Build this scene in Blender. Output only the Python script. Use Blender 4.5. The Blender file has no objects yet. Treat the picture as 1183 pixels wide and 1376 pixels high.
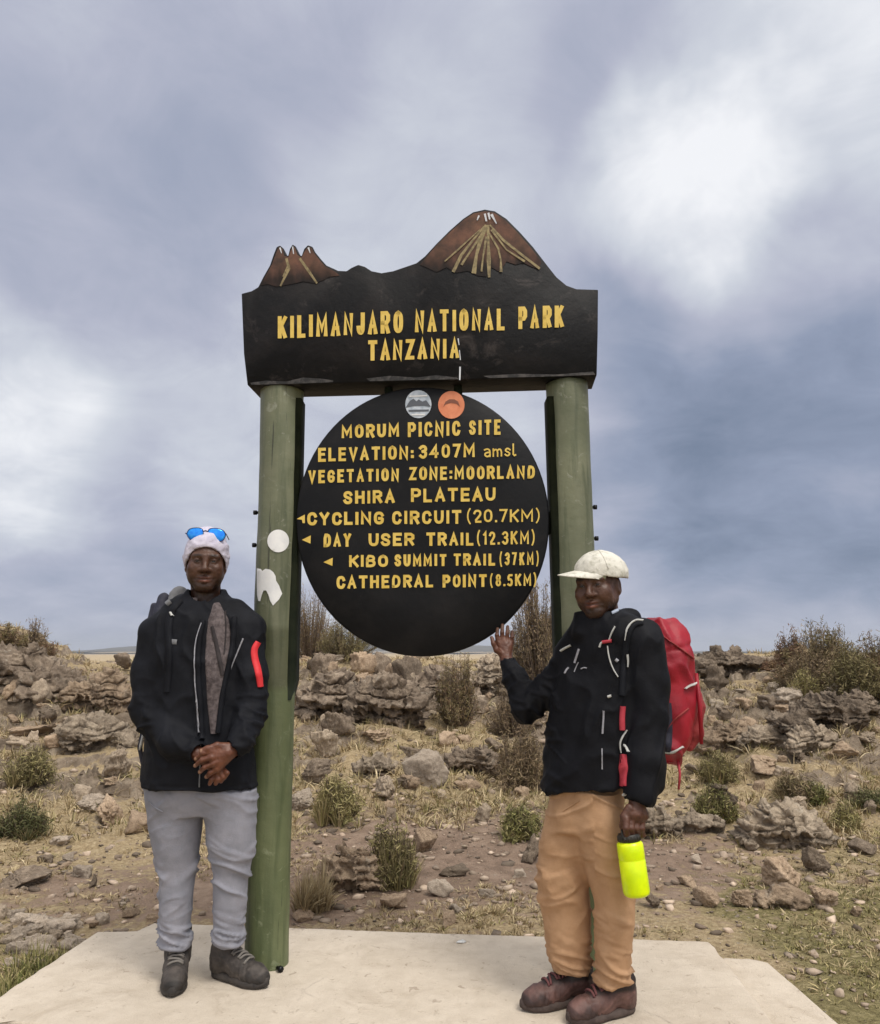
import bpy, bmesh, math, random
import numpy as np
from mathutils import Vector, Matrix
from mathutils.bvhtree import BVHTree
from mathutils.geometry import delaunay_2d_cdt

random.seed(7)
rng = np.random.default_rng(7)
R = math.radians
scene = bpy.context.scene
COL = scene.collection

# ------------------------------------------------------------------ camera
FPX, W0, H0 = 1050.0, 1183.0, 1376.0          # focal length in photograph pixels
HC = 1.28                                      # camera height above the concrete slab
TH = math.atan((872 - 688) / FPX)              # upward pitch
cam_d = bpy.data.cameras.new('camera')
cam = bpy.data.objects.new('camera', cam_d)
COL.objects.link(cam)
cam.location = (0, 0, HC)
cam.rotation_euler = (R(90) + TH, 0, 0)
cam_d.sensor_fit = 'HORIZONTAL'
cam_d.sensor_width = 36
cam_d.lens = 36 * FPX / W0
cam_d.clip_start = 0.05
cam_d.clip_end = 30000
scene.camera = cam

CT, ST = math.cos(TH), math.sin(TH)
CAM = Vector((0, 0, HC))


def ray(px, py):
    u = (px - W0 / 2) / FPX
    v = -(py - H0 / 2) / FPX
    return Vector((u, CT - v * ST, ST + v * CT))


def P(px, py, Y):
    d = ray(px, py)
    return CAM + d * (Y / d.y)


def dep(p):
    return p[1] * CT + (p[2] - HC) * ST


def mpp(p):
    return dep(p) / FPX


# (px, py, radius in degrees, amount): lighter and darker banks of cloud, as directions in the sky
SKY_BANKS = [(1110, 175, 14, 0.32), (915, 262, 8, 0.28), (860, 130, 10, -0.10), (1040, 70, 10, 0.06), (30, 590, 11, 0.30), (640, 330, 16, 0.10),
             (1020, 530, 19, -0.26), (1110, 690, 16, -0.20), (130, 240, 22, -0.06), (620, 120, 12, -0.06),
             (180, 770, 12, -0.16), (330, 170, 12, -0.06), (960, 780, 12, -0.10), (420, 560, 12, 0.10), (800, 640, 8, 0.03)]


# ------------------------------------------------------------------ node helpers
def nd(nt, typ, **kw):
    n = nt.nodes.new(typ)
    for k, v in kw.items():
        setattr(n, k, v)
    return n


def lk(nt, a, b):
    nt.links.new(a, b)


def math_n(nt, op, a, b=None, c=None, clamp=False):
    n = nd(nt, 'ShaderNodeMath', operation=op)
    n.use_clamp = clamp
    for i, v in enumerate((a, b, c)):
        if v is None:
            continue
        if isinstance(v, (int, float)):
            n.inputs[i].default_value = v
        else:
            lk(nt, v, n.inputs[i])
    return n.outputs[0]


def ramp(nt, fac, stops, interp='LINEAR'):
    n = nd(nt, 'ShaderNodeValToRGB')
    n.color_ramp.interpolation = interp
    el = n.color_ramp.elements
    while len(el) < len(stops):
        el.new(0.5)
    for e, (p, c) in zip(el, stops):
        e.position = p
        if isinstance(c, (int, float)):
            c = (c, c, c)
        e.color = (*c, 1)
    lk(nt, fac, n.inputs[0])
    return n.outputs[0]


def mixc(nt, fac, a, b, mode='MIX'):
    n = nd(nt, 'ShaderNodeMix', data_type='RGBA', blend_type=mode)
    for sock, v in ((n.inputs[0], fac), (n.inputs[6], a), (n.inputs[7], b)):
        if isinstance(v, (int, float)):
            sock.default_value = v
        elif isinstance(v, tuple):
            sock.default_value = (*v, 1)
        else:
            lk(nt, v, sock)
    return n.outputs[2]


def noise(nt, vec, scale, detail=4, rough=0.55, dist=0.0):
    n = nd(nt, 'ShaderNodeTexNoise')
    n.inputs['Scale'].default_value = scale
    n.inputs['Detail'].default_value = detail
    n.inputs['Roughness'].default_value = rough
    n.inputs['Distortion'].default_value = dist
    if vec is not None:
        lk(nt, vec, n.inputs['Vector'])
    return n.outputs['Fac']


# ------------------------------------------------------------------ world: heavy broken overcast
world = bpy.data.worlds.new('World')
scene.world = world
world.use_nodes = True
nt = world.node_tree
nt.nodes.clear()
SUN_EL, SUN_AZ = R(58), R(140)      # azimuth clockwise from +Y
tc = nd(nt, 'ShaderNodeTexCoord')
D = tc.outputs['Generated']
sep = nd(nt, 'ShaderNodeSeparateXYZ')
lk(nt, D, sep.inputs[0])
den = math_n(nt, 'ADD', math_n(nt, 'MAXIMUM', sep.outputs[2], 0.0), 0.30)
cmb = nd(nt, 'ShaderNodeCombineXYZ')
lk(nt, math_n(nt, 'DIVIDE', sep.outputs[0], den), cmb.inputs[0])
lk(nt, math_n(nt, 'DIVIDE', sep.outputs[1], den), cmb.inputs[1])
pl = cmb.outputs[0]
n1 = noise(nt, pl, 1.7, 7, 0.52, 0.35)
n2 = noise(nt, pl, 4.2, 10, 0.66, 0.7)
val = math_n(nt, 'ADD', math_n(nt, 'MULTIPLY', math_n(nt, 'SUBTRACT', n1, 0.5), 0.80),
             math_n(nt, 'MULTIPLY', math_n(nt, 'SUBTRACT', n2, 0.5), 0.36))
val = math_n(nt, 'ADD', val, 0.60)
warp = nd(nt, 'ShaderNodeTexNoise')
warp.inputs['Scale'].default_value = 2.6
warp.inputs['Detail'].default_value = 5
lk(nt, D, warp.inputs['Vector'])
wsub = nd(nt, 'ShaderNodeVectorMath', operation='SUBTRACT')
lk(nt, warp.outputs['Color'], wsub.inputs[0])
wsub.inputs[1].default_value = (0.5, 0.5, 0.5)
wsc = nd(nt, 'ShaderNodeVectorMath', operation='SCALE')
lk(nt, wsub.outputs[0], wsc.inputs[0])
wsc.inputs['Scale'].default_value = 0.42
wad = nd(nt, 'ShaderNodeVectorMath', operation='ADD')
lk(nt, D, wad.inputs[0])
lk(nt, wsc.outputs[0], wad.inputs[1])
wn = nd(nt, 'ShaderNodeVectorMath', operation='NORMALIZE')
lk(nt, wad.outputs[0], wn.inputs[0])
# thin and thick banks of the cloud deck
for (bx, by, rad, amp) in SKY_BANKS:
    d = ray(bx, by).normalized()
    dt = nd(nt, 'ShaderNodeVectorMath', operation='DOT_PRODUCT')
    lk(nt, wn.outputs[0], dt.inputs[0])
    dt.inputs[1].default_value = d
    mr = nd(nt, 'ShaderNodeMapRange', interpolation_type='SMOOTHSTEP')
    mr.inputs['From Min'].default_value = math.cos(R(rad))
    mr.inputs['From Max'].default_value = 1.0
    mr.inputs['To Max'].default_value = amp
    lk(nt, dt.outputs['Value'], mr.inputs['Value'])
    val = math_n(nt, 'ADD', val, mr.outputs[0])
# paler, thinner cloud towards the horizon
hz = nd(nt, 'ShaderNodeMapRange', interpolation_type='SMOOTHSTEP')
hz.inputs['From Min'].default_value = 0.12
hz.inputs['From Max'].default_value = 0.0
hz.inputs['To Max'].default_value = 0.10
lk(nt, sep.outputs[2], hz.inputs['Value'])
val = math_n(nt, 'ADD', val, hz.outputs[0], clamp=True)
cloud = ramp(nt, val, [(0.0, (0.16, 0.21, 0.305)), (0.28, (0.295, 0.345, 0.47)), (0.55, (0.475, 0.50, 0.615)),
                       (0.78, (0.66, 0.695, 0.77)), (1.0, (0.95, 0.965, 1.0))])
# unseen sky overhead and behind the camera brightened to add fill light
zen = nd(nt, 'ShaderNodeMapRange', interpolation_type='SMOOTHSTEP')
zen.inputs['From Min'].default_value = 0.66
zen.inputs['From Max'].default_value = 0.98
zen.inputs['To Min'].default_value = 1.0
zen.inputs['To Max'].default_value = 3.0
lk(nt, sep.outputs[2], zen.inputs['Value'])
beh = nd(nt, 'ShaderNodeMapRange', interpolation_type='SMOOTHSTEP')
beh.inputs['From Min'].default_value = -0.05
beh.inputs['From Max'].default_value = -0.8
beh.inputs['To Min'].default_value = 1.0
beh.inputs['To Max'].default_value = 2.0
lk(nt, sep.outputs[1], beh.inputs['Value'])
boost = math_n(nt, 'MULTIPLY', zen.outputs[0], beh.outputs[0])
# warm tint added to that unseen part, so its fill is less blue
wm = math_n(nt, 'MULTIPLY', math_n(nt, 'SUBTRACT', boost, 1.0), 0.6, clamp=True)
cloud = mixc(nt, wm, cloud, (0.60, 0.565, 0.515))
sky = nd(nt, 'ShaderNodeTexSky', sky_type='NISHITA')
sky.sun_disc = False
sky.sun_elevation = SUN_EL
sky.sun_rotation = SUN_AZ
sky.altitude = 3400
bg1 = nd(nt, 'ShaderNodeBackground')
lk(nt, sky.outputs[0], bg1.inputs[0])
bg1.inputs[1].default_value = 0.06
bg2 = nd(nt, 'ShaderNodeBackground')
lk(nt, cloud, bg2.inputs[0])
lk(nt, boost, bg2.inputs[1])
mx = nd(nt, 'ShaderNodeMixShader')
mx.inputs[0].default_value = 0.94
lk(nt, bg1.outputs[0], mx.inputs[1])
lk(nt, bg2.outputs[0], mx.inputs[2])
wo = nd(nt, 'ShaderNodeOutputWorld')
lk(nt, mx.outputs[0], wo.inputs[0])

sun_d = bpy.data.lights.new('sun', 'SUN')
sun_d.energy = 2.3
sun_d.angle = R(20)
sun_d.color = (1.0, 0.955, 0.885)
sun = bpy.data.objects.new('sun', sun_d)
COL.objects.link(sun)
sdir = Vector((math.sin(SUN_AZ) * math.cos(SUN_EL), math.cos(SUN_AZ) * math.cos(SUN_EL), math.sin(SUN_EL)))
sun.rotation_euler = sdir.to_track_quat('Z', 'Y').to_euler()
sun.location = (4, -6, 12)

scene.view_settings.view_transform = 'Standard'
scene.view_settings.look = 'None'
scene.view_settings.gamma = 1
scene.view_settings.exposure = 0.0
scene.view_settings.use_curve_mapping = False


# ------------------------------------------------------------------ object helpers
ORG = {}


def tag(o, label=None, cat=None, group=None, kind=None):
    if label:
        o['label'] = label
    if cat:
        o['category'] = cat
    if group:
        o['group'] = group
    if kind:
        o['kind'] = kind
    return o


def empty(name, loc, label, cat, group=None):
    o = bpy.data.objects.new(name, None)
    COL.objects.link(o)
    o.location = loc
    o.empty_display_size = 0.1
    ORG[o] = Vector(loc)
    return tag(o, label, cat, group)


def set_mesh(me, V, F):
    V = np.asarray(V, dtype=np.float32).reshape(-1, 3)
    me.vertices.add(len(V))
    me.vertices.foreach_set('co', V.ravel())
    if isinstance(F, np.ndarray):
        n, k = F.shape
        me.loops.add(n * k)
        me.loops.foreach_set('vertex_index', F.astype(np.int32).ravel())
        me.polygons.add(n)
        me.polygons.foreach_set('loop_start', np.arange(0, n * k, k, dtype=np.int32))
    else:
        tot = sum(len(f) for f in F)
        me.loops.add(tot)
        me.loops.foreach_set('vertex_index', np.array([i for f in F for i in f], dtype=np.int32))
        me.polygons.add(len(F))
        st = np.cumsum([0] + [len(f) for f in F[:-1]]).astype(np.int32)
        me.polygons.foreach_set('loop_start', st)
    me.update(calc_edges=True)


def obj(name, V, F, m, parent=None, smooth=True, col=None, fm=None, origin=None):
    """World-space vertices V become ONE mesh object (child of parent if given)."""
    V = np.asarray(V, dtype=np.float64).reshape(-1, 3)
    org = Vector((0, 0, 0))
    if parent is not None:
        org = ORG[parent]
    elif origin is not None:
        org = Vector(origin)
    me = bpy.data.meshes.new(name)
    set_mesh(me, V - np.array(org), F)
    for mm in (m if isinstance(m, (list, tuple)) else [m]):
        me.materials.append(mm)
    if fm is not None:
        me.polygons.foreach_set('material_index', np.asarray(fm, dtype=np.int32))
    if smooth:
        me.polygons.foreach_set('use_smooth', np.ones(len(me.polygons), dtype=bool))
    if col is not None:
        a = me.color_attributes.new('Col', 'FLOAT_COLOR', 'POINT')
        c = np.ones((len(V), 4), dtype=np.float32)
        c[:, :3] = col
        a.data.foreach_set('color', c.ravel())
    me.validate()
    o = bpy.data.objects.new(name, me)
    COL.objects.link(o)
    if parent is not None:
        o.parent = parent
    else:
        o.location = org
    ORG[o] = org
    return o


class MB:
    """collects shapes into one mesh"""

    def __init__(s):
        s.V, s.F, s.M = [], [], []

    def add(s, V, F, mi=0):
        b = len(s.V)
        s.V += [tuple(v) for v in V]
        s.F += [tuple(i + b for i in f) for f in F]
        s.M += [mi] * len(F)

    def tube(s, pts, r, n=8, mi=0, cap=True, flat=1.0):
        pts = [Vector(p) for p in pts]
        rs = r if isinstance(r, (list, tuple)) else [r] * len(pts)
        V, F = [], []
        up = None
        for i, p in enumerate(pts):
            t = (pts[min(i + 1, len(pts) - 1)] - pts[max(i - 1, 0)])
            if t.length < 1e-9:
                t = Vector((0, 0, 1))
            t.normalize()
            if up is None:
                up = Vector((0, 0, 1)) if abs(t.z) < 0.9 else Vector((0, 1, 0))
            a = t.cross(up)
            if a.length < 1e-6:
                a = t.orthogonal()
            a.normalize()
            b = a.cross(t)
            b.normalize()
            up = b
            for k in range(n):
                an = 2 * math.pi * k / n
                V.append(p + a * (rs[i] * math.cos(an)) + b * (rs[i] * flat * math.sin(an)))
        for i in range(len(pts) - 1):
            for k in range(n):
                k2 = (k + 1) % n
                F.append((i * n + k, i * n + k2, (i + 1) * n + k2, (i + 1) * n + k))
        if cap:
            F.append(tuple(range(n - 1, -1, -1)))
            F.append(tuple((len(pts) - 1) * n + k for k in range(n)))
        s.add(V, F, mi)

    def lathe(s, prof, M=None, n=32, mi=0):
        V, F = [], []
        for (r, z) in prof:
            for k in range(n):
                an = 2 * math.pi * k / n
                p = Vector((r * math.cos(an), r * math.sin(an), z))
                V.append(M @ p if M is not None else p)
        for i in range(len(prof) - 1):
            for k in range(n):
                k2 = (k + 1) % n
                F.append((i * n + k, i * n + k2, (i + 1) * n + k2, (i + 1) * n + k))
        F.append(tuple(range(n - 1, -1, -1)))
        F.append(tuple((len(prof) - 1) * n + k for k in range(n)))
        s.add(V, F, mi)

    def prism(s, poly, d0, d1, mi=0):
        """front polygon poly (world points) extruded along vector offsets d0 -> d1"""
        n = len(poly)
        V = [Vector(p) + Vector(d0) for p in poly] + [Vector(p) + Vector(d1) for p in poly]
        F = [tuple(range(n)), tuple(range(2 * n - 1, n - 1, -1))]
        F += [(i, i + n, (i + 1) % n + n, (i + 1) % n) for i in range(n)]
        s.add(V, F, mi)

    def build(s, name, m, parent=None, smooth=False, origin=None):
        return obj(name, s.V, s.F, m, parent, smooth, fm=s.M, origin=origin)


# ------------------------------------------------------------------ numpy noise
def _hash(ix, iy, iz, seed):
    h = (ix.astype(np.int64) * 374761393 + iy.astype(np.int64) * 668265263 + iz.astype(np.int64) * 2147483647 + seed * 974711)
    h = (h ^ (h >> 13)) * 1274126177
    h = h & 0xffffffff
    h = (h ^ (h >> 16)) * 2246822519 & 0xffffffff
    h = h ^ (h >> 15)
    return (h & 0xffffff) / float(0xffffff)


def vn3(p, seed=0):
    p = np.asarray(p, dtype=np.float64)
    i = np.floor(p)
    f = p - i
    f = f * f * (3 - 2 * f)
    i = i.astype(np.int64)
    r = 0
    for dx in (0, 1):
        wx = f[:, 0] if dx else 1 - f[:, 0]
        for dy in (0, 1):
            wy = f[:, 1] if dy else 1 - f[:, 1]
            for dz in (0, 1):
                wz = f[:, 2] if dz else 1 - f[:, 2]
                r = r + wx * wy * wz * _hash(i[:, 0] + dx, i[:, 1] + dy, i[:, 2] + dz, seed)
    return r * 2 - 1


def fbm3(p, seed=0, oct=4, gain=0.5):
    p = np.asarray(p, dtype=np.float64)
    a, s, r = 1.0, 1.0, 0
    for o in range(oct):
        r = r + a * vn3(p * s + o * 17.3, seed + o)
        a *= gain
        s *= 2.03
    return r


def fbm2(x, y, seed=0, oct=4, gain=0.5):
    x = np.asarray(x, dtype=np.float64)
    sh = np.broadcast(x, y).shape
    X = np.broadcast_to(x, sh).ravel()
    Y = np.broadcast_to(y, sh).ravel()
    return fbm3(np.stack([X, Y, np.full_like(X, 0.37)], 1), seed, oct, gain).reshape(sh)


def sstep(a, b, x):
    t = np.clip((x - a) / (b - a), 0, 1)
    return t * t * (3 - 2 * t)


# ------------------------------------------------------------------ material helpers
def new_mat(name):
    m = bpy.data.materials.new(name)
    m.use_nodes = True
    nt = m.node_tree
    b = nt.nodes['Principled BSDF']
    return m, nt, b


def pm(name, c1, c2=None, scale=8.0, rough=0.7, bump=0.0, bscale=40.0, metal=0.0, spec=0.5, detail=5,
       weave=0.0, lo=0.35, hi=0.65, dist=0.02, vcol=False):
    m, nt, b = new_mat(name)
    tc = nd(nt, 'ShaderNodeTexCoord')
    v = tc.outputs['Object']
    c = None
    if c2 is not None:
        f = ramp(nt, noise(nt, v, scale, detail, 0.6, 0.3), [(lo, 0.0), (hi, 1.0)])
        c = mixc(nt, f, tuple(c1), tuple(c2))
    if vcol:
        at = nd(nt, 'ShaderNodeAttribute', attribute_name='Col')
        c = mixc(nt, 1.0, c if c is not None else tuple(c1), at.outputs['Color'], 'MULTIPLY')
    if c is not None:
        lk(nt, c, b.inputs['Base Color'])
    else:
        b.inputs['Base Color'].default_value = (*c1, 1)
    b.inputs['Roughness'].default_value = rough
    b.inputs['Metallic'].default_value = metal
    b.inputs['Specular IOR Level'].default_value = spec
    h = None
    if bump > 0:
        h = math_n(nt, 'MULTIPLY', noise(nt, v, bscale, 5, 0.6), bump)
    if weave > 0:
        w = nd(nt, 'ShaderNodeTexNoise')
        w.inputs['Scale'].default_value = 420
        w.inputs['Detail'].default_value = 2
        lk(nt, v, w.inputs['Vector'])
        hh = math_n(nt, 'MULTIPLY', w.outputs['Fac'], weave)
        h = hh if h is None else math_n(nt, 'ADD', h, hh)
    if h is not None:
        bp = nd(nt, 'ShaderNodeBump')
        bp.inputs['Strength'].default_value = 1.0
        bp.inputs['Distance'].default_value = dist
        lk(nt, h, bp.inputs['Height'])
        lk(nt, bp.outputs[0], b.inputs['Normal'])
    return m


def srgb(r, g, b):
    f = lambda c: (c / 255) / 12.92 if c <= 10 else (((c / 255) + 0.055) / 1.055) ** 2.4
    return (f(r), f(g), f(b))


# ================================================================== TERRAIN
PY = np.array([-300, 0, 4.0, 5.5, 6.6, 7.6, 8.6, 9.4, 10.1, 11.2, 12.6, 14.5, 18, 26, 45, 90, 300, 1500, 4200, 9000.0])
PZ = np.array([-.13, -.13, -.13, -.12, -.06, .08, .24, .38, .64, .84, .98, 1.08, 1.02, .70, -.2, -2.2, -9, -16, -24, -30.0])


def terrain_base(x, y):
    x = np.asarray(x, dtype=np.float64)
    y = np.asarray(y, dtype=np.float64)
    ys = y - 0.55 * np.sin(x * 0.55 + 1.2) * sstep(5.5, 8, y) * (1 - sstep(40, 90, y))
    z = np.interp(ys, PY, PZ)
    # mound at the far left, dip next to it, higher bank at the far right
    z = z + 0.80 * np.exp(-((x + 6.7) / 1.35) ** 2 - ((y - 10.6) / 2.0) ** 2)
    z = z - 0.14 * np.exp(-((x / np.maximum(y, 1) + .43) / .07) ** 2) * sstep(9, 13, y) * (1 - sstep(40, 80, y))
    z = z + 0.22 * np.exp(-((x - 4.8) / 2.2) ** 2 - ((y - 9.0) / 1.8) ** 2)
    return z


def rock_zone(x, y):
    ys = y - 0.55 * np.sin(x * 0.55 + 1.2) + .5 * fbm2(x * .7, y * .7, 91, 3)
    z = np.exp(-((ys - 9.75) / .62) ** 2) + .55 * np.exp(-((ys - 8.1) / .35) ** 2) + .6 * np.exp(-((ys - 12.4) / .5) ** 2)
    z = z * sstep(-.5, .15, fbm2(x * .5, y * .45, 93, 3))
    z = z + .7 * sstep(.30, .55, fbm2(x * .8, y * .8, 97, 3)) * sstep(5.6, 7.5, y)
    return np.clip(z, 0, 1) * (1 - sstep(15, 20, y))


def terrain(x, y):
    x, y = np.broadcast_arrays(np.asarray(x, dtype=np.float64), np.asarray(y, dtype=np.float64))
    z = terrain_base(x, y)
    rough = sstep(4.4, 8.5, y) * (1 - 0.6 * sstep(30, 80, y))
    far = sstep(60, 300, y)
    rz_ = rock_zone(x, y)
    q1 = 1 - np.minimum(np.abs(fbm2(x * 2.3, y * 2.9, 111, 3)) * 2.0, 1)
    q2 = 1 - np.minimum(np.abs(fbm2(x * 6.0, y * 7.0, 121, 3)) * 2.0, 1)
    z = z + rz_ * (.17 * (q1 - .5) + .085 * (q2 - .5)) + .018 * (q2 - .5) * sstep(5, 7.5, y) * (1 - rz_) * (1 - sstep(20, 40, y))
    f1 = fbm2(x * 0.45, y * 0.6, 11, 4)
    f2 = fbm2(x * 1.5, y * 2.0, 21, 4)
    z = z + f1 * (0.03 + 0.12 * rough) + f2 * (0.012 + 0.05 * rough)
    # broken strata: steps that undercut the slope
    t = z / 0.17 + 0.8 * fbm2(x * 0.8, y * 0.5, 31, 3)
    st = (np.floor(t) + sstep(0.62, 0.98, t - np.floor(t)) - t) * 0.17
    z = z + st * 0.62 * rough * sstep(-0.25, 0.25, fbm2(x * 0.6, y * 0.6, 41, 3) + 0.05) * (1 - sstep(15, 22, y))
    z = z + far * 6 * fbm2(x * 0.004, y * 0.004, 51, 4)
    # level where the slab is set into the ground
    k = sstep(5.2, 4.2, y) * sstep(-3.2, -2.2, x) * sstep(3.2, 2.4, x)
    z = z * (1 - k) + (-0.14 + 0.012 * f2) * k
    return z


def tz(x, y):
    return float(terrain(np.array([x]), np.array([y]))[0])


def G(px, py, ymax=60):
    """ground point seen at a photograph pixel"""
    d = ray(px, py)
    ys = np.concatenate([np.arange(3.0, 20, 0.03), np.arange(20, ymax, 0.3)])
    t = ys / d.y
    X, Z = CAM.x + d.x * t, CAM.z + d.z * t
    hgt = terrain(X, ys)
    below = np.nonzero(Z <= hgt)[0]
    if len(below):
        i = below[0]
        return Vector((X[i], ys[i], hgt[i]))
    i = int(np.argmin((Z - hgt)[ys < 24]))
    return Vector((X[i], ys[i], hgt[i]))


def axis(dense0, dense1, step, lo, hi, g=1.16):
    a = list(np.arange(dense0, dense1, step))
    s, v = step, a[-1]
    while v < hi:
        s *= g
        v += s
        a.append(v)
    s, v = step, a[0]
    b = []
    while v > lo:
        s *= g
        v -= s
        b.append(v)
    return np.array(b[::-1] + a)


def grid_faces(nx, ny):
    i = np.arange(nx * ny).reshape(ny, nx)
    return np.stack([i[:-1, :-1].ravel(), i[:-1, 1:].ravel(), i[1:, 1:].ravel(), i[1:, :-1].ravel()], 1)


# ---- ground material
def ground_material():
    m, nt, b = new_mat('stony_ground')
    tc = nd(nt, 'ShaderNodeTexCoord')
    v = tc.outputs['Object']
    at = nd(nt, 'ShaderNodeAttribute', attribute_name='Col')   # R: bare soil share, G: green share, B: rock share
    sp = nd(nt, 'ShaderNodeSeparateColor')
    lk(nt, at.outputs['Color'], sp.inputs[0])
    nA = noise(nt, v, 1.3, 8, 0.62)
    nB = noise(nt, v, 7.0, 7, 0.68)
    nC = noise(nt, v, 38.0, 5, 0.7)
    nD = noise(nt, v, 130.0, 3, 0.6)
    soil = ramp(nt, nB, [(0.25, (0.15, 0.105, 0.076)), (0.5, (0.285, 0.204, 0.15)), (0.75, (0.42, 0.315, 0.238))])
    straw = ramp(nt, nC, [(0.25, (0.20, 0.142, 0.076)), (0.48, (0.40, 0.305, 0.18)), (0.72, (0.57, 0.46, 0.295))])
    green = ramp(nt, nC, [(0.3, (0.11, 0.09, 0.04)), (0.52, (0.24, 0.205, 0.095)), (0.72, (0.40, 0.335, 0.18))])
    rock = ramp(nt, nB, [(0.25, (0.075, 0.052, 0.037)), (0.5, (0.255, 0.20, 0.147)), (0.75, (0.50, 0.415, 0.315))])

    def mask(sock, n, w):
        s = math_n(nt, 'ADD', sock, math_n(nt, 'MULTIPLY', math_n(nt, 'SUBTRACT', n, 0.5), w))
        return ramp(nt, s, [(0.42, 0.0), (0.60, 1.0)])
    c = mixc(nt, mask(sp.outputs[1], nA, 1.2), straw, green)
    c = mixc(nt, mask(sp.outputs[0], nB, 1.7), c, soil)
    c = mixc(nt, mask(sp.outputs[2], nB, 1.6), c, rock)
    # pale grit scattered through the soil
    vo = nd(nt, 'ShaderNodeTexVoronoi')
    vo.inputs['Scale'].default_value = 26
    lk(nt, v, vo.inputs['Vector'])
    pick = nd(nt, 'ShaderNodeSeparateColor')
    lk(nt, vo.outputs['Color'], pick.inputs[0])
    grit = math_n(nt, 'MULTIPLY', ramp(nt, vo.outputs['Distance'], [(0.16, 1.0), (0.24, 0.0)]),
                  ramp(nt, pick.outputs[0], [(0.80, 0.0), (0.82, 1.0)]))
    c = mixc(nt, math_n(nt, 'MULTIPLY', grit, 0.75), c, (0.42, 0.36, 0.30))
    lk(nt, c, b.inputs['Base Color'])
    b.inputs['Roughness'].default_value = 0.95
    b.inputs['Specular IOR Level'].default_value = 0.2
    h = math_n(nt, 'ADD', math_n(nt, 'MULTIPLY', nC, 0.5), math_n(nt, 'MULTIPLY', nD, 0.3))
    h = math_n(nt, 'ADD', h, math_n(nt, 'MULTIPLY', grit, 0.35))
    h = math_n(nt, 'ADD', h, math_n(nt, 'MULTIPLY', nB, 0.9))
    bp = nd(nt, 'ShaderNodeBump')
    bp.inputs['Strength'].default_value = 0.9
    bp.inputs['Distance'].default_value = 0.06
    lk(nt, h, bp.inputs['Height'])
    lk(nt, bp.outputs[0], b.inputs['Normal'])
    return m


gx = axis(-9.0, 9.0, 0.042, -7000, 7000, 1.2)
gy = axis(3.6, 15.0, 0.034, -400, 9000, 1.17)
GX, GY = np.meshgrid(gx, gy)
GZ = terrain(GX, GY)
gr_y, gr_x = np.gradient(GZ, gy, gx)
slope = np.sqrt(gr_x ** 2 + gr_y ** 2)
soil_w = 0.18 + 0.62 * np.exp(-((GY - 5.7) / 1.1) ** 2) * sstep(2.6, 0.8, np.abs(GX - 0.4)) \
    + 0.42 * np.exp(-((GY - 4.9) / 0.7) ** 2) * sstep(1.2, -1.0, GX) + 0.2 * np.exp(-((GY - 6.6) / 0.9) ** 2) * sstep(1, 3, GX)
green_w = 0.20 + 0.42 * sstep(0.8, 1.8, GX) * sstep(6.2, 4.8, GY) + 0.38 * sstep(-1.6, -2.4, GX) * sstep(5.6, 4.2, GY) + 0.15 * sstep(5, 7, GY)
RZ = rock_zone(GX, GY)
rock_w = 0.16 + 0.5 * sstep(0.55, 1.3, slope) + 0.62 * RZ + .08 * sstep(6.5, 8, GY)
gcol = np.stack([soil_w.ravel(), green_w.ravel(), rock_w.ravel()], 1)
M_GROUND = ground_material()
ground = obj('ground', np.stack([GX.ravel(), GY.ravel(), GZ.ravel()], 1), grid_faces(len(gx), len(gy)), M_GROUND, col=gcol)
tag(ground, kind='structure')

# far mountain foot seen low over the plateau at the left
hx = np.linspace(-2400, 3800, 160)
hy = np.linspace(3600, 5200, 24)
HX, HY = np.meshgrid(hx, hy)
prof = np.interp(HX, [-2400, -1990, -1700, -1350, -1000, -600, 0, 800, 1600, 3800], [-30, -8, 28, 46, 62, 70, 40, 10, -10, -30])
HZ = prof * np.exp(-((HY - 4300) / 420) ** 2) + 3 * fbm2(HX * 0.004, HY * 0.004, 61, 4) - 14
M_HILL = pm('far_moor', (0.055, 0.055, 0.045), (0.10, 0.09, 0.07), 0.004, 0.95)
hills = obj('hills', np.stack([HX.ravel(), HY.ravel(), HZ.ravel()], 1), grid_faces(160, 24), M_HILL)
tag(hills, kind='structure')


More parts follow.
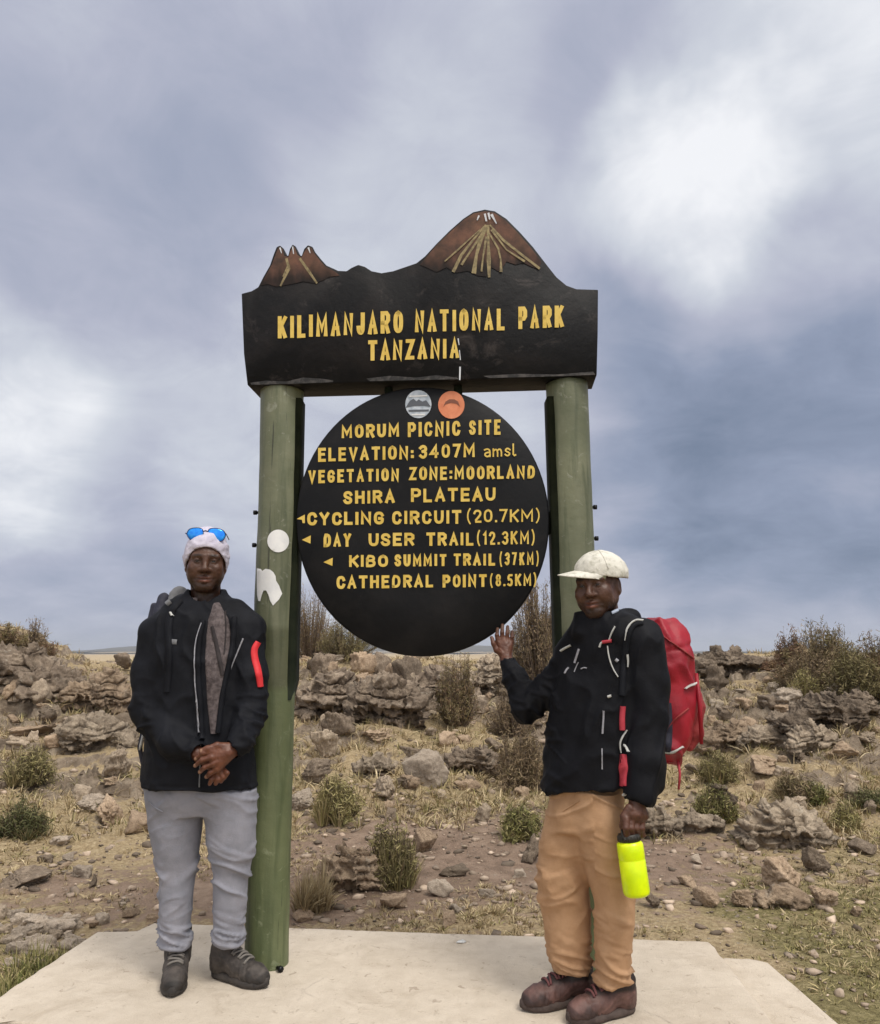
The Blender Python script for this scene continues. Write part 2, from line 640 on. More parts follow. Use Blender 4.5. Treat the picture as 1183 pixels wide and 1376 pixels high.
# ================================================================== CONCRETE SLAB
def concrete_material():
    m, nt, b = new_mat('worn_concrete')
    tc = nd(nt, 'ShaderNodeTexCoord')
    v = tc.outputs['Object']
    n1 = noise(nt, v, 1.6, 7, 0.6)
    n2 = noise(nt, v, 11, 6, 0.65)
    n3 = noise(nt, v, 160, 3, 0.6)
    c = ramp(nt, n1, [(0.3, (0.47, 0.40, 0.31)), (0.5, (0.555, 0.483, 0.388)), (0.7, (0.615, 0.54, 0.44))])
    c = mixc(nt, 0.35, c, ramp(nt, n2, [(0.3, (0.36, 0.30, 0.24)), (0.6, (0.58, 0.51, 0.43))]))
    sp = noise(nt, v, 24, 4, 0.6, 1.0)
    c = mixc(nt, math_n(nt, 'MULTIPLY', ramp(nt, sp, [(0.62, 0.0), (0.70, 1.0)]), 0.55), c, (0.24, 0.185, 0.135))
    st = noise(nt, v, 4.2, 7, 0.7, 0.8)
    c = mixc(nt, math_n(nt, 'MULTIPLY', ramp(nt, st, [(0.54, 0.0), (0.70, 1.0)]), 0.42), c, (0.33, 0.265, 0.195))
    # fine worn cracks
    vo = nd(nt, 'ShaderNodeTexVoronoi', feature='DISTANCE_TO_EDGE')
    vo.inputs['Scale'].default_value = 1.1
    wv = mixc(nt, 0.25, v, nd(nt, 'ShaderNodeTexNoise').outputs['Color'], 'ADD')
    lk(nt, wv, vo.inputs['Vector'])
    cr = math_n(nt, 'MULTIPLY', ramp(nt, vo.outputs['Distance'], [(0.0, 1.0), (0.006, 0.0)]), ramp(nt, n2, [(0.5, 0.0), (0.65, 0.45)]))
    c = mixc(nt, cr, c, (0.2, 0.16, 0.13))
    lk(nt, c, b.inputs['Base Color'])
    b.inputs['Roughness'].default_value = 0.9
    b.inputs['Specular IOR Level'].default_value = 0.25
    bp = nd(nt, 'ShaderNodeBump')
    bp.inputs['Distance'].default_value = 0.006
    lk(nt, math_n(nt, 'ADD', math_n(nt, 'MULTIPLY', n3, 0.6), n2), bp.inputs['Height'])
    lk(nt, bp.outputs[0], b.inputs['Normal'])
    return m


M_CONC = concrete_material()


def slab_px(px, py, z=0.0):
    d = ray(px, py)
    t = (z - HC) / d.z
    return CAM + d * t


def slab(name, pts, z, thick, rough_edge=0.006, seed=3):
    """flat slab with a slightly chipped, rounded edge"""
    pts = [Vector((p[0], p[1], 0)) for p in pts]
    out = []
    n = len(pts)
    for i in range(n):
        a, b = pts[i], pts[(i + 1) % n]
        L = (b - a).length
        k = max(1, int(L / 0.03))
        for j in range(k):
            out.append(a.lerp(b, j / k))
    c = sum(out, Vector()) / len(out)
    arr = np.array([[p.x, p.y, 0] for p in out])
    jit = vn3(arr * 9, seed) * rough_edge + vn3(arr * 30, seed + 1) * rough_edge * 0.6
    rings = []
    for inset, zz in ((0.0, z - thick), (0.0, z - 0.016), (0.004, z - 0.006), (0.014, z), (0.03, z + 0.0002)):
        ring = []
        for p, jj in zip(out, jit):
            dv = (c - p).normalized()
            q = p + dv * (inset + abs(jj) * (1.5 if zz > z - 0.01 else 1.0))
            ring.append((q.x, q.y, zz))
        rings.append(ring)
    V = [v for r in rings for v in r]
    m = len(out)
    F = []
    for r in range(len(rings) - 1):
        for i in range(m):
            F.append((r * m + i, r * m + (i + 1) % m, (r + 1) * m + (i + 1) % m, (r + 1) * m + i))
    F.append(tuple((len(rings) - 1) * m + i for i in range(m)))
    o = obj(name, V, F, M_CONC, smooth=False)
    tag(o, kind='structure')
    return o


s_bl, s_bl2, s_bl3 = slab_px(128, 1252), slab_px(181, 1251), slab_px(204, 1240)
s_bm, s_br = slab_px(390, 1246), slab_px(957, 1265)
s_l = slab_px(-60, 1386)
s_fl = slab_px(-70, 1388)
s_r = slab_px(1046, 1376)
dv = (s_r - s_br)
s_fr = s_br + dv * 1.7
front = s_fr.y
SLAB1 = [s_bl, slab_px(-75, 1384), slab_px(8, 1372.5), slab_px(60, 1377), Vector((-1.2, 2.86, 0)), Vector((1.6, 2.70, 0)), s_fr, s_br, s_bm, s_bl3, s_bl2]
slab('concrete_slab', SLAB1, 0.0, 0.2)
zz = -0.055
SLAB2 = [s_br + Vector((-0.05, -0.12, 0)), s_fr + Vector((-0.05, 0, 0)), slab_px(1225, 1440, zz), slab_px(1131, 1376, zz), slab_px(1031, 1292, zz),
         slab_px(1005, 1286.5, zz), slab_px(972, 1285.5, zz)]
slab('concrete_step', SLAB2, zz, 0.2, seed=8)


def on_slab(x, y, pad=0.0):
    for poly in (SLAB1, SLAB2):
        cx_ = sum(p[0] for p in poly) / len(poly)
        cy_ = sum(p[1] for p in poly) / len(poly)
        pp = [(p[0] + (p[0] - cx_) * pad, p[1] + (p[1] - cy_) * pad) for p in poly]
        c = False
        for i in range(len(pp)):
            x1, y1 = pp[i]
            x2, y2 = pp[(i + 1) % len(pp)]
            if (y1 > y) != (y2 > y) and x < (x2 - x1) * (y - y1) / (y2 - y1) + x1:
                c = not c
        if c:
            return True
    return False


# ================================================================== SIGN
def ray_plane(px, py, p0, nrm):
    d = ray(px, py)
    return CAM + d * ((p0 - CAM).dot(nrm) / d.dot(nrm))


M_POST = pm('green_post_paint', (0.094, 0.108, 0.053), (0.150, 0.158, 0.088), 5.0, 0.55, 0.5, 25, lo=0.3, hi=0.7, dist=0.006)
_nt = M_POST.node_tree
_b = _nt.nodes['Principled BSDF']
_tc = nd(_nt, 'ShaderNodeTexCoord')
_mp = nd(_nt, 'ShaderNodeMapping')
_mp.inputs['Scale'].default_value = (14, 14, 1.1)
lk(_nt, _tc.outputs['Object'], _mp.inputs[0])
_st = noise(_nt, _mp.outputs[0], 2.0, 6, 0.6, 0.4)
_old = _b.inputs['Base Color'].links[0].from_socket
_c = mixc(_nt, math_n(_nt, 'MULTIPLY', ramp(_nt, _st, [(0.50, 0.0), (0.70, 1.0)]), 0.75), _old, (0.052, 0.066, 0.028))
_mp2 = nd(_nt, 'ShaderNodeMapping')
_mp2.inputs['Scale'].default_value = (40, 40, 1.0)
lk(_nt, _tc.outputs['Object'], _mp2.inputs[0])
_ck = noise(_nt, _mp2.outputs[0], 1.6, 5, 0.6, 0.3)
_c = mixc(_nt, math_n(_nt, 'MULTIPLY', ramp(_nt, _ck, [(0.655, 0.0), (0.69, 1.0)]), 0.8), _c, (0.025, 0.028, 0.016))
_sc = noise(_nt, _tc.outputs['Object'], 16, 6, 0.7, 0.8)
_c = mixc(_nt, math_n(_nt, 'MULTIPLY', ramp(_nt, _sc, [(0.60, 0.0), (0.68, 1.0)]), 0.5), _c, (0.28, 0.29, 0.21))
_at = nd(_nt, 'ShaderNodeAttribute', attribute_name='Col')
_c = mixc(_nt, 1.0, _c, _at.outputs['Color'], 'MULTIPLY')
lk(_nt, _c, _b.inputs['Base Color'])

M_BOARD = pm('black_sign_paint', (0.0035, 0.0038, 0.005), (0.012, 0.011, 0.0115), 6.0, 0.5, 0.35, 30, lo=0.45, hi=0.75, dist=0.004, spec=0.2)
M_BOARD2 = pm('weathered_black_timber', (0.0055, 0.0055, 0.0065), (0.020, 0.0165, 0.016), 4.5, 0.6, 0.6, 24, lo=0.45, hi=0.75, dist=0.006, spec=0.18)
_nt = M_BOARD2.node_tree
_b = _nt.nodes['Principled BSDF']
_tc = nd(_nt, 'ShaderNodeTexCoord')
_sc = noise(_nt, _tc.outputs['Object'], 7, 7, 0.72, 0.6)
_old = _b.inputs['Base Color'].links[0].from_socket
_c = mixc(_nt, math_n(_nt, 'MULTIPLY', ramp(_nt, _sc, [(0.58, 0.0), (0.74, 1.0)]), 0.42), _old, (0.13, 0.11, 0.105))
lk(_nt, _c, _b.inputs['Base Color'])
M_GREENBLACK = pm('matt_green_black', (0.010, 0.014, 0.009), (0.022, 0.027, 0.016), 8, 0.75, 0.4, 30, dist=0.005, spec=0.1)
M_YEL = pm('hand_painted_yellow', (0.60, 0.40, 0.055), (0.73, 0.53, 0.12), 22, 0.5, 0.3, 60, lo=0.3, hi=0.7, dist=0.002)
M_WHITE = pm('white_sticker', (0.66, 0.67, 0.68), (0.76, 0.76, 0.75), 20, 0.45)
M_ORANGE = pm('faded_orange_sticker', (0.62, 0.19, 0.085), (0.72, 0.26, 0.13), 25, 0.5)
M_SILVER = pm('scuffed_silver_sticker', (0.32, 0.37, 0.42), (0.56, 0.60, 0.64), 30, 0.35, metal=0.3)
M_GREYINK = pm('grey_ink', (0.09, 0.10, 0.12), None, rough=0.6)
M_BROWNINK = pm('brown_ink', (0.20, 0.07, 0.04), None, rough=0.6)
M_STEEL = pm('dark_bolt_steel', (0.02, 0.02, 0.022), None, rough=0.4, metal=0.8)
M_LAVA = pm('mountain_brown_paint', (0.055, 0.031, 0.023), (0.17, 0.082, 0.052), 13, 0.6, 0.3, 40, lo=0.35, hi=0.7, dist=0.003, vcol=True, spec=0.25)
M_STREAK = pm('mountain_ochre_paint', (0.11, 0.082, 0.036), (0.30, 0.235, 0.11), 45, 0.6, lo=0.3, hi=0.6)
M_SNOW = pm('mountain_snow_paint', (0.5, 0.52, 0.56), (0.68, 0.7, 0.74), 30, 0.55)

YL, YR = 3.50, 3.42
base_l, top_l = P(358, 1299, YL), P(379.5, 522, YL + 0.02)
base_r, top_r = P(794, 1317, YR - 0.04), P(762, 517, YR + 0.0)
sign = empty('park_sign', (0.5 * (base_l + base_r)).xy.to_3d(), 'black national park sign with yellow lettering on two tall green posts', 'sign')
PL = Vector((top_l.x, top_l.y - 0.105, 0))
PR = Vector((top_r.x, top_r.y - 0.105, 0))
along = (PR - PL).normalized()
nrm = Vector((along.y, -along.x, 0)).normalized()     # towards the camera
BP = PL                                                # a point on the header's front plane
HB = lambda px, py: ray_plane(px, py, BP, nrm)


def post(name, base, top, r0, r1, mat, parent):
    m = MB()
    axis_v = (top - base)
    n = 40
    ln = axis_v.length
    t = axis_v.normalized()
    a = Vector((0, 1, 0)).cross(t).normalized()
    b = t.cross(a)
    V, F = [], []
    rows = 90
    bot = base - t * 0.05
    for i in range(rows + 1):
        s = i / rows
        p = bot + t * (ln + 0.05) * s
        for k in range(n):
            an = 2 * math.pi * k / n
            d = a * math.cos(an) + b * math.sin(an)
            w = vn3(np.array([[d.x * 1.6 + base.x * 3, d.y * 1.6, s * 5]]), 5)[0] * 0.004 + vn3(np.array([[d.x * 5, d.y * 5, s * 24 + base.x]]), 6)[0] * 0.0016
            r = r0 + (r1 - r0) * s + w
            V.append(p + d * r)
    for i in range(rows):
        for k in range(n):
            k2 = (k + 1) % n
            F.append((i * n + k, i * n + k2, (i + 1) * n + k2, (i + 1) * n + k))
    F.append(tuple(rows * n + k for k in range(n)))
    # coats of paint: dusty grey-green upper length, a darker repainted band, fresher green foot
    Va = np.array([tuple(v) for v in V])
    s_ = np.clip((Va[:, 2] - base.z) / (top.z - base.z), 0, 1) + .012 * vn3(Va * 14, 44)
    up = sstep(.552, .558, s_)[:, None]
    band = ((s_ > .452) & (s_ < .555))[:, None]
    c = np.where(up > .5, np.array([1.12, 1.10, 1.22]), np.array([.92, 1.0, .86]))
    c = np.where(band, np.array([.74, .72, .70]), c)
    c = c * (1 + .16 * fbm3(Va * np.array([6, 6, 2.5]), 45, 3))[:, None]
    o = obj(name, V, F, mat, parent, col=c)
    bv = BVHTree.FromPolygons([tuple(v) for v in V], F)
    return o, bv


post_l, bv_pl = post('post', base_l, top_l, 0.088, 0.098, M_POST, sign)
post_r, bv_pr = post('post', base_r, top_r, 0.090, 0.093, M_POST, sign)


def hit(bv, px, py, lift=0.0):
    d = ray(px, py).normalized()
    loc, nr, i, ds = bv.ray_cast(CAM, d)
    if loc is None:
        return None
    if nr.dot(d) > 0:
        nr = -nr
    return loc + nr * lift - d * (lift * 0.3), nr


def decal(name, outline, bv, mat, parent, lift=0.002, step=3.0, plane=None, shade=None):
    """flat sticker cut to an outline given in photograph pixels, laid on the real surface"""
    poly = [Vector(p) for p in outline]
    xs = [p[0] for p in outline]
    ys = [p[1] for p in outline]
    pts = list(poly)
    n = len(pts)
    from mathutils.geometry import intersect_point_line

    def inside(x, y):
        c = False
        for i in range(n):
            x1, y1 = outline[i]
            x2, y2 = outline[(i + 1) % n]
            if (y1 > y) != (y2 > y) and x < (x2 - x1) * (y - y1) / (y2 - y1) + x1:
                c = not c
        return c
    y = min(ys) + step / 2
    while y < max(ys):
        x = min(xs) + step / 2
        while x < max(xs):
            if inside(x, y):
                pts.append(Vector((x, y)))
            x += step
        y += step
    r = delaunay_2d_cdt(pts, [(i, (i + 1) % n) for i in range(n)], [], 1, 1e-5)
    V, C = [], []
    for p in r[0]:
        C.append(shade(p.x, p.y) if shade else (1, 1, 1))
        if plane is not None:
            V.append(plane(p.x, p.y) + nrm * lift)
        else:
            h = hit(bv, p.x, p.y, lift)
            if h is None:
                V.append(None)
            else:
                V.append(h[0])
    good = [v for v in V if v is not None]
    if not good:
        return None
    mp, VV, CC_ = {}, [], []
    for i, v in enumerate(V):
        if v is not None:
            mp[i] = len(VV)
            VV.append(v)
            CC_.append(C[i])
    F = [tuple(mp[i] for i in f) for f in r[2] if all(i in mp for i in f)]
    return obj(name, VV, F, mat, parent, smooth=True, col=np.array(CC_) if shade else None)


def circle(cx, cy, rx, ry, n=28):
    return [(cx + rx * math.cos(2 * math.pi * k / n), cy + ry * math.sin(2 * math.pi * k / n)) for k in range(n)]


# post stickers, bolts
st1 = decal('sticker', circle(374, 727, 14.2, 15.2), bv_pl, M_WHITE, post_l, 0.003)
tag(st1, 'round white sticker')
torn = [(135, 595), (165, 600), (175, 615), (200, 598), (235, 605), (258, 625), (275, 655), (278, 690), (300, 725), (325, 790), (300, 835), (255, 882),
        (235, 845), (222, 800), (205, 765), (185, 765), (172, 800), (160, 848), (145, 845), (137, 800), (135, 700)]
st2 = decal('sticker', [(320 + x / 5.73 + 2.5, 660 + y / 5.73) for x, y in torn], bv_pl, M_WHITE, post_l, 0.003)
tag(st2, 'torn white sticker')


def bolt(p, d, r, L, parent):
    m = MB()
    m.tube([p, p + d * L * 0.55], r * 0.6, 8)
    m.tube([p + d * L * 0.5, p + d * L], r, 6)
    return m.build('bolt', M_STEEL, parent)


for (px, py) in ((345.5, 688), (343.0, 732)):
    c = base_l.lerp(top_l, (1299 - py) / (1299 - 522))
    bolt(Vector((c.x - 0.085, c.y, P(px, py, YL).z)), Vector((-1, 0, 0)), 0.011, 0.03, post_l)
for (px, py) in ((797, 682), (799, 724)):
    c = base_r.lerp(top_r, (1317 - py) / (1317 - 517))
    bolt(Vector((c.x + 0.082, c.y, P(px, py, YR).z)), Vector((1, 0, 0)), 0.011, 0.03, post_r)
bolt(Vector((base_l.x + 0.06, base_l.y - 0.075, 0.012)), Vector((0.6, -0.6, 0)).normalized(), 0.012, 0.03, post_l)

# dark strips standing along the inner sides of the posts
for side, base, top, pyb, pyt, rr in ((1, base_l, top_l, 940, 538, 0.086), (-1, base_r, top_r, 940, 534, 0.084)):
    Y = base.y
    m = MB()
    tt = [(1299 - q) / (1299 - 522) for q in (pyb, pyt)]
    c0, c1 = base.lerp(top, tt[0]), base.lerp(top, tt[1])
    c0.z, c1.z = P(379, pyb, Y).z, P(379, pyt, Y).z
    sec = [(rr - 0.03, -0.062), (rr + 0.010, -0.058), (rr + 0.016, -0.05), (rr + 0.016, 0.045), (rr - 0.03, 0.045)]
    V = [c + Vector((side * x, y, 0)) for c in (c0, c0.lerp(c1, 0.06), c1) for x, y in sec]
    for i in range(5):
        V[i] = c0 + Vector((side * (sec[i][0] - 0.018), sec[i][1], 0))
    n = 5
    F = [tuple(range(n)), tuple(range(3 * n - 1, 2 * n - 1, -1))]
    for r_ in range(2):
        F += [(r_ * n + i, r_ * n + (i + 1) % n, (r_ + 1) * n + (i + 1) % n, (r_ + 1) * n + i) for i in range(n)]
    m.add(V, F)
    m.build('inner_strip', M_GREENBLACK, sign)

# ---- header board
zp = [(55, 300), (85, 292), (105, 280), (120, 250), (140, 215), (152, 180), (160, 160), (170, 155), (181, 164), (187, 183), (195, 186), (200, 165), (208, 152), (218, 158),
      (226, 180), (235, 187), (243, 165), (254, 154), (268, 159), (276, 175), (292, 195), (310, 215), (345, 231), (370, 232), (385, 222), (405, 213), (425, 219), (445, 232),
      (475, 238), (510, 232), (545, 220), (580, 208), (605, 188), (640, 150), (680, 110), (720, 75), (750, 55), (785, 47), (815, 52), (850, 75), (890, 115), (930, 160),
      (970, 212), (1000, 250), (1030, 275), (1060, 286), (1125, 288), (1124, 420), (1121, 545), (600, 561), (73, 575), (62, 480)]
outline = [(300 + x / 2.232, 260 + y / 2.232) for x, y in zp]
front_pts = [HB(x, y) for x, y in outline]
DEPTH = 0.19
m = MB()
bm = bmesh.new()
vs = [bm.verts.new(p) for p in front_pts]
f = bm.faces.new(vs)
ret = bmesh.ops.extrude_face_region(bm, geom=[f])
for v in ret['geom']:
    if isinstance(v, bmesh.types.BMVert):
        v.co -= nrm * DEPTH
bm.normal_update()
bmesh.ops.recalc_face_normals(bm, faces=bm.faces)
edges = [e for e in bm.edges if len(e.link_faces) == 2 and e.calc_face_angle(0) > 0.6]
bmesh.ops.bevel(bm, geom=edges, offset=0.0025, segments=1, affect='EDGES')
bmesh.ops.triangulate(bm, faces=[f for f in bm.faces if len(f.verts) > 4])
bm.verts.ensure_lookup_table()
V = [v.co.copy() for v in bm.verts]
F = [tuple(v.index for v in f.verts) for f in bm.faces]
bm.free()
header = obj('header_board', V, F, M_BOARD2, sign, smooth=False)
tag(header, 'black header board cut along a mountain skyline')


def zoompts(l, sx=2.232, ox=300, oy=260):
    return [(ox + x / sx, oy + y / sx) for x, y in l]


def paint(outlines_mats, name, parent, plane, lift0):
    """brush-painted shapes, each a separate coat a fraction of a millimetre above the last"""
    V, F, M, mats = [], [], [], []
    for k, (ol, mt) in enumerate(outlines_mats):
        if mt not in mats:
            mats.append(mt)
        r = delaunay_2d_cdt([Vector(p) for p in ol], [(i, (i + 1) % len(ol)) for i in range(len(ol))], [], 1, 1e-5)
        b = len(V)
        V += [plane(p.x, p.y) + nrm * (lift0 + 0.0004 * k) for p in r[0]]
        F += [tuple(b + i for i in f) for f in r[2]]
        M += [mats.index(mt)] * len(r[2])
    return obj(name, V, F, mats, parent, smooth=False, fm=M)


def streak(pts, w0, w1):
    pts = zoompts(pts)
    L, Rr = [], []
    n = len(pts)
    for i, p in enumerate(pts):
        a = pts[max(i - 1, 0)]
        b = pts[min(i + 1, n - 1)]
        dx, dy = b[0] - a[0], b[1] - a[1]
        l = math.hypot(dx, dy)
        w = (w0 + (w1 - w0) * i / (n - 1)) / 2 * (1 + 0.35 * math.sin(i * 2.3 + p[0]))
        L.append((p[0] - dy / l * w, p[1] + dx / l * w))
        Rr.append((p[0] + dy / l * w, p[1] - dx / l * w))
    return L + Rr[::-1]


big = zoompts([(590, 214), (612, 188), (645, 150), (684, 113), (722, 79), (752, 60), (785, 53), (813, 58), (846, 80), (885, 119), (925, 165), (955, 205), (948, 228), (930, 222), (900, 208),
               (878, 214), (850, 204), (830, 236), (806, 222), (790, 250), (760, 246), (735, 232), (700, 238), (670, 222), (640, 236), (610, 222)])
# the painter's brown thins out over the black ground coat towards the foot of each mountain


def brush(y0, y1, seed):
    def f(px, py):
        n = vn3(np.array([[px * .09, py * .03, seed]]), 5)[0] * 9 + vn3(np.array([[px * .3, py * .12, seed]]), 6)[0] * 4
        t = float(sstep(y1, y0, py + n))
        g_ = .08 + .92 * t
        return (g_, g_ * (1 + .05 * n / 9), g_)
    return f


pa = decal('painted_mountain', big, None, M_LAVA, header, 0.0018, 2.2, HB, brush(330, 366, 1))
tag(pa, 'broad brown mountain with ochre streaks and a little snow')
shp = []
for pts, w0, w1 in [([(790, 95), (772, 140), (760, 185), (752, 240)], 4, 6), ([(794, 95), (796, 150), (797, 200), (798, 252)], 3.5, 5), ([(783, 100), (750, 140), (715, 185), (690, 236)], 3, 4),
                    ([(800, 95), (840, 140), (890, 180), (950, 226)], 3, 4), ([(798, 120), (825, 165), (833, 200), (834, 236)], 3, 3), ([(778, 120), (735, 185), (715, 215)], 2.5, 3),
                    ([(790, 130), (780, 190), (775, 235)], 3, 4), ([(805, 110), (850, 170), (905, 205)], 2.5, 3), ([(770, 110), (705, 170), (665, 205)], 1.6, 2.2)]:
    shp.append((streak(pts, w0, w1), M_STREAK))
for pts, w0, w1 in [([(785, 62), (790, 85)], 4, 2), ([(805, 64), (820, 92)], 3, 1.5), ([(768, 68), (762, 82)], 2.5, 1.2), ([(796, 60), (800, 80)], 3, 1.5)]:
    shp.append((streak(pts, w0, w1), M_SNOW))
paint(shp, 'painted_streaks', header, HB, 0.0024)
small = zoompts([(112, 276), (126, 250), (146, 214), (158, 182), (165, 165), (171, 160), (178, 168), (184, 187), (196, 191), (204, 170), (209, 158), (215, 163), (223, 184), (235, 192), (247, 170),
                 (256, 159), (266, 164), (273, 178), (289, 199), (307, 219), (335, 234), (350, 246), (320, 250), (296, 262), (276, 270), (240, 264), (205, 272), (160, 280), (135, 272)])
pa = decal('painted_mountain', small, None, M_LAVA, header, 0.0018, 2.2, HB, brush(352, 384, 2))
tag(pa, 'small brown mountain with three snow-tipped peaks')
shp = []
for pts, w0, w1 in [([(190, 195), (198, 225), (172, 278)], 2.5, 3.5), ([(230, 195), (255, 230), (282, 270)], 2.5, 3), ([(195, 215), (180, 250)], 2, 2)]:
    shp.append((streak(pts, w0, w1), M_STREAK))
for pts, w0, w1 in [([(171, 163), (176, 180)], 2.6, 1), ([(209, 160), (212, 182)], 2.4, 1), ([(256, 163), (262, 180)], 2.6, 1)]:
    shp.append((streak(pts, w0, w1), M_SNOW))
paint(shp, 'painted_streaks', header, HB, 0.0024)
M_WORN = pm('worn_grey_edge', (0.008, 0.0075, 0.0075), (0.075, 0.066, 0.062), 30, 0.7, lo=0.45, hi=0.68)
for ol in ([(82, 568), (130, 561), (190, 564), (240, 552), (300, 556), (330, 561), (330, 566), (230, 570), (140, 572.5), (85, 574)],
           [(430, 555), (500, 547), (580, 552), (640, 545), (700, 552), (712, 557), (600, 559), (440, 563)],
           [(780, 547), (880, 541), (1000, 543), (1110, 534), (1117, 544), (960, 549.5), (800, 553.5)]):
    paint([(zoompts(ol), M_WORN)], 'worn_edge', header, HB, 0.0012)
scr = paint([(streak([(705, 435), (708, 455)], 1.6, 1.2), M_SNOW), (streak([(709, 470), (712, 500)], 1.0, 1.4), M_SNOW), (streak([(711, 520), (710, 560)], 2.0, 2.6), M_SNOW)],
            'white_scratch', header, HB, 0.0022)

# ---- stroke lettering
GL = {
    'A': (1, [[(0, 0), (.5, 1), (1, 0)], [(.2, .33), (.8, .33)]]),
    'B': (.95, [[(0, 0), (0, 1), (.7, 1), (.95, .86), (.95, .64), (.7, .53), (0, .53)], [(.7, .53), (1, .40), (1, .14), (.72, 0), (0, 0)]]),
    'C': (.95, [[(1, .74), (.85, .95), (.5, 1), (.15, .92), (0, .7), (0, .3), (.15, .08), (.5, 0), (.85, .05), (1, .26)]]),
    'D': (.95, [[(0, 0), (0, 1), (.6, 1), (.92, .84), (1, .6), (1, .4), (.92, .16), (.6, 0), (0, 0)]]),
    'E': (.85, [[(1, 1), (0, 1), (0, 0), (1, 0)], [(0, .52), (.85, .52)]]),
    'G': (1, [[(1, .76), (.85, .95), (.5, 1), (.15, .92), (0, .7), (0, .3), (.15, .08), (.5, 0), (.85, .05), (1, .22), (1, .46), (.55, .46)]]),
    'H': (1, [[(0, 0), (0, 1)], [(1, 0), (1, 1)], [(0, .52), (1, .52)]]),
    'I': (.0, [[(0, 0), (0, 1)]]),
    'J': (.75, [[(1, 1), (1, .25), (.8, .04), (.45, 0), (.1, .08), (0, .3)]]),
    'K': (.95, [[(0, 0), (0, 1)], [(1, 1), (0, .42)], [(.3, .58), (1, 0)]]),
    'L': (.8, [[(0, 1), (0, 0), (1, 0)]]),
    'M': (1.35, [[(0, 0), (0, 1), (.5, .30), (1, 1), (1, 0)]]),
    'N': (1.05, [[(0, 0), (0, 1), (1, 0), (1, 1)]]),
    'O': (1, [[(.5, 1), (.15, .92), (0, .7), (0, .3), (.15, .08), (.5, 0), (.85, .08), (1, .3), (1, .7), (.85, .92), (.5, 1)]]),
    'P': (.95, [[(0, 0), (0, 1), (.7, 1), (1, .86), (1, .58), (.7, .45), (0, .45)]]),
    'R': (.98, [[(0, 0), (0, 1), (.7, 1), (1, .86), (1, .62), (.7, .48), (0, .48)], [(.55, .48), (1, 0)]]),
    'S': (.92, [[(1, .78), (.85, .95), (.5, 1), (.15, .95), (0, .78), (.1, .6), (.5, .5), (.9, .4), (1, .22), (.85, .05), (.5, 0), (.15, .05), (0, .22)]]),
    'T': (1, [[(0, 1), (1, 1)], [(.5, 1), (.5, 0)]]),
    'U': (1, [[(0, 1), (0, .3), (.15, .08), (.5, 0), (.85, .08), (1, .3), (1, 1)]]),
    'V': (1, [[(0, 1), (.5, 0), (1, 1)]]),
    'Y': (1, [[(0, 1), (.5, .48), (1, 1)], [(.5, .48), (.5, 0)]]),
    'Z': (.95, [[(0, 1), (1, 1), (0, 0), (1, 0)]]),
    '0': (.9, [[(.5, 1), (.15, .92), (0, .7), (0, .3), (.15, .08), (.5, 0), (.85, .08), (1, .3), (1, .7), (.85, .92), (.5, 1)]]),
    '1': (.3, [[(0, .8), (1, 1), (1, 0)]]),
    '2': (.85, [[(0, .76), (.15, .95), (.5, 1), (.85, .95), (1, .76), (.9, .55), (0, 0), (1, 0)]]),
    '3': (.85, [[(0, .85), (.3, 1), (.7, 1), (1, .84), (.95, .62), (.45, .54)], [(.45, .54), (.95, .46), (1, .2), (.7, 0), (.3, 0), (0, .15)]]),
    '4': (1, [[(.75, 0), (.75, 1), (0, .3), (1, .3)]]),
    '5': (.85, [[(.95, 1), (.1, 1), (.05, .56), (.5, .62), (.9, .52), (1, .28), (.85, .05), (.45, 0), (0, .1)]]),
    '7': (.85, [[(0, 1), (1, 1), (.35, 0)]]),
    '8': (.85, [[(.5, .53), (.1, .64), (.05, .85), (.3, 1), (.7, 1), (.95, .85), (.9, .64), (.5, .53), (.05, .4), (0, .15), (.3, 0), (.7, 0), (1, .15), (.95, .4), (.5, .53)]]),
    '.': (.0, [[(0, 0), (0, .04)]]),
    ':': (.0, [[(0, .08), (0, .13)], [(0, .55), (0, .60)]]),
    '(': (.35, [[(1, 1.16), (.3, .9), (0, .5), (.3, .1), (1, -.16)]]),
    ')': (.35, [[(0, 1.16), (.7, .9), (1, .5), (.7, .1), (0, -.16)]]),
    'a': (.8, [[(0, .62), (.3, .7), (.8, .68), (1, .5), (1, 0)], [(1, .38), (.3, .38), (0, .2), (.3, 0), (.75, .02), (1, .15)]]),
    'm': (1.2, [[(0, 0), (0, .68)], [(0, .5), (.25, .68), (.5, .5), (.5, 0)], [(.5, .5), (.75, .68), (1, .5), (1, 0)]]),
    's': (.7, [[(1, .55), (.7, .68), (.3, .68), (0, .52), (.3, .38), (.7, .32), (1, .18), (.7, 0), (.3, 0), (0, .12)]]),
    'l': (.35, [[(.0, 1.1), (.0, .12), (.5, 0), (1, .06)]]),
}


def letters(name, words, mat, parent, plane, lift, seed=0):
    for i, wd in enumerate(words):
        letter_word(name, [wd], mat, parent, plane, lift, seed * 10 + i)


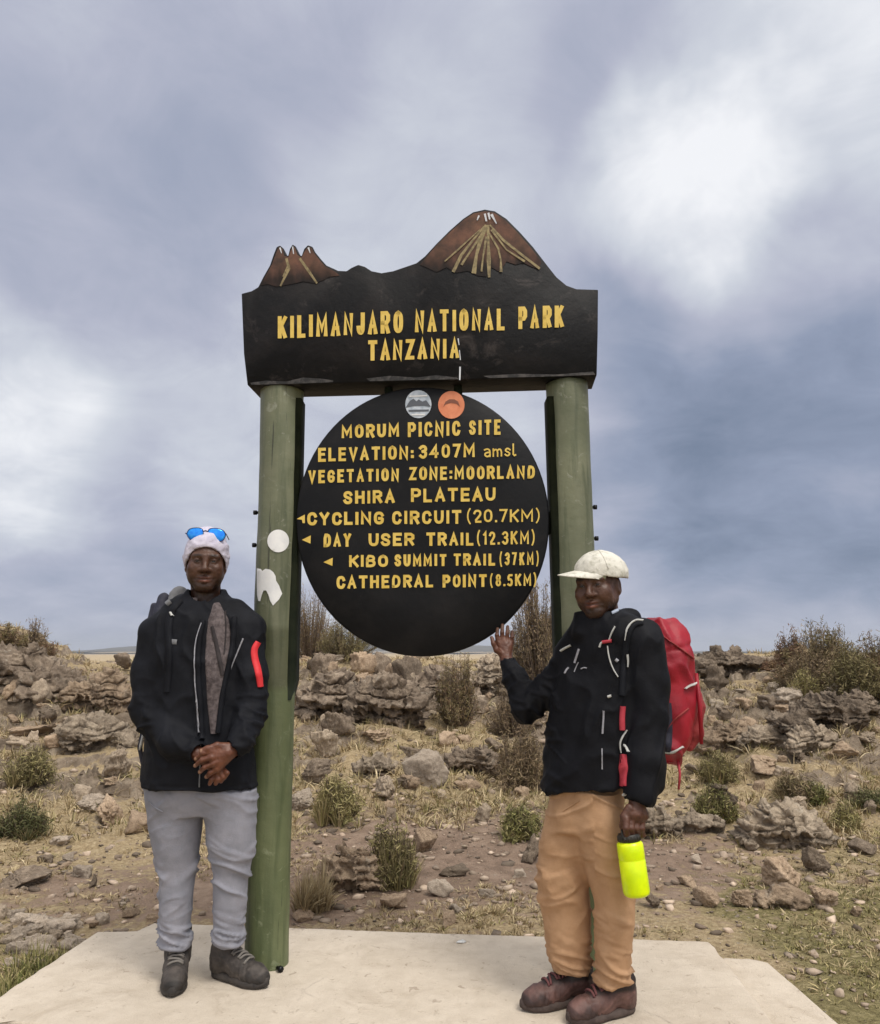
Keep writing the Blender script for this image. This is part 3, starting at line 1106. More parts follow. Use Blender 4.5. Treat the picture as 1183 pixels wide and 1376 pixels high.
def letter_word(name, words, mat, parent, plane, lift, seed=0):
    rr = random.Random(seed)
    V, F = [], []
    k = 0
    for (txt, x0, x1, tl, tr, bl, br, sw) in words:
        gap = 0.22
        hgt = 0.5 * ((bl - tl) + (br - tr))
        asp = []
        for ch in txt:
            asp.append(GL[ch][0])
        # stroke width counts as part of each advance
        unit_sw = sw
        inner = (x1 - x0) - unit_sw * len(txt)
        spc = 0.13 * hgt
        gaps = spc * (len(txt) - 1)
        tot = sum(asp)
        ux = (inner - gaps) / max(tot, 0.01)
        x = x0
        for ch, a in zip(txt, asp):
            gw = a * ux
            gx0 = x + unit_sw / 2
            for pl_ in GL[ch][1]:
                w = unit_sw * (0.55 if ch in '()' else 0.72 if ch in '8M' and hgt < 25 else 0.80 if hgt < 25 else 0.92) * rr.uniform(0.92, 1.08)
                pts = []
                jx, jy = rr.uniform(-.25, .25), rr.uniform(-.3, .3)
                for (u, v) in pl_:
                    X = gx0 + u * gw + jx
                    fr = (X - x0) / (x1 - x0)
                    t_ = tl + (tr - tl) * fr + unit_sw / 2
                    b_ = bl + (br - bl) * fr - unit_sw / 2
                    pts.append(Vector((X, b_ + (t_ - b_) * v + jy)))
                # round the corners of curved strokes a little by subdividing
                if ch in 'CGOSUJD0235689()asmB':
                    for _ in range(1):
                        q = [pts[0]]
                        for i in range(len(pts) - 1):
                            q.append(pts[i].lerp(pts[i + 1], 0.3))
                            q.append(pts[i].lerp(pts[i + 1], 0.7))
                        q.append(pts[-1])
                        pts = q
                n = len(pts)
                # square-ended brush stroke
                d0 = (pts[0] - pts[1]).normalized()
                d1 = (pts[-1] - pts[-2]).normalized()
                pts[0] = pts[0] + d0 * w * 0.42
                pts[-1] = pts[-1] + d1 * w * 0.42
                b0 = len(V)
                lf = lift + 0.00025 * (k % 7)
                k += 1
                for i in range(n):
                    ta = (pts[i] - pts[i - 1]).normalized() if i > 0 else None
                    tb = (pts[i + 1] - pts[i]).normalized() if i < n - 1 else None
                    if ta is None:
                        t = tb
                        s = 1
                    elif tb is None:
                        t = ta
                        s = 1
                    else:
                        t = (ta + tb)
                        if t.length < 1e-6:
                            t = ta
                        t.normalize()
                        c = max(0.45, t.dot(ta))
                        s = 1 / c
                    nn = Vector((-t.y, t.x)) * (w / 2 * s)
                    for sg in (1, -1):
                        q = pts[i] + nn * sg
                        V.append(plane(q.x, q.y) + nrm * lf)
                for i in range(n - 1):
                    F.append((b0 + 2 * i, b0 + 2 * i + 1, b0 + 2 * i + 3, b0 + 2 * i + 2))
            x += gw + unit_sw + spc
    return obj(name, V, F, mat, parent, smooth=False)


letters('lettering', [('KILIMANJARO', 373.5, 542, 424.5, 417.5, 455.5, 448, 5.6), ('NATIONAL', 557.5, 678.8, 416.8, 414.3, 447, 444.3, 5.6), ('PARK', 696.5, 758, 412, 410, 443, 440.3, 5.8)],
        M_YEL, header, HB, 0.0025, 1)
letters('lettering', [('TANZANIA', 494.5, 617.5, 457.3, 454.3, 485.3, 482, 5.4)], M_YEL, header, HB, 0.0025, 2)

# ---- round information board
ypl = 0.5 * (YL + YR) - 0.062
DP0 = P(568, 701, 3.40)
DB = lambda px, py: ray_plane(px, py, DP0, nrm)
m = MB()
n = 96
ring = circle(568, 701, 170.5, 181.5, n)
fp = [DB(x, y) for x, y in ring]
cen = sum(fp, Vector()) / n
prof = [(0.0, 0.0), (0.6, 0.0), (0.985, 0.0), (0.996, -0.004), (1.0, -0.012), (1.0, -0.034), (0.99, -0.04)]
V, F = [cen], []
for (s, d) in prof[1:]:
    V += [cen + (p - cen) * s + nrm * d for p in fp]
for k in range(n):
    F.append((0, 1 + k, 1 + (k + 1) % n))
for r_ in range(len(prof) - 2):
    for k in range(n):
        a, b2 = 1 + r_ * n, 1 + (r_ + 1) * n
        F.append((a + k, b2 + k, b2 + (k + 1) % n, a + (k + 1) % n))
F.append(tuple(1 + (len(prof) - 2) * n + k for k in range(n)))
disc = obj('information_board', V, F, M_BOARD, sign, smooth=False)
tag(disc, 'round black board with yellow lettering')
# bracket that hangs the round board from the header
mb = MB()
for px in (520, 615):
    a = DB(px, 545) - nrm * 0.055
    b = HB(px, 520) - nrm * 0.10
    b = Vector((a.x, a.y, HB(px, 500).z))
    mb.tube([a - nrm * 0.0, b], 0.02, 8)
    mb.build('hanger', M_GREENBLACK, sign)
    mb = MB()
for px in (408, 732):
    mb = MB()
    a = DB(px, 701) - nrm * 0.052
    q = a + along * (0.06 if px > 568 else -0.06)
    mb.prism([q + Vector((0, 0, .05)) + along * -.07, q + Vector((0, 0, .05)) + along * .07, q + Vector((0, 0, -.05)) + along * .07, q + Vector((0, 0, -.05)) + along * -.07], nrm * 0.011, nrm * -0.011)
    mb.build('fixing_plate', M_GREENBLACK, sign)
rows = [
    [('MORUM', 458.7, 537.4, 571, 568.5, 589.8, 588, 4.9), ('PICNIC', 548, 619.3, 567, 565, 588, 586.5, 4.9), ('SITE', 630, 673.5, 564.6, 563.5, 585.5, 584.8, 4.9)],
    [('ELEVATION:', 427.5, 556.7, 601.5, 598.3, 621, 617.8, 4.7), ('3407M', 563, 638.6, 597.6, 595.5, 617, 615.2, 4.6), ('amsl', 650, 694.5, 598, 597, 615, 613.5, 2.6)],
    [('VEGETATION', 414.4, 536.8, 631.4, 629, 650, 647.3, 4.6), ('ZONE:', 549.6, 608.5, 627.4, 626.2, 646, 645.2, 4.5), ('MOORLAND', 610.5, 719.3, 626.3, 625, 645.3, 643.5, 4.6)],
    [('SHIRA', 461.3, 531, 659.4, 657.8, 678.4, 676.6, 4.9), ('PLATEAU', 551.9, 667, 656, 654.6, 675.8, 674, 4.9)],
    [('CYCLING', 413, 516.5, 688, 686.7, 707, 705.3, 4.9), ('CIRCUIT', 527, 621, 686.2, 685, 705.5, 704.6, 4.9), ('(20.7KM)', 626.7, 726.3, 684.5, 683.5, 703, 701.6, 3.5)],
    [('DAY', 434.6, 472.5, 717, 716.2, 736, 735.2, 4.7), ('USER', 495, 557.5, 716, 715.6, 734.5, 734, 4.7), ('TRAIL', 572.7, 637, 715.6, 715, 734.2, 733.6, 4.7), ('(12.3KM)', 640.5, 719.5, 714, 713, 732.5, 731.8, 3.5)],
    [('KIBO', 469, 522, 745.5, 745, 763, 762.2, 4.6), ('SUMMIT', 530, 600.7, 744.6, 744, 762, 761.4, 4.5), ('TRAIL', 609, 666, 743.6, 743, 761, 760.3, 4.5), ('(37KM)', 670.7, 725, 742.5, 741.5, 760.4, 759.8, 3.5)],
    [('CATHEDRAL', 452, 583, 773.5, 771.8, 792.2, 789.8, 4.7), ('POINT', 594.6, 654.8, 771.8, 771, 790, 789.3, 4.6), ('(8.5KM)', 657.9, 722, 771.5, 770.5, 788.6, 787.6, 3.5)],
]
for i, wds in enumerate(rows):
    letters('lettering', wds, M_YEL, disc, DB, 0.0025, 10 + i)
for i, ar in enumerate(([(399, 697.5), (410, 691.5), (410, 703), (407, 703), (406, 698.5)], [(406, 725.5), (418, 719.5), (417.5, 730.5)], [(435, 755.5), (447.5, 749.5), (447, 760.5)])):
    paint([(ar, M_YEL)], 'painted_arrow', disc, DB, 0.0025)
s1 = decal('sticker', circle(562.5, 543.3, 17.6, 18.8), None, M_SILVER, disc, 0.003, plane=DB)
tag(s1, 'round silver sticker')
paint([([(545.5, 548), (551, 539), (556, 536), (560, 539.5), (563, 537), (568, 540), (573, 538), (579.5, 547), (570, 545.5), (556, 546)], M_GREYINK), ([(549, 551), (577, 550.5), (576, 553), (550, 553.5)], M_GREYINK),
       ([(551, 532), (574, 531), (575, 533), (550, 534)], M_WHITE), ([(553, 556.5), (572, 556.5), (571, 558.5), (554, 558.5)], M_WHITE)], 'sticker_print', s1, DB, 0.0045)
s2 = decal('sticker', circle(606.8, 544.2, 17.8, 18.6), None, M_ORANGE, disc, 0.003, plane=DB)
tag(s2, 'round faded orange sticker')
paint([([(596, 547), (599, 540), (604, 537), (611, 537), (616, 540), (618.5, 547), (614, 543), (607, 541.5), (600, 543)], M_BROWNINK)], 'sticker_print', s2, DB, 0.0045)


# ================================================================== IMPLICIT SURFACES (bodies, clothes)
class Field:
    """signed-distance grid in world space; shapes blend with a smooth union and are meshed with surface nets"""

    def __init__(s, lo, hi, h):
        s.lo, s.h = np.array(lo, float), h
        s.n = np.ceil((np.array(hi) - s.lo) / h).astype(int) + 1
        s.F = np.full(s.n, 0.06, dtype=np.float32)

    def _sl(s, lo, hi):
        a = np.clip(np.floor((np.array(lo) - s.lo) / s.h).astype(int), 0, s.n - 1)
        b = np.clip(np.ceil((np.array(hi) - s.lo) / s.h).astype(int) + 1, a + 1, s.n)
        sl = tuple(slice(i, j) for i, j in zip(a, b))
        ax = [(s.lo[k] + s.h * np.arange(a[k], b[k])) for k in range(3)]
        return sl, ax[0][:, None, None], ax[1][None, :, None], ax[2][None, None, :]

    def _mix(s, sl, d, k, sub):
        A = s.F[sl]
        if sub:
            d = -d
            h = np.maximum(k - np.abs(A - d), 0) / k
            s.F[sl] = np.maximum(A, d) + h * h * k * 0.25
        else:
            h = np.maximum(k - np.abs(A - d), 0) / k
            s.F[sl] = np.minimum(A, d) - h * h * k * 0.25

    def rc(s, p, q, r1, r2, k=0.02, sub=False):
        p, q = np.array(p, float), np.array(q, float)
        pad = max(r1, r2) + 0.06
        sl, X, Y, Z = s._sl(np.minimum(p, q) - pad, np.maximum(p, q) + pad)
        ab = q - p
        L = max(float(ab @ ab), 1e-9)
        t = np.clip(((X - p[0]) * ab[0] + (Y - p[1]) * ab[1] + (Z - p[2]) * ab[2]) / L, 0, 1)
        d = np.sqrt((X - p[0] - t * ab[0]) ** 2 + (Y - p[1] - t * ab[1]) ** 2 + (Z - p[2] - t * ab[2]) ** 2) - (r1 + (r2 - r1) * t)
        s._mix(sl, d.astype(np.float32), k, sub)

    def chain(s, pts, rs, k=0.02):
        for i in range(len(pts) - 1):
            s.rc(pts[i], pts[i + 1], rs[i], rs[i + 1], k)

    def ell(s, c, r, Rm=None, k=0.02, sub=False):
        c, r = np.array(c, float), np.array(r, float)
        pad = max(r) + 0.06
        sl, X, Y, Z = s._sl(c - pad, c + pad)
        x, y, z = X - c[0], Y - c[1], Z - c[2]
        if Rm is not None:
            Q = np.array(Rm).T
            x, y, z = (Q[0, 0] * x + Q[0, 1] * y + Q[0, 2] * z, Q[1, 0] * x + Q[1, 1] * y + Q[1, 2] * z, Q[2, 0] * x + Q[2, 1] * y + Q[2, 2] * z)
        k0 = np.sqrt((x / r[0]) ** 2 + (y / r[1]) ** 2 + (z / r[2]) ** 2)
        k1 = np.sqrt((x / r[0] ** 2) ** 2 + (y / r[1] ** 2) ** 2 + (z / r[2] ** 2) ** 2) + 1e-9
        s._mix(sl, (k0 * (k0 - 1) / k1).astype(np.float32), k, sub)

    def loft(s, zs, cx, cy, a, b, yaw=0.0, e=2.0, k=0.03, sub=False, tilt=0.0):
        zs, cx, cy, a, b = [np.array(v, float) for v in (zs, cx, cy, a, b)]
        o = np.argsort(zs)
        zs, cx, cy, a, b = zs[o], cx[o], cy[o], a[o], b[o]
        m = max(a.max(), b.max()) + 0.07
        sl, X, Y, Z = s._sl((cx.min() - m, cy.min() - m, zs[0] - 0.05), (cx.max() + m, cy.max() + m, zs[-1] + 0.05))
        ip = lambda v: (np.interp(Z, zs, v) + np.interp(Z - .018, zs, v) + np.interp(Z + .018, zs, v)) / 3
        CX, CY, A, B = ip(cx), ip(cy), ip(a), ip(b)
        c_, s_ = math.cos(yaw), math.sin(yaw)
        dx, dy = X - CX, Y - CY
        u, v = (c_ * dx + s_ * dy) / A, (-s_ * dx + c_ * dy) / B
        q = (np.abs(u) ** e + np.abs(v) ** e) ** (1 / e)
        d = (q - 1) * np.minimum(A, B)
        d = np.maximum(d, np.maximum(Z + tilt * (X - cx.mean()) - zs[-1], zs[0] - Z + tilt * (X - cx.mean())))
        s._mix(sl, d.astype(np.float32), k, sub)

    def cut(s, p, nrm_, k=0.008):
        """keep only what lies behind the plane (p, nrm_)"""
        sl, X, Y, Z = s._sl(s.lo, s.lo + s.h * s.n)
        d = (X - p[0]) * nrm_[0] + (Y - p[1]) * nrm_[1] + (Z - p[2]) * nrm_[2]
        s.F = np.maximum(s.F, d).astype(np.float32)

    def mesh(s):
        F = s.F.copy()
        for ax in range(3):                                   # closed at the border
            ix = [slice(None)] * 3
            ix[ax] = 0
            F[tuple(ix)] = 0.05
            ix[ax] = -1
            F[tuple(ix)] = 0.05
        ins = F < 0
        nx, ny, nz = F.shape
        cnt = np.zeros((nx - 1, ny - 1, nz - 1), dtype=np.int8)
        for dx in (0, 1):
            for dy in (0, 1):
                for dz in (0, 1):
                    cnt += ins[dx:nx - 1 + dx, dy:ny - 1 + dy, dz:nz - 1 + dz]
        ci, cj, ck = np.nonzero((cnt > 0) & (cnt < 8))
        idx = np.full(cnt.shape, -1, dtype=np.int64)
        idx[ci, cj, ck] = np.arange(len(ci))
        acc = np.zeros((len(ci), 3))
        num = np.zeros(len(ci))
        cs = [(a, b, c) for a in (0, 1) for b in (0, 1) for c in (0, 1)]
        vals = {c: F[ci + c[0], cj + c[1], ck + c[2]].astype(np.float64) for c in cs}
        for c in cs:
            for ax in range(3):
                if c[ax] == 0:
                    e = list(c)
                    e[ax] = 1
                    e = tuple(e)
                    a, b = vals[c], vals[e]
                    cr = (a < 0) != (b < 0)
                    t = np.where(cr, a / np.where(cr, a - b, 1), 0)
                    for q in range(3):
                        acc[:, q] += np.where(cr, c[q] + (t if q == ax else 0), 0)
                    num += cr
        V = s.lo + s.h * (np.stack([ci, cj, ck], 1) + acc / num[:, None])
        Q = []
        for ax in range(3):
            o1, o2 = [(1, 2), (2, 0), (0, 1)][ax]
            lo_ = [slice(1, -1)] * 3
            lo_[ax] = slice(0, -1)
            hi_ = [slice(1, -1)] * 3
            hi_[ax] = slice(1, None)
            A, B = ins[tuple(lo_)], ins[tuple(hi_)]
            for flip in (False, True):
                m = (A & ~B) if not flip else (~A & B)
                p = np.stack(np.nonzero(m), 1)
                if not len(p):
                    continue
                base = p.copy()
                for q in range(3):
                    if q != ax:
                        base[:, q] += 1
                e1 = np.zeros(3, int)
                e1[o1] = 1
                e2 = np.zeros(3, int)
                e2[o2] = 1
                g = lambda d: idx[tuple((base - d).T)]
                q4 = np.stack([g(e1 + e2), g(e2), g(0 * e1), g(e1)], 1)
                if flip:
                    q4 = q4[:, ::-1]
                Q.append(q4)
        return V, np.concatenate(Q)


def vnormals(V, Q):
    n = np.cross(V[Q[:, 2]] - V[Q[:, 0]], V[Q[:, 3]] - V[Q[:, 1]])
    N = np.zeros_like(V)
    for k in range(4):
        np.add.at(N, Q[:, k], n)
    return N / (np.linalg.norm(N, axis=1, keepdims=True) + 1e-12)


def relax(V, Q, it=2, lam=0.5):
    for _ in range(it):
        S = np.zeros_like(V)
        c = np.zeros(len(V))
        for k in range(4):
            np.add.at(S, Q[:, k], V[Q[:, (k + 1) % 4]])
            np.add.at(S, Q[:, k], V[Q[:, (k + 3) % 4]])
            np.add.at(c, Q[:, k], 2)
        V = V + lam * (S / c[:, None] - V)
    return V


def ridged(p, seed, oct=2):
    n = fbm3(p, seed, oct)
    return 1 - np.minimum(np.abs(n) * 2.2, 1)


def bvh(V, Q):
    return BVHTree.FromPolygons([tuple(v) for v in V], [tuple(int(i) for i in f) for f in Q])


def resample(pts, step):
    out = [Vector(pts[0])]
    for a, b in zip(pts[:-1], pts[1:]):
        a, b = Vector(a), Vector(b)
        n = max(1, int((b - a).length / step))
        out += [a.lerp(b, (i + 1) / n) for i in range(n)]
    return out


def smooth2(pts, it=2):
    for _ in range(it):
        q = [pts[0]]
        for a, b in zip(pts[:-1], pts[1:]):
            a, b = Vector(a), Vector(b)
            q += [a.lerp(b, .25), a.lerp(b, .75)]
        q.append(pts[-1])
        pts = q
    return pts


def strap(name, pts, w, bv, mat, parent, lift=0.004, curve=True, label=None):
    """a flat strip sewn on or lying over the surface, along a line read off the photograph"""
    pts = [Vector(p) for p in pts]
    if curve and len(pts) > 2:
        pts = smooth2(pts)
    pts = resample(pts, 2.5)
    prof = [(-.5, 0.0003), (-.42, .85), (0, 1.0), (.42, .85), (.5, 0.0003)]
    rowsV = []
    n = len(pts)
    for i, p in enumerate(pts):
        t = (pts[min(i + 1, n - 1)] - pts[max(i - 1, 0)])
        if t.length < 1e-6:
            continue
        t.normalize()
        nn = Vector((-t.y, t.x))
        ww = w(i / (n - 1)) if callable(w) else w
        if mat is M_WHITECORD:
            ww *= .85
        row = []
        for s_, l_ in prof:
            q = p + nn * ww * s_
            h = hit(bv, q.x, q.y, lift * l_ if l_ > 0.01 else 0.0003)
            if h is None:
                h = hit(bv, p.x, p.y, lift * l_)
            row.append(None if h is None else h[0])
        if all(r is not None for r in row):
            rowsV.append(row)
    if len(rowsV) < 2:
        print('strap missed', name, pts[0])
        return None
    V = [v for r in rowsV for v in r]
    k = len(prof)
    F = []
    for i in range(len(rowsV) - 1):
        for j in range(k - 1):
            F.append((i * k + j, i * k + j + 1, (i + 1) * k + j + 1, (i + 1) * k + j))
    o = obj(name, V, F, mat, parent)
    if label:
        o['label'] = label
    return o


# ---- cloth / skin materials
M_SKIN = pm('dark_brown_skin', (0.062, 0.026, 0.0155), (0.092, 0.041, 0.024), 30, 0.48, 0.35, 220, vcol=True, dist=0.0014, spec=0.42)
M_EYEW = pm('eye_white', (0.42, 0.38, 0.35), None, rough=0.3)
M_EYED = pm('eye_iris', (0.008, 0.005, 0.004), None, rough=0.15)
M_JACKET_A = pm('black_softshell', (0.0045, 0.005, 0.0075), (0.0095, 0.0105, 0.0145), 9, 0.7, 0.5, 28, weave=0.25, dist=0.004, spec=0.16)
M_JACKET_B = pm('black_shell_cloth', (0.0032, 0.0034, 0.0052), (0.0065, 0.007, 0.0100), 9, 0.66, 0.5, 30, weave=0.2, dist=0.004, spec=0.16)
M_GREYTR = pm('grey_cotton_trousers', (0.225, 0.23, 0.265), (0.285, 0.285, 0.325), 14, 0.85, 0.5, 45, weave=0.5, dist=0.004, spec=0.2)
M_TANTR = pm('tan_canvas_trousers', (0.40, 0.235, 0.128), (0.48, 0.295, 0.17), 14, 0.85, 0.5, 45, weave=0.5, dist=0.004, spec=0.2)
M_BEANIE = pm('pale_lilac_knit', (0.50, 0.47, 0.58), (0.60, 0.57, 0.66), 40, 0.9, 0.5, 150, weave=0.6, dist=0.003, spec=0.15)
M_CAP = pm('washed_white_cap_cotton', (0.44, 0.43, 0.36), (0.66, 0.64, 0.57), 38, 0.9, 0.5, 70, weave=0.4, dist=0.003, spec=0.15, lo=0.33, hi=0.5)
M_CAPIN = pm('dark_cap_band', (0.02, 0.015, 0.02), None, rough=0.9)
M_CAPUNDER = pm('olive_brim_lining', (0.20, 0.20, 0.125), None, rough=0.9)
M_LENS = pm('blue_mirror_lens', (0.008, 0.20, 0.90), (0.03, 0.36, 1.0), 60, 0.22, metal=0.35)
M_FRAME = pm('dark_blue_frame', (0.01, 0.012, 0.05), None, rough=0.3)
M_SCARF = pm('mauve_patterned_scarf', (0.070, 0.057, 0.058), (0.165, 0.138, 0.138), 60, 0.95, 0.6, 90, weave=0.6, dist=0.004, spec=0.1)
M_SCARFD = pm('dark_scarf_fold', (0.022, 0.018, 0.02), (0.045, 0.037, 0.038), 50, 0.95)
M_ZIP = pm('reflective_zip', (0.22, 0.22, 0.25), (0.36, 0.36, 0.39), 90, 0.45)
M_WHITECORD = pm('white_cord', (0.40, 0.40, 0.385), (0.52, 0.52, 0.5), 60, 0.7)
M_REDZIP = pm('red_sleeve_zip', (0.60, 0.018, 0.028), (0.7, 0.035, 0.04), 30, 0.6)
M_RED = pm('red_ripstop_nylon', (0.23, 0.0050, 0.016), (0.34, 0.009, 0.022), 8, 0.5, 0.5, 22, weave=0.15, dist=0.006, spec=0.4)
M_REDDARK = pm('dark_red_mesh', (0.20, 0.014, 0.018), (0.29, 0.03, 0.03), 40, 0.75, 0.5, 80, dist=0.004)
M_REDWEB = pm('red_webbing', (0.36, 0.022, 0.04), (0.44, 0.04, 0.06), 60, 0.7, 0.4, 120, dist=0.002)
M_PACKGREY = pm('grey_pack_cloth', (0.13, 0.135, 0.145), (0.21, 0.21, 0.22), 12, 0.75, 0.4, 40, weave=0.3, dist=0.004)
M_PACKDARK = pm('navy_pack_cloth', (0.010, 0.011, 0.026), (0.02, 0.02, 0.036), 12, 0.7, 0.4, 40, weave=0.3, dist=0.004)
M_BOOTA = pm('dusty_grey_leather', (0.024, 0.0195, 0.017), (0.070, 0.058, 0.050), 18, 0.7, 0.6, 55, dist=0.004, vcol=True)
M_BOOTB = pm('oxblood_leather', (0.055, 0.026, 0.022), (0.120, 0.062, 0.052), 18, 0.6, 0.6, 55, dist=0.004, vcol=True)
M_SOLEA = pm('black_rubber', (0.018, 0.016, 0.015), (0.06, 0.05, 0.043), 20, 0.8, 0.5, 60, dist=0.004)
M_SOLEB = pm('brown_rubber', (0.035, 0.022, 0.019), (0.08, 0.057, 0.048), 20, 0.8, 0.5, 60, dist=0.004)
M_LACEA = pm('grey_lace', (0.16, 0.145, 0.13), None, rough=0.8)
M_LACEB = pm('dark_red_lace', (0.13, 0.045, 0.045), None, rough=0.8)
M_HOODLIN = pm('pale_blue_lining', (0.35, 0.40, 0.5), None, rough=0.7)


def rotz(a):
    return np.array([[math.cos(a), -math.sin(a), 0], [math.sin(a), math.cos(a), 0], [0, 0, 1]])


def rotx(a):
    return np.array([[1, 0, 0], [0, math.cos(a), -math.sin(a)], [0, math.sin(a), math.cos(a)]])


def roty(a):
    return np.array([[math.cos(a), 0, math.sin(a)], [0, 1, 0], [-math.sin(a), 0, math.cos(a)]])


class Head:
    """local frame: x to the viewer's right, y towards the face's front, z up; origin mid-head"""

    def __init__(s, c, yaw, pitch=0.0, roll=0.0, sc=1.0):
        s.c, s.sc = np.array(c), sc
        B = np.array([[1, 0, 0], [0, -1, 0], [0, 0, 1]], float)      # face +y -> world -Y (towards the camera)
        s.M = rotz(yaw) @ roty(roll) @ rotx(pitch)
        s.B = B

    def w(s, p):
        return s.c + s.M @ (s.B @ (np.array(p, float) * s.sc))

    def rot(s):
        return s.M @ s.B @ np.diag([1, 1, 1.0])

    def ell(s, F, c, r, k=0.02, sub=False):
        F.ell(s.w(c), np.array(r) * s.sc, s.M, k, sub)

    def rc(s, F, p, q, r1, r2, k=0.02, sub=False):
        F.rc(s.w(p), s.w(q), r1 * s.sc, r2 * s.sc, k, sub)


def build_head(F, H, smile=0.0, wide=1.0):
    e, r = (lambda *a, **k: H.ell(F, *a, **k)), (lambda *a, **k: H.rc(F, *a, **k))
    e((0, -.015, .035), (.076 * wide, .096, .084), k=.01)
    e((0, .018, -.028), (.064 * wide, .070, .082), k=.03)
    e((0, .061, -.070), (.034, .021, .029), k=.022)                               # muzzle
    e((0, .066, -.104), (.021, .018, .014), k=.024)                               # chin
    for s_ in (-1, 1):
        r((s_ * .052 * wide, -.004, -.050), (s_ * .018, .062, -.099), .018, .015, k=.03)   # jaw line
        e((s_ * .042 * wide, .046, -.046), (.022, .030, .036), k=.030)            # fleshy cheek
        e((s_ * .041 * wide, .062, -.025), (.020, .018, .018), k=.026)            # cheek bone
        if smile > .6:
            e((s_ * .037, .071, -.043), (.013, .011, .012), k=.018)
        r((s_ * .012, .084, .019), (s_ * .045, .073, .020), .0095, .0085, k=.022)  # brow
        e((s_ * .032, .100, .000), (.0195, .0165, .0118), k=.012, sub=True)        # socket
        e((s_ * .031, .0745, .000), (.0145, .0138, .0135), k=.004)                 # closed lids ...
        e((s_ * .031, .091, -.0010), (.0150, .0085, .0036), k=.0025, sub=True)     # ... opened
        e((s_ * .0150, .091, -.0390), (.0092, .0110, .0082), k=.009)               # nostril wing
        e((s_ * .076 * wide, -.014, -.012), (.008, .019, .030), k=.012)            # ear
        e((s_ * .083 * wide, -.008, -.010), (.004, .009, .016), k=.006, sub=True)
    r((0, .085, .008), (0, .103, -.029), .0080, .0108, k=.014)
    e((0, .102, -.0355), (.0135, .0125, .0102), k=.009)
    for s_ in (-1, 1):
        r((s_ * .023, .096, -.046), (s_ * (.036 + .005 * smile), .083, -.070), .0026, .0026, k=.012, sub=True)
    w_ = .024 + .006 * smile
    zc = .0045 * smile
    r((-w_, .076, -.0670 + zc), (0, .0885, -.0660), .0045, .0070, k=.007)
    r((w_, .076, -.0670 + zc), (0, .0885, -.0660), .0045, .0070, k=.007)
    r((-w_ * .85, .0755, -.0765 + zc * .6), (0, .0870, -.0795), .0048, .0082, k=.007)
    r((w_ * .85, .0755, -.0765 + zc * .6), (0, .0870, -.0795), .0048, .0082, k=.007)
    r((-w_ * 1.08, .083, -.0715 + zc * 1.3), (0, .0965, -.0728), .0022, .0028, k=.003, sub=True)
    r((w_ * 1.08, .083, -.0715 + zc * 1.3), (0, .0965, -.0728), .0022, .0028, k=.003, sub=True)


def finger(F, pts, r, k=0.005):
    n = len(pts)
    rs = [r[0] + (r[1] - r[0]) * i / (n - 1) for i in range(n)]
    for i in range(n - 1):
        F.rc(pts[i], pts[i + 1], rs[i], rs[i + 1], k)


def skin_colors(V, H, hands, nails=()):
    c = np.ones((len(V), 3))
    c *= (1 + 0.12 * fbm3(V * 40, 3, 2))[:, None]
    # lips a little redder; beard shadow
    M = (H.M @ H.B)
    L = ((V - H.c) @ M) / H.sc
    lip = np.exp(-((L[:, 0] / .026) ** 4) - ((L[:, 2] + .073) / .012) ** 4) * (L[:, 1] > .065)
    low = np.exp(-((L[:, 0] / .017) ** 4) - ((L[:, 2] + .0785) / .0048) ** 4) * (L[:, 1] > .07)
    c = c * (1 - lip[:, None]) + lip[:, None] * np.array([1.35, 1.0, 1.05])
    c = c * (1 - low[:, None]) + low[:, None] * np.array([2.4, 2.1, 2.3])  # highlight on the lower lip painted into the skin colour
    ml = np.exp(-((L[:, 0] / .030) ** 6) - ((L[:, 2] + .0725 - 4.0 * L[:, 0] ** 2) / .0022) ** 2) * (L[:, 1] > .06)
    c *= (1 - .75 * ml)[:, None]  # crease shade between the lips painted as a dark line
    for q in (-1, 1):
        no = np.exp(-((L[:, 0] - q * .0085) / .0048) ** 2 - ((L[:, 2] + .0450) / .0032) ** 2) * (L[:, 1] > .08)
        c *= (1 - .55 * no)[:, None]  # nostril hollows: their shade is coloured in, not carved
    brow = np.exp(-((np.abs(L[:, 0]) - .031) / .018) ** 4 - ((L[:, 2] - .0225) / .0052) ** 2) * (L[:, 1] > .05)
    c *= (1 - .75 * brow)[:, None]
    beard = sstep(-.05, -.075, L[:, 2]) * (L[:, 1] > .0) * (np.linalg.norm(L, axis=1) < .16) * (1 - lip)
    c *= (1 - .55 * beard)[:, None]
    eye = np.exp(-(((np.abs(L[:, 0]) - .031) / .017) ** 2) ** 2 - ((L[:, 2] + .000) / .0085) ** 4) * (L[:, 1] > .06)
    c = c * (1 - .45 * eye[:, None])  # eye-socket shade darkened into the skin colour
    for (cc, rad, colr) in hands:
        w = sstep(rad, rad * 0.6, np.linalg.norm(V - np.array(cc), axis=1))[:, None]
        c = c * (1 - w) + c * w * np.array(colr)
    for (cc, rad) in nails:
        w = sstep(rad, rad * 0.5, np.linalg.norm(V - np.array(cc), axis=1))[:, None]
        c = c * (1 - w) + w * np.array([3.6, 4.6, 5.0])
    return c


def eyes(H, parent, sc=1.0):
    for s_ in (-1, 1):
        c = Vector(H.w((s_ * .031, .0740, -.0005)))
        ax = Vector(H.w((s_ * .031, .2, -.003))) - c
        M = Matrix.Translation(c) @ ax.to_track_quat('Z', 'Y').to_matrix().to_4x4()
        m = MB()
        prof = [(.0001, -.0128), (.008, -.010), (.0128, 0), (.0116, .0052), (.0092, .0088), (.0064, .0110)]
        m.lathe(prof, M, 20, 0)
        m.lathe([(.0066, .0109), (.0048, .0119), (.0001, .0127)], M, 20, 1)
        m.build('eye', [M_EYEW, M_EYED], parent, smooth=True)


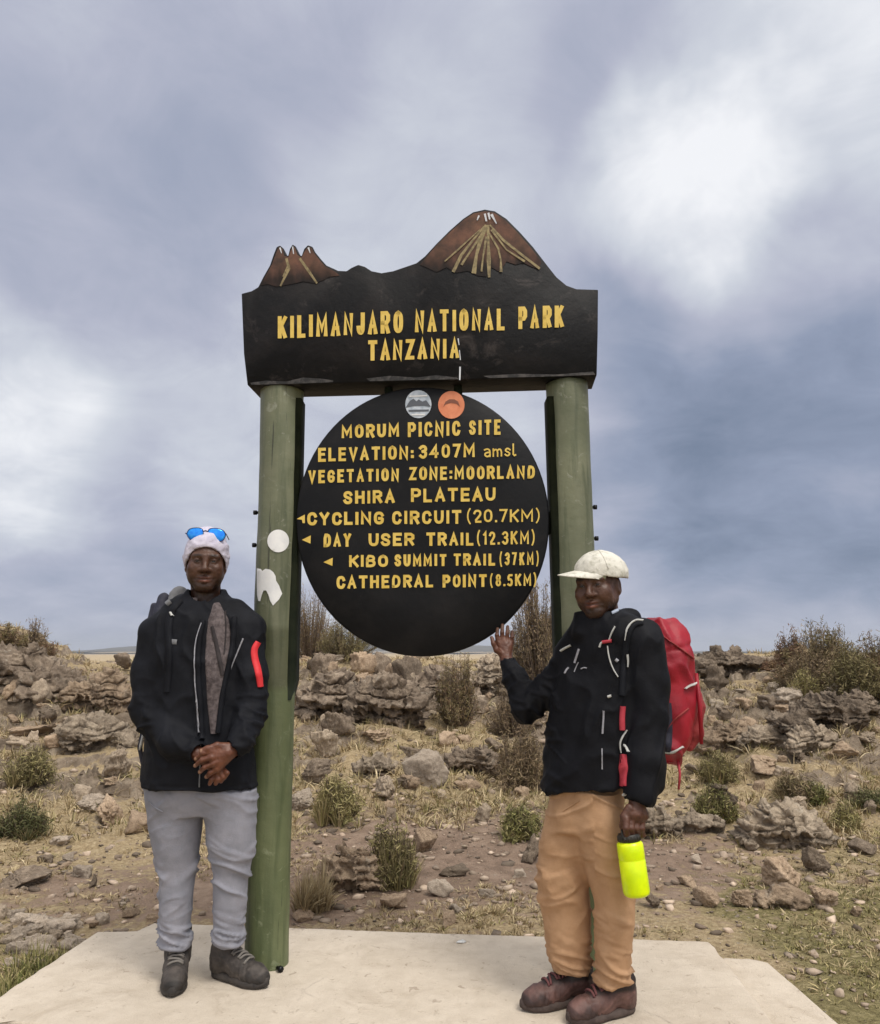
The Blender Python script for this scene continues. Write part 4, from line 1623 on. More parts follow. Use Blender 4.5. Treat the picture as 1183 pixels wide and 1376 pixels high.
def cloth(F, name, mat, parent, fold, it=1):
    V, Q = F.mesh()
    V = relax(V, Q, it, 0.5)
    if fold is not None:
        N = vnormals(V, Q)
        V = V + N * fold(V, N)[:, None]
    o = obj(name, V, Q, mat, parent)
    return o, V, Q


def boot(ankle, direction, L, parent, mu, ms, ml, shaft=0.13, seed=0):
    """hiking boot: upper, rubber sole and laces; heel-back to toe along `direction`, standing at z = 0"""
    d = Vector((direction[0], direction[1], 0)).normalized()
    s_ = Vector((-d.y, d.x, 0))
    heel = Vector(ankle)
    heel.z = 0

    def w(f, l, z):
        return heel + d * (f * L) + s_ * l + Vector((0, 0, z))
    pts = [w(-.05, 0, 0), w(1.02, 0, 0)]
    lo = np.minimum(np.array(pts[0]), np.array(pts[1])) - .09
    hi = np.maximum(np.array(pts[0]), np.array(pts[1])) + .09
    lo[2], hi[2] = -.01, shaft + .06
    F = Field(lo, hi, .0045)
    F.rc(w(.17, 0, .06), w(.20, 0, shaft), .044, .047, .02)
    F.rc(w(.13, 0, .045), w(.16, 0, .10), .040, .040, .02)
    F.rc(w(.22, 0, .085), w(.55, 0, .058), .046, .040, .03)
    F.rc(w(.50, 0, .050), w(.76, .003, .040), .042, .037, .03)
    F.rc(w(.76, .009, .036), w(.88, .005, .032), .035, .030, .02)
    F.rc(w(.74, -.009, .036), w(.86, -.006, .032), .035, .029, .02)
    F.cut(w(0, 0, .022), (0, 0, -1))
    F.ell(w(.20, 0, shaft + .05), (.038, .038, .06), None, .01, sub=True)
    V, Q = F.mesh()
    V = relax(V, Q, 1)
    N = vnormals(V, Q)
    loc = V - np.array(heel)
    f = (loc @ np.array(d)) / L
    l = loc @ np.array(s_)
    z = loc[:, 2]
    disp = -.0022 * np.exp(-((f - .80 + z * 1.2) / .012) ** 2) + .0030 * sstep(.03, .02, np.abs(z - .035 - .02 * (f > .78)) - .012) * (f > .62)
    disp += -.002 * np.exp(-((z - .075 + (f - .2) * .12) / .004) ** 2) * (f < .5) + .003 * sstep(shaft - .012, shaft + .004, z)
    disp += .0016 * fbm3(V * 70, 7 + seed, 3) - .0025 * ridged(np.stack([f * 16, l * 12, z * 20], 1), 5 + seed) * np.exp(-((f - .62) / .1) ** 2)
    V = V + N * disp[:, None]
    tongue = np.exp(-(l / .022) ** 4) * sstep(.22, .27, f) * sstep(.74, .68, f) * sstep(.05, .06, z)
    collar = sstep(shaft - .035, shaft - .02, z)
    rand = sstep(.056, .046, z + .010 * np.sin(f * 30)) * (f > .66) + .6 * sstep(.05, .04, z) * (f < .2)
    tn = np.clip(np.maximum(tongue, collar), 0, 1)[:, None]
    colr = np.ones((len(V), 3)) * (1.12 - .92 * tn) * (1 - .55 * np.clip(rand, 0, 1)[:, None]) * (1 + .5 * (np.exp(-((z - .062 - .03 * np.sin(f * 7)) / .0028) ** 2) * (f < .64))[:, None])
    colr *= (1 + .22 * fbm3(V * 30, 17 + seed, 3))[:, None]
    up = obj('boot', V, Q, mu, parent, col=colr)
    bv = bvh(V, Q)
    # sole
    n = 44
    m = MB()
    rings = []
    for zz, gr in ((.0, -.003), (.004, .002), (.014, .004), (.024, .002), (.031, -.006)):
        ring = []
        for k in range(n):
            a = 2 * math.pi * k / n
            ff = .5 + .5 * math.cos(a) * 1.0
            wd = np.interp(ff, [0, .08, .25, .45, .72, .88, 1], [.018, .034, .037, .035, .048, .040, .016])
            ll = math.sin(a)
            x = w(-.01 + ff * 1.03 + gr * math.cos(a), 0, 0)
            off = s_ * ((wd + gr + .002) * (abs(ll) ** .55) * (1 if ll >= 0 else -1))
            lug = .0035 * (1 if (k % 4) < 2 else 0) if zz < .003 else 0
            arch = .006 * math.exp(-((ff - .40) / .09) ** 2) if zz < .003 else 0
            toe = .010 * max(0, (ff - .86) / .14) ** 1.5
            ring.append(x + off + Vector((0, 0, zz + lug + arch + toe)))
        rings.append(ring)
    V2 = [p for r_ in rings for p in r_]
    F2 = []
    for r_ in range(len(rings) - 1):
        for k in range(n):
            F2.append((r_ * n + k, r_ * n + (k + 1) % n, (r_ + 1) * n + (k + 1) % n, (r_ + 1) * n + k))
    F2.append(tuple(range(n - 1, -1, -1)))
    F2.append(tuple((len(rings) - 1) * n + k for k in range(n)))
    obj('sole', V2, F2, ms, up, smooth=False)
    # laces: crossings that follow the instep
    m = MB()
    prev = None
    for i in range(7):
        f0 = .66 - i * .058
        row = []
        for lx in np.linspace(-.027, .027, 7):
            p = w(f0 + (.03 if i % 2 else -.0) * (lx / .024), lx, .25)
            h = bv.ray_cast(p, Vector((0, 0, -1)))
            if h[0] is not None:
                row.append(h[0] + h[1] * .003)
        if len(row) > 3:
            m.tube(row, .0046, 6)
    for sg in (-1, 1):
        st_ = w(.30, sg * .006, shaft + .0)
        h = bv.ray_cast(st_ + d * .12, -d)
        if h[0] is not None:
            p0 = h[0] + h[1] * .004
            m.tube([p0, p0 + s_ * sg * .014 + d * .010 + Vector((0, 0, .006)), p0 + s_ * sg * .026 + d * .012 - Vector((0, 0, .012)), p0 + s_ * sg * .016 + d * .010 - Vector((0, 0, .022))], .0026, 6)
    if m.V:
        m.build('laces', ml, up, smooth=True)
    return up


def ix(v):
    return np.array(v, dtype=float)


# ------------------------------------------------------------------ MAN WITH BLUE SUNGLASSES (left)
YA = 3.33
A = lambda px, py, Y=YA: ix(P(px, py, Y))
man_a = empty('person', (A(272, 1320)[0], YA, 0.0), 'man in pale beanie and black jacket with clasped hands leaning beside the left green post', 'person')


def px_loft(rows, Y, bfun):
    z, cx, cy, a, b = [], [], [], [], []
    for r in rows:
        py, c, hw = r[0], r[1], r[2]
        yy = r[4] if len(r) > 4 else Y
        p = P(c, py, yy)
        z.append(p.z)
        cx.append(p.x)
        cy.append(yy)
        a.append(hw * mpp(p))
        b.append(r[3])
    return z, cx, cy, a, b


# body: one skin surface (head, neck, torso core, arms, hands)
HA = Head(A(277, 756, YA - .01), R(15), R(2), R(1), 1.05)
lo, hi = A(165, 1075, 3.0), A(375, 700, 3.5)
lo[0] -= .12
hi[0] += .10
lo[1], hi[1] = 3.0, 3.52
F = Field(lo, hi, .0028)
F.loft(*px_loft([(830, 272, 40, .07), (870, 270, 55, .09), (960, 270, 50, .09), (1060, 270, 52, .09)], YA, None), k=.02)
F.rc(A(277, 775, YA + .02), A(275, 838, YA + .025), .060, .066, .03)
build_head(F, HA, .5, 1.0)
F.chain([A(210, 850), A(198, 952, 3.31), A(262, 1012, 3.165)], [.045, .040, .028], .02)
F.chain([A(330, 850), A(336, 960, 3.29), A(318, 1004, 3.14)], [.045, .040, .029], .02)
# left hand lying over the right one
kn = [(285, 1009, 3.088), (284.5, 1018, 3.082), (287, 1026.5, 3.086), (292, 1033.5, 3.097)]
md = [(273, 1012.5, 3.080), (271.5, 1021.5, 3.076), (275, 1031, 3.083), (283, 1038.5, 3.095)]
tp = [(263.5, 1020, 3.098), (262.5, 1029, 3.096), (268.5, 1037.5, 3.102), (277.5, 1044, 3.110)]
for k_, (a_, b_, c_) in enumerate(zip(kn, md, tp)):
    F.rc(A(317, 1005, 3.135), A(*a_), .022, .0135, .012)
    finger(F, [A(*a_), A(*b_), A(*c_)], (.0110, .0082), .005)
F.rc(A(305, 1012, 3.11), A(296, 1024, 3.105), .024, .018, .015)
finger(F, [A(308, 1003, 3.118), A(292, 1002, 3.096), A(279, 1006, 3.084), A(271, 1009, 3.083)], (.0150, .0090), .006)
# right hand underneath
F.rc(A(262, 1012, 3.165), A(284, 1024, 3.135), .026, .026, .015)
F.rc(A(284, 1024, 3.135), A(296, 1038, 3.130), .026, .018, .015)
for i, (x, y) in enumerate([(304, 1044), (299, 1049), (292, 1052), (284, 1052)]):
    finger(F, [A(300 - i * 5, 1035 + i * 1.5, 3.128), A(x + 1, y - 5, 3.118), A(x - 2, y + 1, 3.122)], (.0105, .0080), .005)
V, Q = F.mesh()
V = relax(V, Q, 1, .4)
N = vnormals(V, Q)
V = V + N * (.0010 * fbm3(V * 90, 5, 3))[:, None]
nl = [(A(c_[0] - 0.5, c_[1], c_[2] - .008), .0085) for c_ in tp] + [(A(270, 1008.5, 3.076), .009)]
hc = A(290, 1022, 3.11)
body_a = obj('body', V, Q, M_SKIN, man_a, col=skin_colors(V, HA, [(hc, .14, (1.55, 1.25, 1.12))], nl))
eyes(HA, man_a)

# jacket
lo, hi = A(155, 1085, 3.05), A(385, 775, 3.55)
lo[0] -= .12
hi[0] += .10
lo[1], hi[1] = 3.02, 3.56
F = Field(lo, hi, .0068)
F.loft(*px_loft([(792, 278, 24, .075, YA + .02), (806, 277, 29, .09, YA + .015), (818, 275, 42, .10, YA + .01), (832, 272, 60, .115), (860, 270, 68, .13), (900, 269, 69, .14), (950, 268, 69, .14), (1000, 268, 72, .145),
                 (1033, 269, 75.5, .15), (1056, 269.5, 77, .15)], YA, None), e=2.3, k=.03, tilt=-.02)
F.rc(A(242, 820, YA + .01), A(211, 848, YA + .01), .056, .068, .06)
F.rc(A(315, 822, YA + .01), A(335, 845, YA + .0), .060, .070, .05)
F.chain([A(210, 853), A(201, 900, 3.32), A(199, 955, 3.30), A(236, 998, 3.185), A(263, 1010, 3.155)], [.076, .069, .067, .056, .045], .03)
F.chain([A(333, 846, 3.32), A(337, 905, 3.29), A(336, 962, 3.27), A(324, 996, 3.16), A(317, 1004, 3.135)], [.074, .068, .066, .054, .044], .02)
# collar opening and cuffs
F.rc(A(277, 770, YA - .02), A(276, 812, YA - .01), .066, .060, .01, sub=True)
F.rc(A(277, 800, YA - .10), A(279, 822, YA - .14), .034, .024, .01, sub=True)
F.rc(A(268, 1013, 3.145), A(285, 1020, 3.10), .032, .040, .008, sub=True)
F.rc(A(312, 1008, 3.125), A(296, 1016, 3.09), .032, .040, .008, sub=True)


def fold_jacket_a(V, N):
    d = .0055 * fbm3(V * np.array([9, 9, 7]), 71, 3)
    d += .007 * (-.15 + ridged(np.stack([V[:, 0] * 9 + V[:, 2] * 3, V[:, 1] * 7, V[:, 2] * 4 - V[:, 0] * 3], 1), 72) ** 2.5 - .2)
    el = np.exp(-((V[:, 2] - A(0, 965)[2]) / .12) ** 2) * sstep(.12, .2, np.abs(V[:, 0] - A(270, 960)[0]))
    d += .011 * el * (ridged(V * np.array([7, 7, 22]) + V[:, [2, 0, 1]] * 5, 73) ** 2 - .3)
    hem = np.exp(-((V[:, 2] - A(0, 1050)[2]) / .006) ** 2)
    return d * 1.15 - .003 * hem


jacket_a, VJ, QJ = cloth(F, 'jacket', M_JACKET_A, man_a, fold_jacket_a)
bvJ = bvh(VJ, QJ)
# patterned scarf hanging in the open front, jacket edges and zips
SW = [27, 33, 32, 25, 18, 8]
strap('scarf', [(291, 811), (295, 850), (292, 880), (289.5, 905), (288, 942), (287, 986)], lambda t: float(np.interp(t, [0, .10, .22, .40, .54, .76, 1], [8] + SW)), bvJ, M_SCARF, man_a, .006, label='mauve patterned scarf')
strap('scarf_fold', [(285, 842), (291, 868), (296, 890), (298, 908)], lambda t: 4.5 + 2 * math.sin(t * 3.1), bvJ, M_SCARFD, man_a, .010)
strap('scarf_fold', [(303, 822), (304, 850), (301, 880)], lambda t: 2.2, bvJ, M_SCARFD, man_a, .009)
strap('jacket_edge', [(273, 834), (268, 856), (266, 885), (267, 920), (270, 960), (271, 995)], 8, bvJ, M_JACKET_A, man_a, .012)
strap('zip', [(271.5, 838), (264, 858), (261.5, 882), (262.5, 920), (265, 960), (266.5, 985)], 1.7, bvJ, M_ZIP, man_a, .0135)
strap('jacket_edge', [(315, 830), (314, 862), (307, 895), (299, 930), (293, 985)], 8, bvJ, M_JACKET_A, man_a, .012)
strap('zip', [(327, 858), (320, 875), (312, 893), (305, 912)], 1.9, bvJ, M_ZIP, man_a, .004, label='reflective chest pocket zip')
strap('zip', [(347, 863), (341, 873), (343, 888), (347, 900), (350, 923)], lambda t: 7.5 + 2 * math.sin(3.1 * t), bvJ, M_REDZIP, man_a, .006, label='red sleeve pocket zip')
strap('chest_patch', [(228, 862), (238, 863)], 7, bvJ, M_PACKGREY, man_a, .002)
strap('zip', [(270, 1000), (269, 1030), (268, 1058)], 1.6, bvJ, M_PACKGREY, man_a, .004)

# fleece collar inside the jacket
F = Field(A(240, 850) - .03, A(312, 795) + .05, .0045)
F.lo[1] = YA - .14
F = Field((A(240, 0)[0], YA - .14, A(0, 850)[2]), (A(315, 0)[0], YA + .12, A(0, 796)[2]), .0045)
F.loft(*px_loft([(804, 277, 24.5, .082, YA + .012), (815, 277, 26, .088, YA + .006), (832, 277, 27, .094, YA), (845, 277, 26, .09, YA)], YA, None), e=2.1, k=.01)
F.loft(*px_loft([(790, 277, 21.5, .072, YA + .012), (805, 277, 21, .072, YA + .006), (822, 277, 19, .068, YA), (836, 277, 14, .05, YA)], YA, None), e=2.1, k=.008, sub=True)
F.rc(A(279, 796, YA - .13), A(281, 826, YA - .13), .030, .012, .01, sub=True)
cloth(F, 'fleece_collar', M_SCARF, man_a, lambda V, N: .002 * fbm3(V * 30, 75, 2))

# trousers
lo, hi = A(185, 1300, 3.2), A(360, 1020, 3.5)
lo[0] -= .12
hi[0] += .10
lo[1], hi[1] = 3.18, 3.5
F = Field(lo, hi, .0058)
YT = YA + .01
F.loft(*px_loft([(1030, 269, 69, .125), (1060, 269, 72, .125), (1078, 270, 70, .12), (1092, 272, 60, .10)], YT, None), e=2.4, k=.03)
F.loft(*px_loft([(1060, 236, 37, .10), (1100, 235.5, 36, .10), (1140, 237.5, 31.5, .090), (1170, 239, 26, .080), (1185, 239, 24.5, .076), (1220, 236.5, 22, .070), (1245, 235, 20.5, .066), (1258, 235, 20.5, .066), (1272, 236, 18.5, .058)], YT, None), k=.025)
F.loft(*px_loft([(1060, 307, 38, .10), (1100, 309.5, 34, .10), (1140, 311, 31.5, .092), (1165, 311, 27.5, .082), (1180, 310, 24, .075), (1215, 308.5, 22.5, .070), (1242, 307, 20.5, .066), (1256, 306.5, 19.5, .064), (1268, 306, 18.5, .058)], YT - .02, None), k=.025)


def fold_trousers(zk, za, seed, xmid):
    def f(V, N):
        z = V[:, 2]
        knee = np.exp(-((z - zk) / .10) ** 2)
        ank = np.exp(-((z - za) / .075) ** 2)
        crotch = np.exp(-((z - (zk + .33)) / .10) ** 2)
        q = np.stack([V[:, 0] * 5, V[:, 1] * 5, z * 17 + V[:, 0] * 7 * np.sign(V[:, 0] - xmid)], 1)
        d = .0035 * fbm3(V * 12, seed, 3)
        d += (.0018 + .010 * knee + .006 * crotch) * (ridged(q, seed + 1) ** 2.2 * 1.25 - .4)
        q2 = np.stack([V[:, 0] * 6, V[:, 1] * 6, z * 30 + V[:, 0] * 10], 1)
        d += .014 * ank * (ridged(q2, seed + 2) ** 1.8 * 1.2 - .42) + .004 * ank
        return d
    return f


tro_a, VT, QT = cloth(F, 'trousers', M_GREYTR, man_a, fold_trousers(A(0, 1175)[2], A(0, 1258)[2], 91, A(273, 1100)[0]))
bvT = bvh(VT, QT)
strap('trouser_seam', [(199, 1075), (207, 1085), (219, 1091)], 1.6, bvT, M_GREYTR, man_a, .003)
# boots
boot(Vector((P(238.5, 1310, 3.445).x, 3.445, 0)), (.245, -.97), .285, man_a, M_BOOTA, M_SOLEA, M_LACEA, .165, 1)
boot(Vector((P(286, 1318, 3.385).x, 3.385, 0)), (.235, -.125), .275, man_a, M_BOOTA, M_SOLEA, M_LACEA, .165, 2)

# beanie
lo, hi = HA.c - .15, HA.c + np.array([.15, .15, .19])
F = Field(lo, hi, .0038)
HA.ell(F, (0, -.015, .040), (.087, .106, .098), k=.01)
HA.ell(F, (0, -.025, .0), (.086, .098, .085), k=.03)
HA.ell(F, (0, -.030, .112), (.050, .060, .035), k=.04)
F.cut(HA.w((0, 0, -.045)), HA.M @ np.array([0, -.35, -1.0]) / 1.06)
HA.rc(F, (0, .02, -.023), (0, .25, -.023), .0775, .0775, .008, sub=True)
HA.ell(F, (0, .0, -.10), (.068, .085, .11), k=.01, sub=True)
bean, VB, QB = cloth(F, 'beanie', M_BEANIE, man_a, lambda V, N: .0028 * fbm3(V * 28, 101, 3) + .0035 * (ridged(V * np.array([9, 9, 26]), 102) - .5))
bvB = bvh(VB, QB)
# sunglasses pushed up on the beanie
sg = empty('sunglasses', A(276, 718, 3.2), 'sunglasses', None)
sg.parent = man_a
sg.location = Vector(A(276, 718, 3.2)) - ORG[man_a]
del sg['label']
for ol in ([(249.5, 717), (252, 711.5), (257, 709.3), (266, 709), (272, 710.5), (274, 716), (271.5, 722.5), (266, 726), (258, 726.3), (252.5, 723)],
           [(279, 716), (280.5, 710.8), (286, 709.5), (295, 710.3), (300.5, 713), (302.8, 718.5), (300, 725), (295.5, 728), (288.5, 725.8), (282, 721.5)]):
    pts = [Vector(p) for p in ol]
    cc = sum(pts, Vector((0, 0))) / len(pts)
    cw = P(cc.x, cc.y, 3.2)
    fh = hit(bvB, cc.x, cc.y, .016)[0]
    YS = fh.y
    ring3 = []
    for p in smooth2(pts + [pts[0]], 2)[:-1]:
        q = P(p.x, p.y, YS)
        q.y += ((p.x - 276) / 26) ** 2 * .012
        ring3.append(q)
    cc3 = sum(ring3, Vector()) / len(ring3)
    m = MB()
    n = len(ring3)
    V = [cc3 + Vector((0, -.006, 0))]
    for f_ in (.2, .4, .6, .8, 1.0):
        V += [cc3.lerp(q, f_) + Vector((0, -.006 * (1 - f_ * f_), 0)) for q in ring3]
    V += [q + Vector((0, .003, 0)) for q in ring3]
    Fc = [(0, 1 + k, 1 + (k + 1) % n) for k in range(n)]
    for r_ in range(5):
        Fc += [(1 + r_ * n + k, 1 + (r_ + 1) * n + k, 1 + (r_ + 1) * n + (k + 1) % n, 1 + r_ * n + (k + 1) % n) for k in range(n)]
    obj('lens', V, Fc, M_LENS, sg)
    m.tube(ring3 + ring3[:1], .0016, 6)
    m.build('rim', M_FRAME, sg, smooth=True)
m = MB()
m.tube([P(273.5, 714, YS), P(276.5, 712.8, YS - .003), P(279.5, 714.5, YS)], .002, 6)
m.build('bridge', M_FRAME, sg, smooth=True)
for sx, px0, lx in ((-1, 249.5, -.094), (1, 302.8, .094)):
    m = MB()
    p0 = P(px0, 716.5, YS + .01)
    p1 = p0 + Vector((-sx * .004, .035, -.002))
    p2 = p0 + Vector((-sx * .006, .085, -.016))
    m.tube([p0, p1, p2], .0022, 6)
    m.build('temple', M_FRAME, sg, smooth=True)

# backpack of the left man (mostly hidden behind him)
pk_a = empty('backpack', (A(250, 1000)[0], YA + .2, A(0, 1000)[2]), 'dark backpack worn by the man in the pale beanie, grey lid showing over his shoulder', 'backpack')
lo, hi = A(175, 1040, 3.4), A(330, 780, 3.8)
lo[0] -= .12
hi[0] += .10
lo[1], hi[1] = 3.38, 3.78
F = Field(lo, hi, .009)
F.loft(*px_loft([(812, 252, 44, .08), (840, 256, 58, .11), (900, 258, 62, .12), (980, 258, 62, .12), (1010, 258, 50, .10)], YA + .22, None), e=3.2, k=.03)
cloth(F, 'pack_body', M_PACKDARK, pk_a, lambda V, N: .006 * fbm3(V * 10, 111, 3))
lo, hi = A(195, 850, 3.3), A(290, 765, 3.7)
lo[0] -= .12
hi[0] += .10
lo[1], hi[1] = 3.3, 3.66
F = Field(lo, hi, .006)
F.rc(A(237, 800, YA + .12), A(232, 820, YA + .09), .030, .026, .02)
F.rc(A(243, 798, YA + .13), A(246, 812, YA + .12), .032, .030, .02)
cloth(F, 'pack_lid', M_PACKGREY, pk_a, lambda V, N: .004 * fbm3(V * 20, 112, 3))
lo, hi = A(190, 840, 3.3), A(240, 770, 3.6)
lo[0] -= .12
hi[0] += .10
lo[1], hi[1] = 3.3, 3.56
F = Field(lo, hi, .006)
F.rc(A(220, 805, YA + .11), A(215, 826, YA + .08), .026, .030, .02)
cloth(F, 'pack_collar', M_PACKDARK, pk_a, lambda V, N: .004 * fbm3(V * 20, 113, 3))
strap('shoulder_strap', [(243, 806), (230, 822), (226, 845), (228, 880), (224, 930)], 9, bvJ, M_JACKET_A, pk_a, .008)
strap('strap_buckle', [(225, 813), (230, 809)], 4, bvJ, M_PACKGREY, pk_a, .014)
strap('strap_buckle', [(230.5, 824), (233, 829)], 4, bvJ, M_WHITECORD, pk_a, .014)
m = MB()
m.tube([A(193, 968, 3.42), A(190, 990, 3.40), A(188, 1005, 3.40), A(192, 1030, 3.42), A(198, 1062, 3.42)], [.008, .008, .011, .007, .006], 8, flat=.5)
m.build('hip_strap', M_PACKDARK, pk_a, smooth=True)
m = MB()
m.tube([A(194, 980, 3.385), A(189.5, 1000, 3.38), A(187.5, 1008, 3.38)], [.004, .006, .004], 8)
m.build('strap_buckle', M_WHITECORD, pk_a, smooth=True)


# ------------------------------------------------------------------ MAN WITH RED BACKPACK (right)
YB = 3.06
B_ = lambda px, py, Y=YB: ix(P(px, py, Y))
man_b = empty('person', (B_(800, 1340)[0], YB, 0.0), 'man in off-white cap, black jacket and tan trousers touching the round board', 'person')
YAW = R(-38)
HB_ = Head(B_(803, 787, YB - .01), R(-31), R(3), R(-4), 1.03)
lo, hi = B_(645, 1140, 2.75), B_(905, 725, 3.5)
lo[1], hi[1] = 2.74, 3.46
F = Field(lo, hi, .0028)
F.loft(*px_loft([(850, 808, 36, .07), (900, 806, 46, .08), (1060, 792, 44, .085)], YB + .03, None), yaw=YAW, k=.02)
F.rc(B_(808, 800, YB + .02), B_(812, 862, YB + .03), .060, .066, .03)
build_head(F, HB_, 1.0, 1.03)
F.chain([B_(772, 885, 3.17), B_(707, 952, 3.22), B_(681, 888, 3.325)], [.045, .038, .026], .02)
F.chain([B_(866, 865, 2.97), B_(876, 965, 2.95), B_(860, 1068, 2.885)], [.045, .040, .030], .02)
# raised open hand touching the rim of the board
YH = 3.352
wr = B_(680, 886, 3.335)
kk = [(669.5, 862), (675.5, 859.5), (681.5, 860.5), (687, 864)]
mm_ = [(668, 853.5), (675, 850), (682, 851), (688.5, 856.5)]
tt = [(669, 845), (675.5, 840), (682.5, 842), (688.5, 849)]
for a_, b_, c_ in zip(kk, mm_, tt):
    F.rc(wr, B_(*a_, YH), .021, .0125, .010)
    finger(F, [B_(*a_, YH), B_(*b_, YH - .004), B_(*c_, YH + .022)], (.0098, .0072), .004)
F.rc(B_(679, 879, 3.342), B_(680, 868, YH), .020, .019, .015)
finger(F, [B_(675, 880, 3.330), B_(667.5, 873, 3.322), B_(663.5, 865, 3.322), B_(661, 857, 3.330)], (.0140, .0078), .006)
# left hand closed on the bottle cap
wl = B_(858, 1070, 2.885)
F.rc(wl, B_(855, 1092, 2.875), .029, .031, .02)
F.rc(B_(848, 1094, 2.865), B_(863, 1096, 2.885), .023, .023, .02)
for i, x in enumerate((842, 849, 856, 863)):
    yy = 2.845 + .012 * i
    finger(F, [B_(x, 1101, yy), B_(x - .5, 1113, yy - .010), B_(x + .5, 1122, yy + .004), B_(x + 1, 1125, yy + .024)], (.0118, .0092), .005)
finger(F, [B_(846, 1086, 2.858), B_(838.5, 1098, 2.855), B_(837, 1110, 2.865), B_(839, 1119, 2.88)], (.0145, .0095), .006)
V, Q = F.mesh()
V = relax(V, Q, 1, .4)
N = vnormals(V, Q)
V = V + N * (.0010 * fbm3(V * 90, 6, 3))[:, None]
body_b = obj('body', V, Q, M_SKIN, man_b, col=skin_colors(V, HB_, [(B_(676, 870, 3.34), .085, (1.3, 1.1, 1.05)), (B_(852, 1100, 2.87), .10, (1.15, 1.05, 1.05))]))
eyes(HB_, man_b)

# jacket
lo, hi = B_(655, 1100, 2.75), B_(925, 800, 3.5)
lo[1], hi[1] = 2.72, 3.48
F = Field(lo, hi, .0068)
F.loft(*px_loft([(822, 803, 31, .085, YB + .015), (838, 805, 36, .095, YB + .02), (852, 808, 52, .115, YB + .03), (868, 811, 64, .125, YB + .035), (890, 812, 69, .13, YB + .035), (920, 810, 71, .14, YB + .03), (960, 805, 70, .145, YB + .03),
                 (1000, 801, 70, .145, YB + .03), (1035, 796, 69, .15, YB + .03), (1090, 791, 68, .15, YB + .03)], YB, None), yaw=YAW, e=2.25, k=.03)
F.cut(B_(783, 1066, YB - .1), np.array([.16, 0, -1.0]) / 1.013)
F.rc(B_(840, 848, 3.00), B_(862, 862, 2.98), .066, .074, .05)
F.rc(B_(790, 862, 3.13), B_(772, 884, 3.16), .062, .068, .05)
F.chain([B_(866, 864, 2.975), B_(872, 915, 2.955), B_(873, 965, 2.945), B_(868, 1020, 2.91), B_(862, 1068, 2.885)], [.078, .074, .070, .064, .056], .02)
F.rc(B_(880, 1030, 2.93), B_(880, 1052, 2.92), .040, .038, .03)
F.chain([B_(772, 886, 3.165), B_(740, 926, 3.20), B_(708, 950, 3.225), B_(693, 915, 3.28), B_(684, 893, 3.32)], [.068, .064, .060, .050, .041], .02)
# hood bunched behind the neck
F.rc(B_(828, 838, 3.13), B_(850, 832, 3.10), .034, .036, .03)
F.rc(B_(848, 830, 3.06), B_(832, 846, 2.99), .030, .024, .025)
F.rc(B_(784, 838, 3.05), B_(778, 850, 3.03), .018, .022, .03)
# hem rises to the right; openings
F.rc(B_(806, 790, YB - .0), B_(808, 832, YB - .005), .066, .060, .01, sub=True)
F.rc(B_(859, 1076, 2.885), B_(857, 1100, 2.87), .042, .050, .008, sub=True)
F.rc(B_(682, 888, 3.325), B_(678, 874, 3.34), .030, .040, .008, sub=True)


def fold_jacket_b(V, N):
    d = .0055 * fbm3(V * np.array([9, 9, 7]), 171, 3)
    d += .008 * (ridged(np.stack([V[:, 0] * 8 - V[:, 2] * 3, V[:, 1] * 6, V[:, 2] * 4 + V[:, 0] * 3], 1), 172) ** 2.5 - .3)
    arm = sstep(B_(845, 0)[0], B_(860, 0)[0], V[:, 0]) + sstep(B_(735, 0)[0], B_(720, 0)[0], V[:, 0])
    d += .009 * np.clip(arm, 0, 1) * (ridged(np.stack([V[:, 0] * 9, V[:, 1] * 7, V[:, 2] * 17 + V[:, 0] * 8], 1), 173) ** 2 - .3)
    return d


jacket_b, VJ, QJ = cloth(F, 'jacket', M_JACKET_B, man_b, fold_jacket_b)
bvK = bvh(VJ, QJ)
strap('zip', [(811.5, 955), (811, 970), (810, 986)], 2.6, bvK, M_ZIP, man_b, .004, label='reflective pocket zip')
strap('zip', [(809.3, 1006), (809.5, 1034)], 1.8, bvK, M_ZIP, man_b, .004)
strap('chest_print', [(759, 905), (761.5, 900), (764.5, 897)], 2.2, bvK, M_ZIP, man_b, .0025)
strap('chest_print', [(772, 903), (776, 893), (778, 890)], 1.2, bvK, M_ZIP, man_b, .0025)
strap('chest_print', [(781, 899), (785, 897), (789, 898)], 1.8, bvK, M_ZIP, man_b, .0025)
strap('drawcord', [(778.5, 872), (776, 880), (772.5, 891)], 2.4, bvK, M_ZIP, man_b, .005)
strap('hood_lining', [(822, 823), (829, 820), (838, 815)], 5.5, bvK, M_HOODLIN, man_b, .006)

# trousers
lo, hi = B_(705, 1350, 2.85), B_(865, 1030, 3.3)
lo[1], hi[1] = 2.84, 3.30
F = Field(lo, hi, .0058)
F.loft(*px_loft([(1035, 796, 40, .10, 3.09), (1065, 792, 48, .112, 3.09), (1090, 788, 50, .12, 3.09), (1115, 788, 44, .10, 3.08)], 3.09, None), yaw=R(-20), e=2.3, k=.03)
F.loft(*px_loft([(1066, 774, 34, .09), (1100, 769, 37, .10), (1140, 762, 38, .098), (1170, 758, 37, .092), (1190, 757, 35.5, .088), (1220, 760, 34, .085), (1250, 763, 31, .082), (1280, 766, 27.5, .078), (1300, 768, 24.5, .074), (1318, 771, 25.5, .074), (1331, 772, 24, .072)], 3.13, None), k=.022)
F.loft(*px_loft([(1062, 803, 32, .09), (1100, 806, 34, .105), (1140, 812, 33.5, .098), (1170, 818, 33, .092), (1190, 822, 31, .088), (1215, 826, 27.5, .084), (1250, 826, 25.5, .08), (1290, 824, 23.5, .076), (1310, 824, 24, .074), (1328, 824, 24, .074)], 3.03, None), k=.022)
